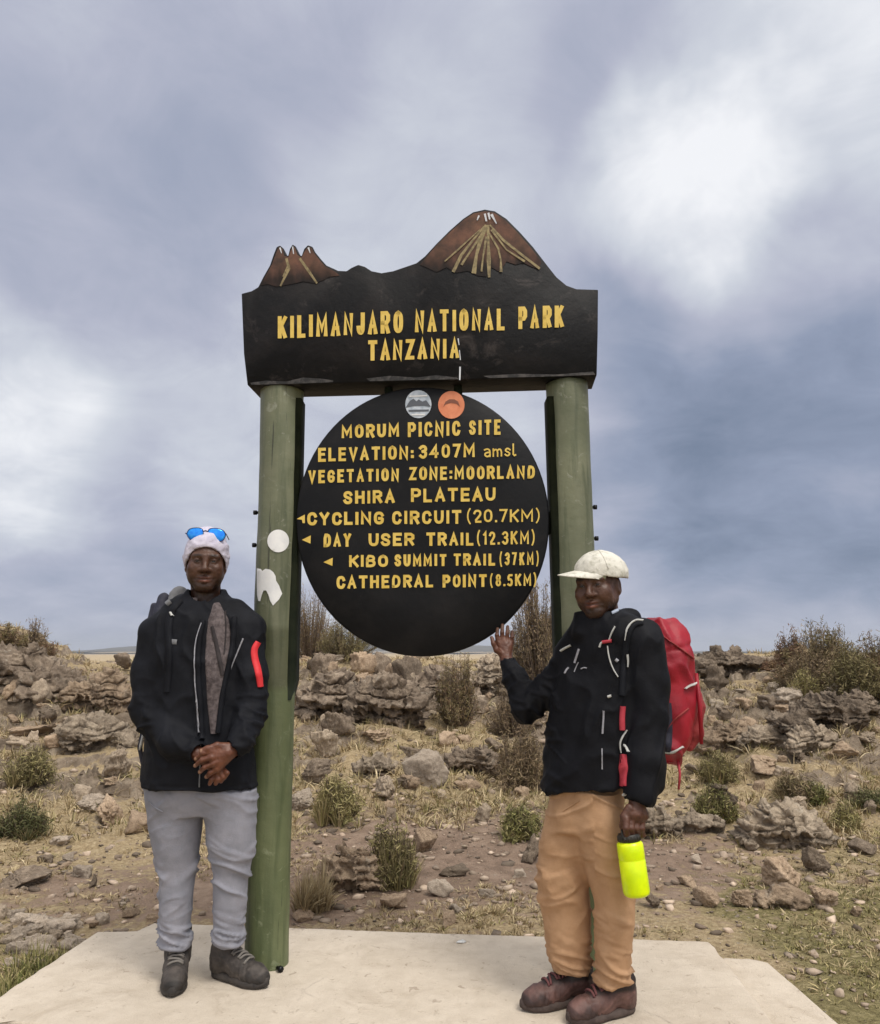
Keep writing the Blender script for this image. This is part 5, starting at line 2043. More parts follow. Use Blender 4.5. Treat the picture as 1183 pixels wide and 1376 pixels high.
tro_b, VT, QT = cloth(F, 'trousers', M_TANTR, man_b, fold_trousers(B_(0, 1195)[2], B_(0, 1300)[2], 191, B_(790, 1100)[0]))
bvT = bvh(VT, QT)
strap('pocket_seam', [(779, 1076), (768, 1083), (757, 1090)], 1.6, bvT, M_TANTR, man_b, .003)
strap('cargo_seam', [(832, 1120), (836, 1150), (842, 1185)], 1.8, bvT, M_TANTR, man_b, .003)
# boots
boot(Vector((P(797, 1345, 3.165).x, 3.165, 0)), (-.27, -.095), .29, man_b, M_BOOTB, M_SOLEB, M_LACEB, .115, 3)
boot(Vector((P(852, 1358, 3.075).x, 3.075, 0)), (-.235, -.10), .275, man_b, M_BOOTB, M_SOLEB, M_LACEB, .115, 4)

# cap
HC_ = Head(HB_.c, R(-70), R(-3), R(8), 1.03)
lo, hi = HC_.c - .19, HC_.c + .22
lo[0] -= .08
F = Field(lo, hi, .0038)
HC_.ell(F, (0, -.012, .050), (.096, .104, .086), k=.01)
F.cut(HC_.w((0, 0, .038)), HC_.M @ np.array([0, 0.0, -1.0]))
HC_.ell(F, (0, -.012, .030), (.088, .096, .083), k=.006, sub=True)
cap_o, VC, QC = cloth(F, 'cap', M_CAP, man_b, lambda V, N: .0022 * fbm3(V * 35, 121, 3), 1)
bvC = bvh(VC, QC)
strap('cap_seam', [(805, 739), (812, 749), (818, 764)], 1.0, bvC, M_CAP, man_b, .002)
cap_o['label'] = 'off-white washed cap with curved brim'
# brim: a curved plate with a lighter top and an olive lining
nb_, nr_ = 33, 9
top_, bot_ = [], []
for q in range(nb_):
    ph = R(-72 + 144 * q / (nb_ - 1))
    for r__ in range(nr_):
        t = r__ / (nr_ - 1)
        L_ = .076 * max(0.0, math.cos(ph * 90 / 72)) ** .7
        x = .093 * math.sin(ph) * (1 - .04 * t)
        y = -.012 + .103 * math.cos(ph) + L_ * t
        z = .047 - .022 * t * math.cos(ph) - 1.7 * x * x * (.25 + .75 * t)
        top_.append(Vector(HC_.w((x, y, z + .0018))))
        bot_.append(Vector(HC_.w((x, y, z - .0018))))
V = top_ + bot_
nt_ = len(top_)
Fb, Mb = [], []
for q in range(nb_ - 1):
    for r__ in range(nr_ - 1):
        a = q * nr_ + r__
        Fb += [(a, a + 1, a + nr_ + 1, a + nr_), (nt_ + a, nt_ + a + nr_, nt_ + a + nr_ + 1, nt_ + a + 1)]
        Mb += [0, 1]
    a = q * nr_ + nr_ - 1
    Fb.append((a, nt_ + a, nt_ + a + nr_, a + nr_))
    Mb.append(0)
obj('brim', V, Fb, [M_CAP, M_CAPUNDER], cap_o, fm=Mb)

# red backpack
pk_b = empty('backpack', B_(905, 1000, 3.22), 'bulging red hiking backpack on the back of the man in the off-white cap', 'backpack')
YP = 3.19
lo, hi = B_(840, 1060, 3.0), B_(965, 815, 3.4)
lo[1], hi[1] = 2.98, 3.42
F = Field(lo, hi, .0066)
rows_ = [(833, 885, 17, .07), (842, 888, 28, .095), (856, 890, 34, .115), (880, 892, 37, .125), (905, 893, 37, .13), (930, 893, 38.5, .135), (960, 894, 39.5, .14), (985, 893, 39, .135), (1005, 891, 36, .125), (1018, 888, 32, .11), (1028, 885, 24, .085)]
F.loft(*px_loft(rows_, YP, None), yaw=R(-15), e=2.5, k=.02)


def fold_pack(V, N):
    d = .008 * fbm3(V * np.array([9, 9, 6]), 131, 3)
    d += .022 * (ridged(np.stack([V[:, 0] * 9 + V[:, 2] * 4, V[:, 1] * 6, V[:, 2] * 4 - V[:, 0] * 5], 1), 132) - .55)
    lid = np.exp(-((V[:, 2] - B_(0, 872, YP)[2] - .25 * (V[:, 0] - B_(900, 870, YP)[0])) / .010) ** 2)
    return d - .006 * lid


pb, VP, QP = cloth(F, 'pack_body', M_RED, pk_b, fold_pack)
bvP = bvh(VP, QP)
lo, hi = B_(880, 1040, 3.0), B_(965, 890, 3.3)
lo[1], hi[1] = 2.98, 3.36
F = Field(lo, hi, .005)
F.chain([B_(931, 912, 3.2), B_(936, 950, 3.19), B_(934, 985, 3.19), B_(927, 1003, 3.19)], [.018, .030, .030, .020], .02)
cloth(F, 'side_pocket', M_REDDARK, pk_b, lambda V, N: .004 * fbm3(V * 25, 141, 3))
m = MB()
m.tube([B_(936, 905, 3.12), B_(941, 950, 3.10), B_(943, 1000, 3.11)], [.007, .009, .007], 8)
m.build('side_strap', M_RED, pk_b, smooth=True)
m = MB()
m.tube([B_(911, 1018, 3.12), B_(914, 1040, 3.10), B_(912.5, 1061, 3.10)], [.006, .005, .004], 6, flat=.5)
m.build('hanging_strap', M_REDWEB, pk_b, smooth=True)
strap('cord', [(920, 926), (926, 921), (935, 918), (938, 919)], 2.2, bvP, M_WHITECORD, pk_b, .012)
strap('cord', [(893, 1010), (905, 1011), (918, 1003)], 2.6, bvP, M_WHITECORD, pk_b, .008)
strap('compression_strap', [(893, 985), (905, 968), (925, 952)], 2.5, bvP, M_REDDARK, pk_b, .006)
strap('pack_panel', [(897, 945), (899, 970), (898, 1000), (896, 1012)], 11, bvP, M_PACKDARK, pk_b, .006)
strap('lid_seam', [(880, 845), (895, 858), (915, 872), (932, 885)], 2.4, bvP, M_REDDARK, pk_b, .006)
# its harness over the jacket
strap('shoulder_strap', [(864, 836), (852, 838), (845, 850), (841, 870), (838, 900), (836, 935)], 9, bvK, M_JACKET_A, pk_b, .008)
strap('cord', [(864, 836), (853, 835), (845, 842), (841, 852), (840, 860)], 2.2, bvK, M_WHITECORD, pk_b, .013)
strap('cord', [(827, 842), (822, 851), (819, 860)], 2.2, bvK, M_WHITECORD, pk_b, .006)
strap('cord', [(817, 868), (818, 880), (823, 897), (831, 910)], 2.0, bvK, M_WHITECORD, pk_b, .007)
strap('cord', [(844, 879), (845, 888), (844, 897)], 2.4, bvK, M_WHITECORD, pk_b, .012)
strap('chest_buckle', [(806, 870), (808, 864), (811, 863)], 3.0, bvK, M_WHITECORD, pk_b, .008)
strap('chest_buckle', [(810, 863), (823, 861)], 4.5, bvK, M_REDWEB, pk_b, .008)
strap('chest_buckle', [(754, 875), (760, 871), (768, 867)], 3.0, bvK, M_WHITECORD, pk_b, .006)
strap('strap_buckle', [(827.5, 886), (831, 889)], 4.5, bvK, M_ZIP, pk_b, .008)
strap('strap_buckle', [(817, 936.5), (822, 935)], 4.5, bvK, M_WHITECORD, pk_b, .006)
strap('hip_strap', [(837.5, 949), (836, 965), (836.5, 981)], 7.5, bvK, M_REDWEB, pk_b, .010)
strap('hip_strap', [(838, 1014), (838, 1040), (837, 1066)], lambda t: 9.5 + 3.5 * math.exp(-((t - .35) / .14) ** 2), bvK, M_REDWEB, pk_b, .012)
strap('cord', [(843, 981), (836, 990), (832.5, 1000), (835, 1012)], 2.4, bvK, M_WHITECORD, pk_b, .012)
strap('cord', [(840, 1001), (843, 1005), (846, 1011)], 2.4, bvK, M_WHITECORD, pk_b, .012)
strap('strap_buckle', [(833, 1067), (842, 1077)], 3.0, bvK, M_WHITECORD, pk_b, .010)
strap('strap_buckle', [(842, 1067), (833, 1077)], 3.0, bvK, M_WHITECORD, pk_b, .012)

# ------------------------------------------------------------------ neon bottle
mb_, nt, b = new_mat('neon_yellow_plastic')
tc = nd(nt, 'ShaderNodeTexCoord')
lk(nt, ramp(nt, noise(nt, tc.outputs['Object'], 18, 4), [(0.35, (0.62, 0.80, 0.0)), (0.65, (0.80, 0.98, 0.0))]), b.inputs['Base Color'])
b.inputs['Roughness'].default_value = 0.3
b.inputs['Subsurface Weight'].default_value = 0.5
b.inputs['Subsurface Radius'].default_value = (0.03, 0.04, 0.005)
b.inputs['Subsurface Scale'].default_value = 0.5
M_NEON = mb_
M_CAPB = pm('black_bottle_cap', (0.014, 0.013, 0.010), (0.03, 0.027, 0.02), 40, 0.5)
pt, pbm = Vector(B_(846, 1131, 2.875)), Vector(B_(856.5, 1204, 2.865))
axd = (pbm - pt)
Lb = axd.length
Mt = Matrix.Translation(pt) @ axd.to_track_quat('Z', 'Y').to_matrix().to_4x4()
bt = empty('bottle', pbm, 'neon yellow water bottle with black cap hanging from the right hand man\'s fist', 'bottle')
m = MB()
r = .0455
m.lathe([(.034, -.004), (.037, .0), (.0435, .004), (r, .012), (r, .052), (r - .0012, .055), (r - .0012, .058), (r, .061), (r, Lb - .014), (r - .003, Lb - .005), (r - .010, Lb), (.02, Lb + .0005)], Mt, 40)
m.build('bottle_body', M_NEON, bt, smooth=True)
m = MB()
m.lathe([(.02, -.026), (.036, -.026), (.0385, -.022), (.0385, -.003), (.036, -.001)], Mt, 40)
for k in range(20):
    a = 2 * math.pi * k / 20
    p = Mt @ Vector((.0385 * math.cos(a), .0385 * math.sin(a), -.021))
    q = Mt @ Vector((.0385 * math.cos(a), .0385 * math.sin(a), -.005))
    m.tube([p, q], .0017, 5)
m.build('bottle_cap', M_CAPB, bt, smooth=False)
m = MB()
loop = [Mt @ Vector((.039, 0, -.012)), Mt @ Vector((.036, -.012, -.036)), Mt @ Vector((.0, -.016, -.052)), Mt @ Vector((-.036, -.012, -.036)), Mt @ Vector((-.039, 0, -.012))]
m.tube(smooth2(loop), .004, 8)
m.build('cap_loop', M_CAPB, bt, smooth=True)


# ================================================================== ROCKS
def rock_material(name, dark, mid, pale, lich=0.35, bdist=0.006):
    m, nt, b = new_mat(name)
    tc = nd(nt, 'ShaderNodeTexCoord')
    oi = nd(nt, 'ShaderNodeObjectInfo')
    ad = nd(nt, 'ShaderNodeVectorMath', operation='ADD')
    lk(nt, tc.outputs['Object'], ad.inputs[0])
    cb = nd(nt, 'ShaderNodeCombineXYZ')
    for i, k in enumerate((13.0, 29.0, 7.0)):
        lk(nt, math_n(nt, 'MULTIPLY', oi.outputs['Random'], k), cb.inputs[i])
    lk(nt, cb.outputs[0], ad.inputs[1])
    v = ad.outputs[0]
    n1 = noise(nt, v, 3.5, 8, 0.65, 0.3)
    n2 = noise(nt, v, 14, 7, 0.7)
    n3 = noise(nt, v, 60, 4, 0.7)
    c = ramp(nt, n1, [(0.28, dark), (0.5, mid), (0.72, pale)])
    c = mixc(nt, 0.45, c, ramp(nt, n2, [(0.3, dark), (0.65, pale)]))
    lc = math_n(nt, 'MULTIPLY', ramp(nt, noise(nt, v, 9, 6, 0.75), [(0.58, 0.0), (0.66, 1.0)]), lich)
    c = mixc(nt, lc, c, (0.44, 0.40, 0.33))
    dk = math_n(nt, 'MULTIPLY', ramp(nt, noise(nt, v, 20, 6, 0.7), [(0.60, 0.0), (0.68, 1.0)]), 0.6)
    c = mixc(nt, dk, c, (0.045, 0.035, 0.028))
    br = math_n(nt, 'ADD', math_n(nt, 'MULTIPLY', oi.outputs['Random'], 0.45), 0.78)
    c = mixc(nt, 1.0, c, br, 'MULTIPLY')
    lk(nt, c, b.inputs['Base Color'])
    b.inputs['Roughness'].default_value = 0.93
    b.inputs['Specular IOR Level'].default_value = 0.2
    bp = nd(nt, 'ShaderNodeBump')
    bp.inputs['Distance'].default_value = bdist
    bp.inputs['Strength'].default_value = 1.0
    lk(nt, math_n(nt, 'ADD', math_n(nt, 'MULTIPLY', n3, 0.35), n2), bp.inputs['Height'])
    lk(nt, bp.outputs[0], b.inputs['Normal'])
    return m


RM = {
    'grey': rock_material('grey_rock', (0.12, 0.086, 0.06), (0.31, 0.243, 0.177), (0.55, 0.452, 0.34)),
    'brown': rock_material('brown_rock', (0.12, 0.078, 0.05), (0.30, 0.216, 0.146), (0.52, 0.40, 0.283), 0.25),
    'dark': rock_material('dark_rock', (0.050, 0.036, 0.026), (0.14, 0.105, 0.077), (0.32, 0.255, 0.19), 0.3),
    'pale': rock_material('pale_rock', (0.20, 0.158, 0.118), (0.37, 0.30, 0.235), (0.54, 0.46, 0.37), 0.25),
}


OM = {
    'grey': rock_material('grey_bedrock', (0.075, 0.055, 0.04), (0.26, 0.205, 0.15), (0.54, 0.445, 0.335), 0.4, 0.03),
    'brown': rock_material('brown_bedrock', (0.07, 0.047, 0.032), (0.25, 0.18, 0.122), (0.48, 0.37, 0.262), 0.3, 0.03),
    'dark': rock_material('dark_bedrock', (0.035, 0.025, 0.018), (0.135, 0.10, 0.074), (0.38, 0.305, 0.23), 0.4, 0.03),
}


def ico(sub):
    bm = bmesh.new()
    bmesh.ops.create_icosphere(bm, subdivisions=sub, radius=1)
    V = np.array([v.co[:] for v in bm.verts])
    F = np.array([[v.index for v in f.verts] for f in bm.faces])
    bm.free()
    return V, F


ICO = {s: ico(s) for s in (1, 2, 3, 4, 5)}


def rock_shape(kind, seed, sub):
    """unit rock (about -1..1 in each axis): fractured faces, chips, worn edges; slabs are layered and undercut"""
    rr = np.random.default_rng(seed)
    V, F = ICO[sub]
    V = V.copy()
    nP = {'block': 10, 'slab': 10, 'boulder': 20, 'ledge': 12}[kind]
    N = rr.normal(size=(nP, 3))
    N /= np.linalg.norm(N, axis=1, keepdims=True)
    d = rr.uniform(.62, 1.0, nP) if kind != 'boulder' else rr.uniform(.84, 1.0, nP)
    if kind in ('slab', 'ledge'):
        N[0], N[1] = (0.08, 0.05, 1), (0, 0, -1)
        d[0] = d[1] = .62
    Q = V @ N.T
    with np.errstate(divide='ignore', invalid='ignore'):
        rad = np.where(Q > .12, d[None, :] / Q, 9)
    kk = 38.0
    r = -np.log(np.exp(-kk * np.minimum(rad, 2.2)).sum(1)) / kk
    P_ = V * r[:, None]
    off = rr.uniform(0, 50, 3)
    n = V + 0
    amp = .16 if kind != 'boulder' else .08
    P_ = P_ + n * (amp * fbm3(P_ * 1.7 + off, seed, 3))[:, None]
    P_ = P_ + n * ((.13 if kind != 'boulder' else .07) * (ridged(P_ * 2.6 + off, seed + 5, 3) - .5))[:, None]
    P_ = P_ + n * (.055 * (ridged(P_ * 6.5 + off, seed + 9, 3) - .5))[:, None]
    if kind in ('ledge', 'slab', 'block'):
        lay = {'ledge': 3.6, 'slab': 2.6, 'block': 1.8}[kind]
        z = P_[:, 2] * lay + .5 * fbm3(P_ * np.array([1.1, 1.1, .2]) + off, seed + 3, 2)
        fr = z - np.floor(z)
        lv = _hash(np.floor(z).astype(np.int64), np.zeros(len(z), np.int64), np.zeros(len(z), np.int64), seed)
        sc = 1 + ({'ledge': .20, 'slab': .12, 'block': .07}[kind]) * (lv - .5) * 2 - .13 * np.exp(-((fr - .04) / .10) ** 2)
        P_[:, :2] *= sc[:, None]
    if kind == 'ledge':
        P_[:, :2] *= (.74 + .26 * sstep(-.7, .1, P_[:, 2]))[:, None]
    return P_ / np.abs(P_).max(0)[None, :], F


PROTO = {}
for ki, kind in enumerate(('block', 'slab', 'boulder', 'ledge')):
    for s in range(4):
        PROTO[(kind, s)] = None
rock_count = 0
ROCKS = []       # (px, py, phrase)


def proto_mesh(kind, s):
    if PROTO[(kind, s)] is None:
        V, F = rock_shape(kind, 300 + s * 17 + {'block': 0, 'slab': 5, 'boulder': 9, 'ledge': 13}[kind], 4)
        me = bpy.data.meshes.new('rock')
        set_mesh(me, V, F)
        me.materials.append(RM['grey'])
        me.polygons.foreach_set('use_smooth', np.ones(len(F), dtype=bool))
        PROTO[(kind, s)] = me
    return PROTO[(kind, s)]


def outcrop(px, py, w, h, tone, label, group=None, name='rock_outcrop', seed=0):
    """craggy mass of bedrock: one continuous surface with strata, clefts and an undercut foot"""
    rq = np.random.default_rng(1200 + seed)
    g = G(px, py)
    s = mpp(g)
    W, H = w * s, h * s
    Dp = min(.62 * W, 1.1)
    hh = max(.012, W / 85)
    F = Field((-W * .68, -.35 * Dp - .06, -H * .5), (W * .68, Dp * 1.25, H * 1.35), hh)
    nb = 11
    for i in range(nb):
        t = (i + rq.uniform(.1, .9)) / nb * 2 - 1
        top = H * (1 - .55 * abs(t) ** 2.2) * rq.uniform(.62, 1.0)
        ry = Dp * rq.uniform(.32, .5)
        cy = Dp * .42 + rq.uniform(-.12, .12) * Dp
        F.ell((t * W * .44, cy, top * .45), (W * rq.uniform(.10, .19), ry, top * .58 + .02), rotz(rq.uniform(-.5, .5)), .03 * W)
    for i in range(3):
        t = rq.uniform(-.75, .75)
        F.ell((t * W * .45, -.02 * Dp, H * rq.uniform(.05, .2)), (W * rq.uniform(.10, .2), Dp * .30, H * rq.uniform(.14, .24)), None, .01 * W, sub=True)
    V, Q = F.mesh()
    N = vnormals(V, Q)
    o3 = rq.uniform(0, 40, 3)
    sc = 1.0 / H
    lay = V[:, 2] * sc * 5.5 + .55 * fbm3(V * sc * np.array([.8, .8, .3]) + o3, seed + 3, 3)
    lv = _hash(np.floor(lay).astype(np.int64), np.zeros(len(V), np.int64), np.zeros(len(V), np.int64), seed)
    fr = lay - np.floor(lay)
    d = H * (.24 * (lv - .5) - .17 * np.exp(-((fr - .05) / .09) ** 2)) * (1 - np.abs(N[:, 2])) ** .7
    d += H * .14 * (ridged(V * sc * np.array([1.2, 1.2, 2.2]) + o3, seed + 5, 3) - .55)
    d += H * .085 * (ridged(V * sc * 4.2 + o3, seed + 6, 3) - .5)
    d += H * .05 * (ridged(V * sc * 10 + o3, seed + 7, 2) - .5)
    V = V + N * d[:, None]
    # follow the slope it stands in
    gz = terrain_base(V[:, 0] + g.x, V[:, 1] + g.y) - float(terrain_base(g.x, g.y))
    V[:, 2] += np.clip(gz, -.4, .6) * .75
    V = V + np.array(g)
    o = obj(name, V, Q, OM[tone], origin=g)
    return tag(o, label, 'rock', group)


def place_rock(px, py, w, h, kind, tone, label, group=None, sink=.22, unique=False, deep=None, rz=None, name='rock'):
    """rock whose foot is seen at photograph pixel (px, py), w x h pixels large; its depth follows its real size"""
    global rock_count
    rock_count += 1
    rr = random.Random(rock_count * 31 + 5)
    g = G(px, py)
    s = mpp(g)
    sx, sz = w * s / 2, h * s / 2 / (1 - sink)
    sy = (deep if deep else rr.uniform(.65, 1.0)) * sx
    if unique:
        V, F = rock_shape(kind, 700 + rock_count * 3, 5 if w > 45 else 4)
        me = bpy.data.meshes.new(name)
        set_mesh(me, V, F)
        me.materials.append(RM[tone])
        me.polygons.foreach_set('use_smooth', np.ones(len(F), dtype=bool))
    else:
        me = proto_mesh(kind, rr.randrange(4))
    o = bpy.data.objects.new(name, me)
    COL.objects.link(o)
    a = (rr.uniform(-.5, .5) + (math.pi if rr.random() < .5 else 0)) if kind in ('ledge', 'slab') else rr.uniform(0, 6.28)
    if rz is not None:
        a = rz
    # slightly smaller in plan after turning, so the seen width stays w
    o.scale = (sx, sy, sz)
    o.rotation_euler = (rr.uniform(-.12, .12), rr.uniform(-.14, .14), a)
    o.location = (g.x, g.y + sy * .55, g.z + sz * (1 - 2 * sink))
    if not unique:
        o.material_slots[0].link = 'OBJECT'
        o.material_slots[0].material = RM[tone]
    tag(o, label, 'rock', group)
    return o


LEDGE = 'rocks of the broken ledge below the round board'
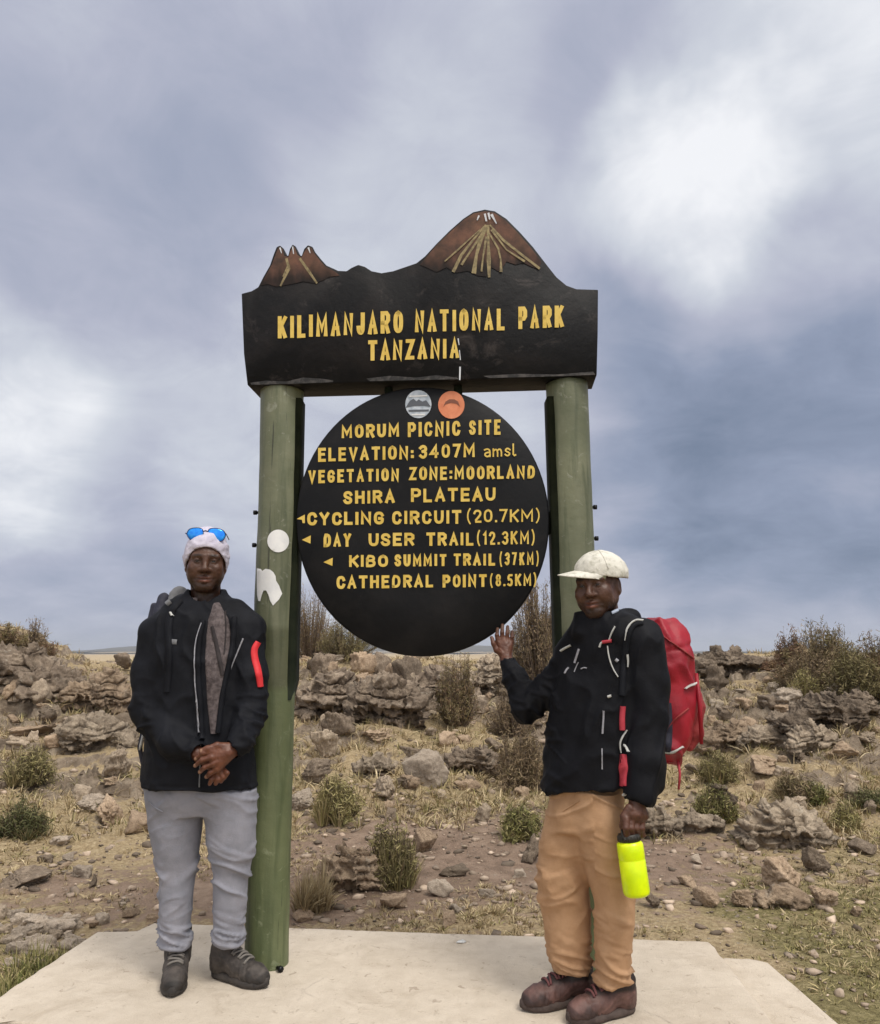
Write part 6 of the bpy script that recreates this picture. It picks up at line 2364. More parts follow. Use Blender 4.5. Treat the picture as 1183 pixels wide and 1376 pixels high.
# px, py(foot), width, height, kind, tone, label, phrase used to find its neighbours
R0 = [
    (20, 957, 150, 84, 'ledge', 'dark', 'dark overhanging ledge under the mound at the far left', 'the dark left ledge'),
    (48, 952, 40, 32, 'boulder', 'grey', 'grey knobbly lump standing in front of the dark left ledge', 'the grey knobbly lump'),
    (9, 950, 28, 30, 'block', 'brown', 'brown block at the left picture edge below the ledge', 'the brown edge block'),
    (6, 922, 26, 20, 'boulder', 'pale', 'pale stone lodged in the face of the dark left ledge', 'the lodged pale stone'),
    (122, 960, 90, 54, 'ledge', 'brown', 'flat-topped rock with dark hollow face left of the man in the beanie', 'the flat-topped rock'),
    (163, 955, 36, 26, 'ledge', 'brown', 'cracked brown rock between the flat-topped rock and the sleeve', 'the cracked brown rock'),
    (164, 905, 34, 22, 'block', 'dark', 'dark rock on the skyline beside the black sleeve', 'the dark skyline rock'),
    (38, 993, 100, 16, 'slab', 'brown', 'long low brown slab below the dark left ledge', 'the long low slab'),
    (112, 1014, 116, 44, 'ledge', 'grey', 'large tilted grey slab with undercut edge left of the man in the beanie', 'the large tilted slab'),
    (152, 1046, 46, 34, 'ledge', 'grey', 'grey mushroom-shaped rock on dry grass beside the dangling strap', 'the mushroom-shaped rock'),
    (20, 1012, 60, 18, 'slab', 'grey', 'cracked grey slab at the left picture edge under the long slab', 'the cracked grey slab'),
    (142, 1108, 54, 38, 'block', 'brown', 'jagged brown rock in the heap left of the grey trousers', 'the jagged brown heap rock'),
    (120, 1094, 44, 22, 'block', 'pale', 'pale split rock topping the heap left of the grey trousers', 'the pale split rock'),
    (184, 1122, 36, 26, 'boulder', 'brown', 'rounded brown rock touching the grey trousers at the knee', 'the rounded knee-high rock'),
    (106, 1076, 40, 16, 'slab', 'grey', 'grey slab behind the pale split rock', 'the grey heap slab'),
    (78, 1138, 30, 10, 'slab', 'pale', 'pale flat stone alone on short grass at the left', 'the lone pale flat stone'),
    (58, 1160, 28, 8, 'slab', 'dark', 'thin dark flat stone on the grass at the left', 'the thin dark stone'),
    (92, 1160, 20, 11, 'block', 'pale', 'small pale block on the grass beside the thin dark stone', 'the small pale block'),
    (107, 1182, 34, 15, 'slab', 'pale', 'pale slanting slab on the grass left of the trousers', 'the pale slanting slab'),
    (125, 1193, 13, 15, 'block', 'dark', 'small dark upright stone right of the pale slanting slab', 'the dark upright stone'),
    (28, 1194, 74, 16, 'slab', 'dark', 'low dark rock step crossing the left picture edge', 'the low dark step'),
    (134, 1244, 30, 13, 'slab', 'pale', 'cream stone just behind the back left corner of the concrete', 'the cream stone'),
    (122, 1250, 14, 9, 'block', 'brown', 'small brown stone left of the cream stone', 'the small brown stone'),
    (173, 1234, 24, 11, 'boulder', 'brown', 'reddish brown stone on the soil behind the concrete corner', 'the reddish stone'),
    (203, 1240, 24, 9, 'slab', 'brown', 'flat brown stone touching the concrete behind the grey trousers', 'the flat brown stone'),
    (440, 972, 96, 66, 'ledge', 'dark', 'dark craggy outcrop right of the left green post, left end of the ledge', 'the left end of the ledge'),
    (522, 978, 112, 74, 'ledge', 'dark', 'dark broken outcrop forming the middle of the ledge below the board', 'the middle of the ledge'),
    (590, 950, 84, 52, 'ledge', 'dark', 'darkest outcrop of the ledge behind the dry grey-brown bush', 'the darkest outcrop'),
    (664, 944, 84, 50, 'ledge', 'grey', 'grey outcrop at the right end of the ledge near the raised elbow', 'the right end of the ledge'),
    (452, 992, 46, 32, 'ledge', 'dark', 'dark craggy rock right of the left green post', 'the dark craggy rock'),
    (506, 998, 48, 24, 'block', 'brown', 'brown wedge of rock below the middle of the ledge', 'the brown wedge'),
    (438, 1020, 44, 36, 'ledge', 'grey', 'grey spiky rock beside the left green post', 'the grey spiky rock'),
    (574, 1058, 60, 46, 'boulder', 'pale', 'pale round boulder with dark underside in the middle of the slope', 'the pale round boulder'),
    (634, 1042, 70, 36, 'block', 'dark', 'dark square rock right of the pale round boulder', 'the dark square rock'),
    (556, 1032, 44, 20, 'slab', 'dark', 'dark slab behind the pale round boulder', 'the dark slab'),
    (500, 1048, 56, 30, 'ledge', 'grey', 'grey ragged rock left of the pale round boulder', 'the grey ragged rock'),
    (418, 1056, 52, 32, 'block', 'dark', 'dark rock against the left green post above the green tussock', 'the dark post-side rock'),
    (604, 1002, 40, 16, 'slab', 'brown', 'small brown slab at the foot of the dry grey bush', 'the small brown slab'),
    (668, 1012, 26, 18, 'block', 'dark', 'small dark rock left of the dry brown bush', 'the small dark rock'),
    (628, 1064, 36, 14, 'slab', 'brown', 'low brown stone in front of the dark square rock', 'the low brown stone'),
    (520, 1076, 44, 28, 'block', 'grey', 'grey rubble rock below the grey ragged rock', 'the grey rubble rock'),
    (403, 1092, 44, 30, 'block', 'pale', 'pale rock with shaded front between post and green tussock', 'the pale post-side rock'),
    (474, 1206, 88, 68, 'ledge', 'brown', 'big pitted brown rock behind the concrete near the left post', 'the big pitted rock'),
    (520, 1222, 56, 16, 'slab', 'brown', 'low broken slab in front of the big pitted rock', 'the low broken slab'),
    (568, 1146, 44, 28, 'boulder', 'brown', 'rounded brown rock right of the tall green tussock', 'the rounded brown rock'),
    (650, 1108, 26, 28, 'block', 'grey', 'small pointed grey rock left of the low dark green shrub', 'the pointed grey rock'),
    (716, 1160, 36, 32, 'block', 'dark', 'dark angular rock beside the tan trousers at the knee', 'the dark angular rock'),
    (600, 1246, 30, 16, 'block', 'brown', 'dark reddish stone close behind the concrete slab', 'the dark reddish stone'),
    (660, 1208, 26, 11, 'block', 'pale', 'brick-shaped pale stone on the bare soil', 'the brick-shaped stone'),
    (592, 1206, 40, 20, 'ledge', 'pale', 'rough pale stone on the bare soil right of the pitted rock', 'the rough pale stone'),
    (610, 1180, 38, 11, 'slab', 'dark', 'flat dark stone on the bare soil behind the rough pale stone', 'the flat dark stone'),
    (616, 1230, 16, 11, 'block', 'pale', 'small cream stone on the soil above the reddish stone', 'the small cream stone'),
    (405, 1238, 32, 12, 'boulder', 'brown', 'brown oval stone at the foot of the straw tussock', 'the brown oval stone'),
    (700, 1183, 26, 10, 'slab', 'pale', 'pale flat stone on the soil left of the tan trousers', 'the pale soil stone'),
    (985, 910, 120, 34, 'ledge', 'dark', 'dark broken outcrop along the skyline right of the red backpack', 'the skyline outcrop'),
    (1120, 990, 110, 44, 'ledge', 'dark', 'dark cleft outcrop across the middle of the right bank', 'the cleft outcrop'),
    (985, 1010, 84, 32, 'ledge', 'brown', 'brown outcrop on the slope below the red backpack', 'the brown outcrop'),
    (976, 900, 36, 18, 'block', 'brown', 'brown rock on the skyline right of the red backpack', 'the brown skyline rock'),
    (1016, 897, 28, 12, 'block', 'dark', 'small dark rock on the skyline left of the tall heather', 'the small skyline rock'),
    (966, 930, 40, 30, 'ledge', 'dark', 'dark hollow rock just right of the red backpack', 'the dark hollow rock'),
    (1066, 956, 52, 28, 'ledge', 'pale', 'pale sloping rock below the tall heather', 'the pale sloping rock'),
    (1044, 932, 30, 14, 'slab', 'pale', 'pale slab directly under the tall heather', 'the pale heather slab'),
    (1142, 938, 36, 18, 'ledge', 'pale', 'pale pointed rock on the right bank below the bushes', 'the pale pointed rock'),
    (1158, 972, 64, 36, 'ledge', 'dark', 'dark overhanging rock at the right picture edge', 'the dark right overhang'),
    (1104, 970, 46, 20, 'block', 'dark', 'dark jumbled rock in the middle of the right bank', 'the dark jumbled rock'),
    (1012, 984, 30, 18, 'boulder', 'brown', 'round brown rock on the slope right of the backpack', 'the round brown rock'),
    (1038, 1010, 72, 34, 'ledge', 'grey', 'broad grey outcrop on the right bank beside a dark hollow', 'the broad grey outcrop'),
    (1098, 1014, 64, 40, 'ledge', 'grey', 'grey overhang sheltering a dark hollow on the right bank', 'the grey overhang'),
    (1136, 1022, 44, 24, 'block', 'brown', 'brown block right of the grey overhang', 'the brown block'),
    (1168, 1006, 44, 24, 'block', 'grey', 'grey block near the right picture edge', 'the grey edge block'),
    (1034, 1040, 56, 18, 'slab', 'brown', 'sunk brown slab below the broad grey outcrop', 'the sunk brown slab'),
    (970, 1104, 54, 46, 'block', 'dark', 'dark pitted rock right of the bright green tussock', 'the dark pitted rock'),
    (888, 1130, 66, 42, 'ledge', 'grey', 'mottled grey rock beside the fist that holds the bottle', 'the mottled grey rock'),
    (946, 1122, 66, 26, 'ledge', 'grey', 'long grey rock right of the mottled grey rock', 'the long grey rock'),
    (990, 1128, 16, 12, 'block', 'pale', 'small whitish stone under the dark pitted rock', 'the whitish stone'),
    (1072, 1146, 122, 64, 'ledge', 'grey', 'largest grey outcrop low on the right bank', 'the largest outcrop'),
    (1098, 1174, 42, 32, 'boulder', 'dark', 'dark boulder below the largest grey outcrop', 'the dark boulder'),
    (1166, 1150, 38, 16, 'boulder', 'dark', 'dark flat boulder at the right picture edge', 'the dark flat boulder'),
    (1054, 1194, 60, 36, 'block', 'brown', 'brown earthy rock left of the dark boulder', 'the brown earthy rock'),
    (1060, 1224, 66, 26, 'ledge', 'brown', 'low brown rock in the grass below the earthy rock', 'the low grass rock'),
    (1112, 1222, 42, 22, 'ledge', 'brown', 'brown shard in the grass at the right', 'the brown shard'),
    (996, 1220, 42, 20, 'block', 'brown', 'brown lump in the grass behind the step', 'the brown grass lump'),
    (952, 1220, 42, 22, 'boulder', 'brown', 'brown hummock of rock right of the bottle', 'the brown hummock'),
    (926, 1192, 30, 13, 'block', 'brown', 'small dark-spotted stone right of the neon bottle', 'the spotted stone'),
    (940, 1162, 18, 11, 'block', 'pale', 'small cream stone on the path right of the mottled rock', 'the cream path stone'),
    (1154, 1234, 18, 14, 'block', 'brown', 'small brown stone in the grass near the right picture edge', 'the small grass stone'),
    (880, 1222, 26, 20, 'block', 'dark', 'dark stone half hidden behind the neon bottle', 'the half hidden stone'),
]
for r_ in R0:
    px, py, w, h, kind, tone, lab, phrase = r_
    sink = .30 if h < 14 else .22
    if w >= 54 and kind == 'ledge' and h >= 26 or (px, py) in ((634, 1042), (970, 1104)):
        outcrop(px, py, w, h, tone, lab, seed=int(px))
    else:
        place_rock(px, py, w * 1.08, h * 1.08, kind, tone, lab, unique=(w >= 36), sink=sink)
    ROCKS.append((px, py, phrase))

LABELS = set()
SHAPEW = {'block': 'angular', 'slab': 'flat', 'boulder': 'rounded', 'ledge': 'jagged'}


def auto_label(px, py, w, kind, tone, noun='rock'):
    size = 'tiny' if w < 11 else 'small' if w < 18 else 'middling' if w < 30 else 'big'
    cand = sorted(ROCKS, key=lambda q: (q[0] - px) ** 2 + 1.6 * (q[1] - py) ** 2)[:6]
    for (ax, ay, ph) in cand:
        dx, dy = px - ax, py - ay
        if abs(dx) > abs(dy) * 1.3:
            rel = 'right of' if dx > 0 else 'left of'
        else:
            rel = 'in front of' if dy > 0 else 'behind'
        lab = f'{size} {SHAPEW[kind]} {tone} {noun} {rel} {ph}'
        if lab not in LABELS:
            LABELS.add(lab)
            return lab
    return None


rr = random.Random(41)


def fill(n, x0, x1, y0, y1, wr, hr, kinds, tones, group, near=None):
    made = 0
    tries = 0
    while made < n and tries < n * 6:
        tries += 1
        px, py = rr.uniform(x0, x1), rr.uniform(y0, y1)
        w = wr[0] + (wr[1] - wr[0]) * rr.random() ** 2
        kind, tone = rr.choice(kinds), rr.choice(tones)
        g = G(px, py)
        if on_slab(g.x, g.y, .03):
            continue
        lab = auto_label(px, py, w, kind, tone)
        if lab is None:
            continue
        place_rock(px, py, w, max(4, w * rr.uniform(*hr)), kind, tone, lab, group, sink=rr.uniform(.26, .44))
        made += 1


# the broken ledge below the board
for (x0, x1, y0, y1, n) in ((405, 470, 900, 975, 15), (470, 560, 900, 970, 20), (560, 690, 905, 965, 13)):
    fill(n, x0, x1, y0, y1, (18, 54), (.40, .75), ['ledge', 'block', 'ledge', 'slab'], ['dark', 'grey', 'brown', 'dark', 'grey'], LEDGE)
fill(14, 405, 700, 880, 900, (14, 34), (.3, .5), ['slab', 'ledge'], ['pale', 'brown', 'grey'], LEDGE)
fill(32, 405, 725, 975, 1110, (10, 34), (.4, .7), ['block', 'slab', 'ledge'], ['brown', 'grey', 'dark'], 'rocks on the slope behind the board')
fill(34, 940, 1190, 885, 990, (12, 40), (.35, .7), ['ledge', 'block', 'slab'], ['brown', 'grey', 'dark', 'pale'], 'rocks on the right bank')
fill(34, 905, 1190, 985, 1110, (10, 36), (.35, .7), ['ledge', 'block', 'slab'], ['brown', 'grey', 'dark'], 'rocks on the right bank')
fill(14, 870, 1190, 1140, 1235, (8, 20), (.35, .6), ['block', 'slab'], ['brown', 'pale', 'grey'], 'stones on the ground at the right')
fill(24, -5, 175, 950, 1075, (10, 38), (.35, .6), ['ledge', 'slab', 'block'], ['brown', 'grey', 'dark'], 'rocks on the slope at the left')
fill(10, -5, 200, 890, 950, (10, 26), (.35, .6), ['ledge', 'slab', 'block'], ['brown', 'grey', 'dark'], 'rocks on the slope at the left')
fill(12, 0, 200, 1095, 1235, (8, 22), (.3, .5), ['slab', 'block'], ['brown', 'pale', 'grey'], 'stones on the ground at the left')
fill(20, 400, 735, 1120, 1240, (7, 20), (.35, .6), ['block', 'slab'], ['brown', 'pale', 'grey', 'dark'], 'stones on the bare soil behind the slab')
# heaped flat rubble left of the slab
ROCKS += [(15, 1245, 'the top of the rubble heap'), (70, 1250, 'the right side of the rubble heap'), (20, 1300, 'the foot of the rubble heap')]
fill(46, -12, 112, 1236, 1308, (22, 54), (.30, .42), ['slab', 'slab', 'ledge'], ['pale', 'pale', 'brown', 'pale', 'grey'], 'flat stones of the rubble heap left of the slab')

# loose pebbles nobody could count
PB = [rock_shape('block' if q_ % 3 else 'slab', 60 + q_, 1)[0] for q_ in range(12)]
Fp = ICO[1][1]
PV, PF, PC = [], [], []
nb = 0
for i in range(8000):
    if i < 3800:
        x, y = rng.normal(.5, 2.4), rng.uniform(2.9, 7.4)
    else:
        y = rng.uniform(5.5, 13)
        x = rng.uniform(-.75, .75) * y
    if on_slab(x, y, .02):
        continue
    s = .006 + .024 * rng.random() ** 4 * (1 + y / 12)
    Vp = PB[i % 12]
    ca, sa = math.cos(i * 1.7), math.sin(i * 1.7)
    q_ = Vp * np.array([s * rng.uniform(.8, 1.5), s * rng.uniform(.8, 1.4), s * rng.uniform(.35, .8)])
    PV.append(np.stack([q_[:, 0] * ca - q_[:, 1] * sa, q_[:, 0] * sa + q_[:, 1] * ca, q_[:, 2]], 1) + np.array([x, y, 0]))
    PF.append(Fp + nb)
    PC.append(np.full((len(Vp), 3), 1.0) * (rng.choice([.55, 1.0, 1.5, 2.1], p=[.25, .35, .25, .15])))
    nb += len(Vp)
PVc = np.concatenate([p.mean(0)[None] for p in PV])
zt = terrain(PVc[:, 0], PVc[:, 1])
for p, z in zip(PV, zt):
    p[:, 2] += z + .004
M_PEB = pm('pebbles', (0.19, 0.145, 0.11), (0.30, 0.24, 0.185), 20, 0.95, spec=0.2, vcol=True)
peb = obj('gravel', np.concatenate(PV), np.concatenate(PF), M_PEB, col=np.concatenate(PC), smooth=False)
tag(peb, 'loose pebbles and grit scattered over the bare soil', 'gravel', kind='stuff')
M_PAPER = pm('white_scrap', (0.7, 0.7, 0.68), None, rough=0.8)
m = MB()
q = slab_px(620, 1267)
pts = [q + Vector((dx, dy, dz)) for dx, dy, dz in ((-.022, -.006, .004), (-.008, -.014, .007), (.012, -.010, .005), (.022, .002, .006), (.008, .012, .010), (-.012, .010, .006))]
m.prism(pts, Vector((0, 0, 0)), Vector((0, 0, -.003)))
sc = m.build('paper_scrap', M_PAPER, origin=q)
tag(sc, 'tiny white scrap lying on the concrete slab', 'litter')


# ================================================================== PLANTS
def leaf_mat(name, rough=0.85):
    m, nt, b = new_mat(name)
    at = nd(nt, 'ShaderNodeAttribute', attribute_name='Col')
    lk(nt, at.outputs['Color'], b.inputs['Base Color'])
    b.inputs['Roughness'].default_value = rough
    b.inputs['Specular IOR Level'].default_value = 0.2
    return m


M_LEAF = leaf_mat('heath_leaves')
M_GRASS = leaf_mat('grass_blades')
M_STEM = pm('woody_stem', (0.085, 0.06, 0.045), (0.17, 0.125, 0.095), 30, 0.9)


def quads(c, u, v):
    """quads centred at c with half axes u, v"""
    V = np.stack([c - u - v, c + u - v, c + u + v, c - u + v], 1).reshape(-1, 3)
    F = np.arange(len(V)).reshape(-1, 4)
    return V, F


def unit(a):
    return a / (np.linalg.norm(a, axis=-1, keepdims=True) + 1e-9)


def pick(rg, palette, n):
    P0 = np.array(palette)
    a = P0[rg.integers(0, len(P0), n)]
    b = P0[rg.integers(0, len(P0), n)]
    t = rg.random((n, 1)) * .5
    return (a * (1 - t) + b * t) * rg.uniform(.7, 1.3, (n, 1))


def shrub(name, base, w, h, palette, nstem, nleaf, label, cat='bush', group=None, seed=0, leaf=.016, lean=0.0, spread=1.0, stem_top=1.0):
    """heath shrub: many wiry twigs from the foot, small leaves clustered on their upper parts"""
    rg = np.random.default_rng(900 + seed)
    root = empty(name, base, label, cat, group)
    b = np.array(base)
    n = nstem
    ang = rg.uniform(0, 2 * math.pi, n)
    lobe = 1 + .28 * np.sin(ang * 2 + seed) + .18 * np.sin(ang * 5 + seed * 2.1)
    rad = np.sqrt(rg.random(n)) * .5 * w * spread * lobe * rg.uniform(.85, 1.12, n)
    hh = h * (1 + .22 * np.sin(ang * 3 + seed * 1.7)) * (1 - .40 * (rad / (.5 * w * spread + 1e-6)) ** 2) * (.38 + .70 * rg.random(n) ** .8)
    tip = np.stack([np.cos(ang) * rad + lean * hh, np.sin(ang) * rad * .9, hh], 1)
    foot = np.stack([np.cos(ang) * rad * .35, np.sin(ang) * rad * .3, np.full(n, -.03)], 1)
    mid = (foot + tip) / 2 + np.stack([np.cos(ang) * rad * .22, np.sin(ang) * rad * .22, hh * .08], 1) + rg.normal(0, .03 * w, (n, 3))
    ts = np.linspace(0, 1, 6)
    pts = [(1 - t) ** 2 * foot + 2 * t * (1 - t) * mid + t * t * tip for t in ts]
    side = unit(np.cross(tip - foot, rg.normal(size=(n, 3))))
    side2 = unit(np.cross(tip - foot, side))
    V, F = [], []
    k = 0
    r0 = .0035 + .004 * h
    for j, t in enumerate(ts):
        r = r0 * (1 - .8 * t)
        V.append(np.stack([pts[j] + side * r, pts[j] - side * r * .5 + side2 * r * .87, pts[j] - side * r * .5 - side2 * r * .87], 1).reshape(-1, 3))
    Vs = np.concatenate(V) + b
    m3 = n * 3
    idx = np.arange(n) * 3
    for j in range(5):
        for q in range(3):
            F.append(np.stack([idx + q + j * m3, idx + (q + 1) % 3 + j * m3, idx + (q + 1) % 3 + (j + 1) * m3, idx + q + (j + 1) * m3], 1))
    obj('branches', Vs, np.concatenate(F), M_STEM, root, smooth=False)
    # leaves
    si = rg.integers(0, n, nleaf)
    t = (1 - (rg.random(nleaf) ** 1.15) * .86)[:, None]
    c = (1 - t) ** 2 * foot[si] + 2 * t * (1 - t) * mid[si] + t * t * tip[si]
    c = c + rg.normal(0, .014 + .014 * w, (nleaf, 3)) * (.5 + .5 * t)
    u = unit(rg.normal(size=(nleaf, 3))) * leaf * rg.uniform(.35, .6, (nleaf, 1))
    up = unit(tip[si] - foot[si] + rg.normal(0, .6, (nleaf, 3)))
    v = up * leaf * rg.uniform(.9, 1.9, (nleaf, 1))
    u = unit(np.cross(v, u)) * leaf * rg.uniform(.14, .30, (nleaf, 1))
    V, F = quads(c + b, u, v)
    tone = pick(rg, palette, n)
    colr = (tone[si] * .65 + pick(rg, palette, nleaf) * .35)
    obj('foliage', V, F, M_LEAF, root, smooth=False, col=np.repeat(colr, 4, 0))
    if name == 'low_shrub':
        V, F, c = ragged(base, w, h, list(palette) + STRAW[:2], seed)
        obj('blades', V, F, M_GRASS, root, smooth=False, col=c)
    return root


def ragged(base, w, h, pal, seed):
    rg = np.random.default_rng(40 + seed)
    VV, FF, CC, k = [], [], [], 0
    for j in range(9):
        a, r = rg.uniform(0, 6.28), math.sqrt(rg.random()) * w * .42
        V, F, c = blades(rg, base[0] + math.cos(a) * r, base[1] + math.sin(a) * r, base[2] - .01, h * rg.uniform(.55, 1.15), w * .34, 60, pal, .003, .5)
        VV.append(V)
        FF.append(F + k)
        CC.append(c)
        k += len(V)
    return np.concatenate(VV), np.concatenate(FF), np.concatenate(CC)


def blades(rg, cx, cy, cz, h, rad, n, palette, bw=.004, droop=.6):
    """n curved blades from one foot -> V, F, colour"""
    ang = rg.uniform(0, 2 * math.pi, n)
    out = rg.random(n) ** .7
    L = h * rg.uniform(.55, 1.1, n)
    d = np.stack([np.cos(ang), np.sin(ang)], 1)
    foot = np.stack([cx + d[:, 0] * rad * .25 * out, cy + d[:, 1] * rad * .25 * out, np.full(n, cz - .01)], 1)
    sd = np.stack([-d[:, 1], d[:, 0], np.zeros(n)], 1)
    sd = unit(sd + rg.normal(0, .5, (n, 3)))
    V = []
    for t, wf in ((0, 1.0), (.5, .8), (1, .12)):
        reach = rad * out * (t ** 1.4)
        z = L * (t - droop * .55 * out * t * t)
        p = foot + np.stack([d[:, 0] * reach, d[:, 1] * reach, z], 1)
        V += [p - sd * bw * wf, p + sd * bw * wf]
    V = np.stack(V, 1).reshape(-1, 3)
    i = np.arange(n) * 6
    F = np.concatenate([np.stack([i, i + 1, i + 3, i + 2], 1), np.stack([i + 2, i + 3, i + 5, i + 4], 1)])
    c = np.repeat(pick(rg, palette, n), 6, 0)
    return V, F, c


def tussock(name, base, w, h, palette, n, label, cat='grass tussock', group=None, seed=0, bw=.0035, droop=.6):
    rg = np.random.default_rng(500 + seed)
    VV, FF, CC, k = [], [], [], 0
    for j in range(max(3, n // 90)):
        a, r = rg.uniform(0, 6.28), math.sqrt(rg.random()) * w * .32
        V, F, c = blades(rg, base[0] + math.cos(a) * r, base[1] + math.sin(a) * r, base[2] - .015, h * rg.uniform(.6, 1.05), w * .38, 90, palette, bw, droop)
        VV.append(V)
        FF.append(F + k)
        CC.append(c)
        k += len(V)
    o = obj(name, np.concatenate(VV), np.concatenate(FF), M_GRASS, smooth=False, col=np.concatenate(CC), origin=base)
    return tag(o, label, cat, group)


BROWN = [(0.17, 0.12, 0.075), (0.28, 0.205, 0.125), (0.12, 0.085, 0.055), (0.36, 0.275, 0.175), (0.19, 0.155, 0.075)]
RUST = [(0.18, 0.105, 0.068), (0.26, 0.155, 0.10), (0.12, 0.075, 0.055), (0.23, 0.175, 0.09)]
OLIVE = [(0.145, 0.13, 0.055), (0.22, 0.19, 0.085), (0.09, 0.08, 0.038), (0.30, 0.25, 0.13), (0.17, 0.13, 0.075)]
GREEN = [(0.105, 0.12, 0.035), (0.16, 0.17, 0.055), (0.065, 0.072, 0.024), (0.27, 0.24, 0.10)]
YGREEN = [(0.22, 0.20, 0.075), (0.31, 0.275, 0.12), (0.14, 0.13, 0.05), (0.44, 0.365, 0.19)]
DGREEN = [(0.075, 0.082, 0.035), (0.12, 0.125, 0.05), (0.052, 0.056, 0.026), (0.22, 0.195, 0.095)]
STRAW = [(0.33, 0.255, 0.145), (0.43, 0.345, 0.205), (0.25, 0.185, 0.10), (0.51, 0.42, 0.265)]


def at_px(px, py):
    g = G(px, py)
    return g, mpp(g)


def sh(px, py, w, h, pal, ns, nl, label, seed, cat='bush', leaf=.016, group=None, name='heather_bush', lean=0.0, spread=1.0):
    g, s = at_px(px, py)
    return shrub(name, (g.x, g.y, g.z), w * s * (.88 if name == 'low_shrub' else 1.06), h * s * (.92 if name == 'low_shrub' else .92), pal, int(ns * 1.5), int(nl * (.6 if name == 'low_shrub' else 1.15)), label, cat, group, seed, leaf, lean, spread)


BG = 'heather bushes along the skyline'
sh(725, 925, 78, 150, BROWN, 260, 15000, 'tall dry brown heather bush between the raised arm and the right green post', 1, leaf=.015)
sh(745, 905, 60, 90, OLIVE, 140, 6000, 'olive heather bush hidden partly by the right green post', 2, leaf=.015)
sh(418, 885, 70, 92, BROWN, 170, 9000, 'dry brown heather bush against the left green post', 3, leaf=.015)
sh(465, 884, 80, 56, OLIVE, 150, 7000, 'low olive heather bush under the left rim of the round board', 4, leaf=.015)
sh(615, 975, 62, 90, RUST + OLIVE, 190, 9000, 'dry grey-brown bush in front of the ledge', 5, leaf=.012)
sh(703, 1064, 66, 86, BROWN, 230, 11000, 'dry brown bush on the slope left of the black jacket', 6, leaf=.012)
sh(690, 990, 60, 70, BROWN, 150, 5000, 'pale wispy bush under the raised elbow', 26, leaf=.010)
sh(1068, 912, 44, 60, RUST, 130, 6000, 'reddish brown heather bush at the left end of the skyline clump', 7, leaf=.016, group=BG)
sh(1112, 922, 96, 82, OLIVE + BROWN, 260, 15000, 'widest olive brown heather bush of the skyline clump', 8, leaf=.016, group=BG)
sh(1088, 930, 60, 56, BROWN, 140, 6000, 'brown heather bush in front of the widest skyline bush', 9, leaf=.014, group=BG)
sh(1150, 935, 70, 64, OLIVE, 170, 8000, 'olive heather bush right of the widest skyline bush', 10, leaf=.015, group=BG)
sh(1186, 938, 56, 80, RUST + OLIVE, 150, 7000, 'reddish heather bush cut by the right picture edge', 11, leaf=.016, group=BG)
sh(1036, 902, 26, 16, RUST, 80, 2600, 'small rusty heather bush low on the skyline', 12, leaf=.014, group=BG)
sh(6, 868, 52, 24, OLIVE + RUST, 90, 2600, 'small olive bush on the mound at the left picture edge', 13, leaf=.014)
sh(45, 878, 30, 42, BROWN, 40, 900, 'wispy dry plant on the slope of the left mound', 14, leaf=.012)
sh(62, 886, 26, 20, RUST, 60, 1600, 'small rusty plant right of the left mound', 15, leaf=.012)
# tussocks and low green shrubs
sh(452, 1104, 66, 58, YGREEN, 240, 9000, 'yellow-green shrub right of the left green post', 16, 'shrub', .013, name='low_shrub')
sh(528, 1188, 76, 76, YGREEN + OLIVE, 280, 11000, 'tall yellow-green shrub beside the big pitted rock', 17, 'shrub', .011, name='low_shrub')
sh(700, 1126, 62, 42, GREEN + YGREEN, 200, 8000, 'low dark green shrub left of the tan trousers', 18, 'shrub', .012, name='low_shrub')
sh(28, 1124, 66, 42, DGREEN, 200, 8000, 'dark green shrub at the left below the slabs', 19, 'shrub', .012, name='low_shrub')
sh(40, 1056, 66, 46, OLIVE + YGREEN, 180, 7000, 'olive shrub at the left picture edge above the dark green shrub', 20, 'shrub', .013, name='low_shrub')
sh(962, 1104, 56, 50, GREEN + YGREEN, 220, 9000, 'bright green shrub right of the fist with the bottle', 21, 'shrub', .012, name='low_shrub')
sh(966, 1050, 54, 40, OLIVE + YGREEN, 170, 6000, 'olive shrub on the slope below the red backpack', 22, 'shrub', .013, name='low_shrub')
sh(1068, 1076, 56, 36, BROWN + OLIVE, 160, 5000, 'brown and olive shrub in the middle of the right slope', 23, 'shrub', .013, name='low_shrub')
sh(1096, 1078, 34, 26, GREEN, 100, 3000, 'small green shrub right of the brown and olive one', 24, 'shrub', .012, name='low_shrub')
sh(1138, 1116, 40, 34, YGREEN, 130, 4500, 'yellow-green shrub above the dark flat boulder', 25, 'shrub', .012, name='low_shrub')
sh(1170, 1084, 60, 22, DGREEN, 120, 4000, 'low dark green shrub at the right picture edge', 27, 'shrub', .012, name='low_shrub')
sh(1085, 945, 40, 40, YGREEN, 110, 3500, 'pale green shrub at the foot of the skyline bushes', 28, 'shrub', .013, name='low_shrub')
g, s = at_px(420, 1222)
tussock('grass_tussock', (g.x, g.y, g.z), 66 * s, 70 * s, STRAW, 900, 'straw-coloured tussock drooping beside the left green post', seed=1, bw=.004, droop=1.0)
g, s = at_px(655, 1232)
tussock('grass_tussock', (g.x, g.y, g.z), 60 * s, 20 * s, STRAW, 400, 'flattened straw tussock on the soil behind the slab', seed=2, bw=.003, droop=.9)
g, s = at_px(845, 1222)

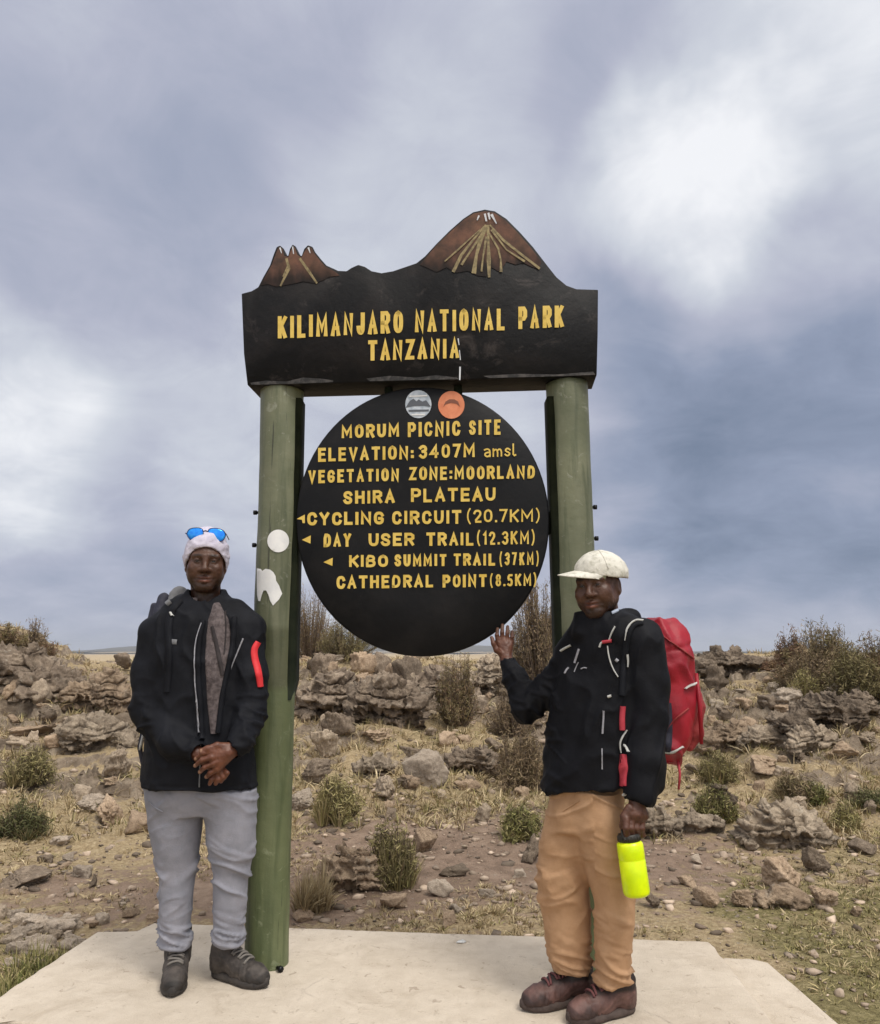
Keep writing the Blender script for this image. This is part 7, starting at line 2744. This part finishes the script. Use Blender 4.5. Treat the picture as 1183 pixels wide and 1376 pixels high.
# ---- grass cover
VV, FF, CC, k = [], [], [], 0
VG, FG, CG, kg = [], [], [], 0
rg = np.random.default_rng(77)
cnt = 30000
yy = 2.9 * np.exp(rg.random(cnt) * math.log(15.5 / 2.9))
xx = rg.uniform(-.72, .72, cnt) * yy
zz_ = terrain(xx, yy)
msk = fbm2(xx * .9, yy * .9, 5, 3)
sw = .75 * np.exp(-((yy - 5.7) / 1.0) ** 2) * sstep(2.6, 0.8, np.abs(xx - .4))
sw2 = .5 * np.exp(-((yy - 4.9) / .7) ** 2) * sstep(.8, -1.0, xx)
keep = (msk + rg.uniform(-.5, .5, cnt) > -.12 + .9 * sw + .8 * sw2)
# nothing grows through the slab
keep &= np.array([not (y_ < 4.6 and on_slab(x_, y_, .02)) for x_, y_ in zip(xx, yy)])
gw_ = .25 + .5 * sstep(0.8, 1.8, xx) * sstep(6.4, 4.8, yy) + .55 * sstep(-1.5, -2.2, xx) * sstep(5.0, 4.2, yy)
for x, y, z, gwt in zip(xx[keep], yy[keep], zz_[keep], gw_[keep]):
    near = y < 6
    gr = rg.random() < gwt
    n = 9 if near else 7
    hgt = rg.uniform(.025, .06) if near else rg.uniform(.05, .15)
    if gr and near:
        hgt *= .8
    V, F, c = blades(rg, x, y, z, hgt, hgt * rg.uniform(.7, 1.6), n, (YGREEN if rg.random() < .6 else OLIVE) if gr else STRAW, .0018 + .0006 * y * .6, .9)
    if gr:
        VG.append(V); FG.append(F + kg); CG.append(c); kg += len(V)
    else:
        VV.append(V); FF.append(F + k); CC.append(c); k += len(V)
# taller green grass along the left edge of the slab
for i in range(420):
    t = rg.random()
    p = s_bl.lerp(s_l, t)
    x, y = p.x - rg.random() ** 1.5 * .28 - .02, p.y + rg.uniform(-.05, .05)
    V, F, c = blades(rg, x, y, tz(x, y), rg.uniform(.06, .15), .08, 10, YGREEN if rg.random() < .6 else GREEN, .0028, .7)
    VG.append(V); FG.append(F + kg); CG.append(c); kg += len(V)
for i in range(160):
    t = rg.random()
    p = s_bm.lerp(s_br, t) if i < 60 else slab_px(1031, 1292).lerp(slab_px(1131, 1376), t)
    x, y = p.x + (rg.random() * .1 if i >= 60 else 0), p.y + .02 + rg.random() ** 2 * .12
    V, F, c = blades(rg, x, y, tz(x, y), rg.uniform(.03, .06), .05, 8, OLIVE if rg.random() < .5 else STRAW, .0025, .8)
    VG.append(V); FG.append(F + kg); CG.append(c); kg += len(V)
o = obj('dry_grass', np.concatenate(VV), np.concatenate(FF), M_GRASS, smooth=False, col=np.concatenate(CC))
tag(o, 'dry straw-coloured grass covering the stony slope', 'grass', kind='stuff')
o = obj('green_grass', np.concatenate(VG), np.concatenate(FG), M_GRASS, smooth=False, col=np.concatenate(CG))
tag(o, 'short green grass round the concrete slab', 'grass', kind='stuff')


# ================================================================== AIR between the sign and the far moor
mh = bpy.data.materials.new('thin_haze')
mh.use_nodes = True
nt = mh.node_tree
nt.nodes.clear()
pv = nd(nt, 'ShaderNodeVolumePrincipled')
pv.inputs['Color'].default_value = (0.80, 0.86, 0.95, 1)
pv.inputs['Density'].default_value = 0.00012
pv.inputs['Anisotropy'].default_value = 0.2
mo = nd(nt, 'ShaderNodeOutputMaterial')
lk(nt, pv.outputs[0], mo.inputs['Volume'])
m = MB()
x0, x1, y0, y1, z0, z1 = -9000, 9000, -500, 11000, -80, 90
V = [(x, y, z) for x in (x0, x1) for y in (y0, y1) for z in (z0, z1)]
m.add(V, [(0, 1, 3, 2), (4, 6, 7, 5), (0, 4, 5, 1), (2, 3, 7, 6), (0, 2, 6, 4), (1, 5, 7, 3)])
hz_o = m.build('haze', mh)
tag(hz_o, 'thin pale haze between the sign and the far moor', 'haze', kind='stuff')
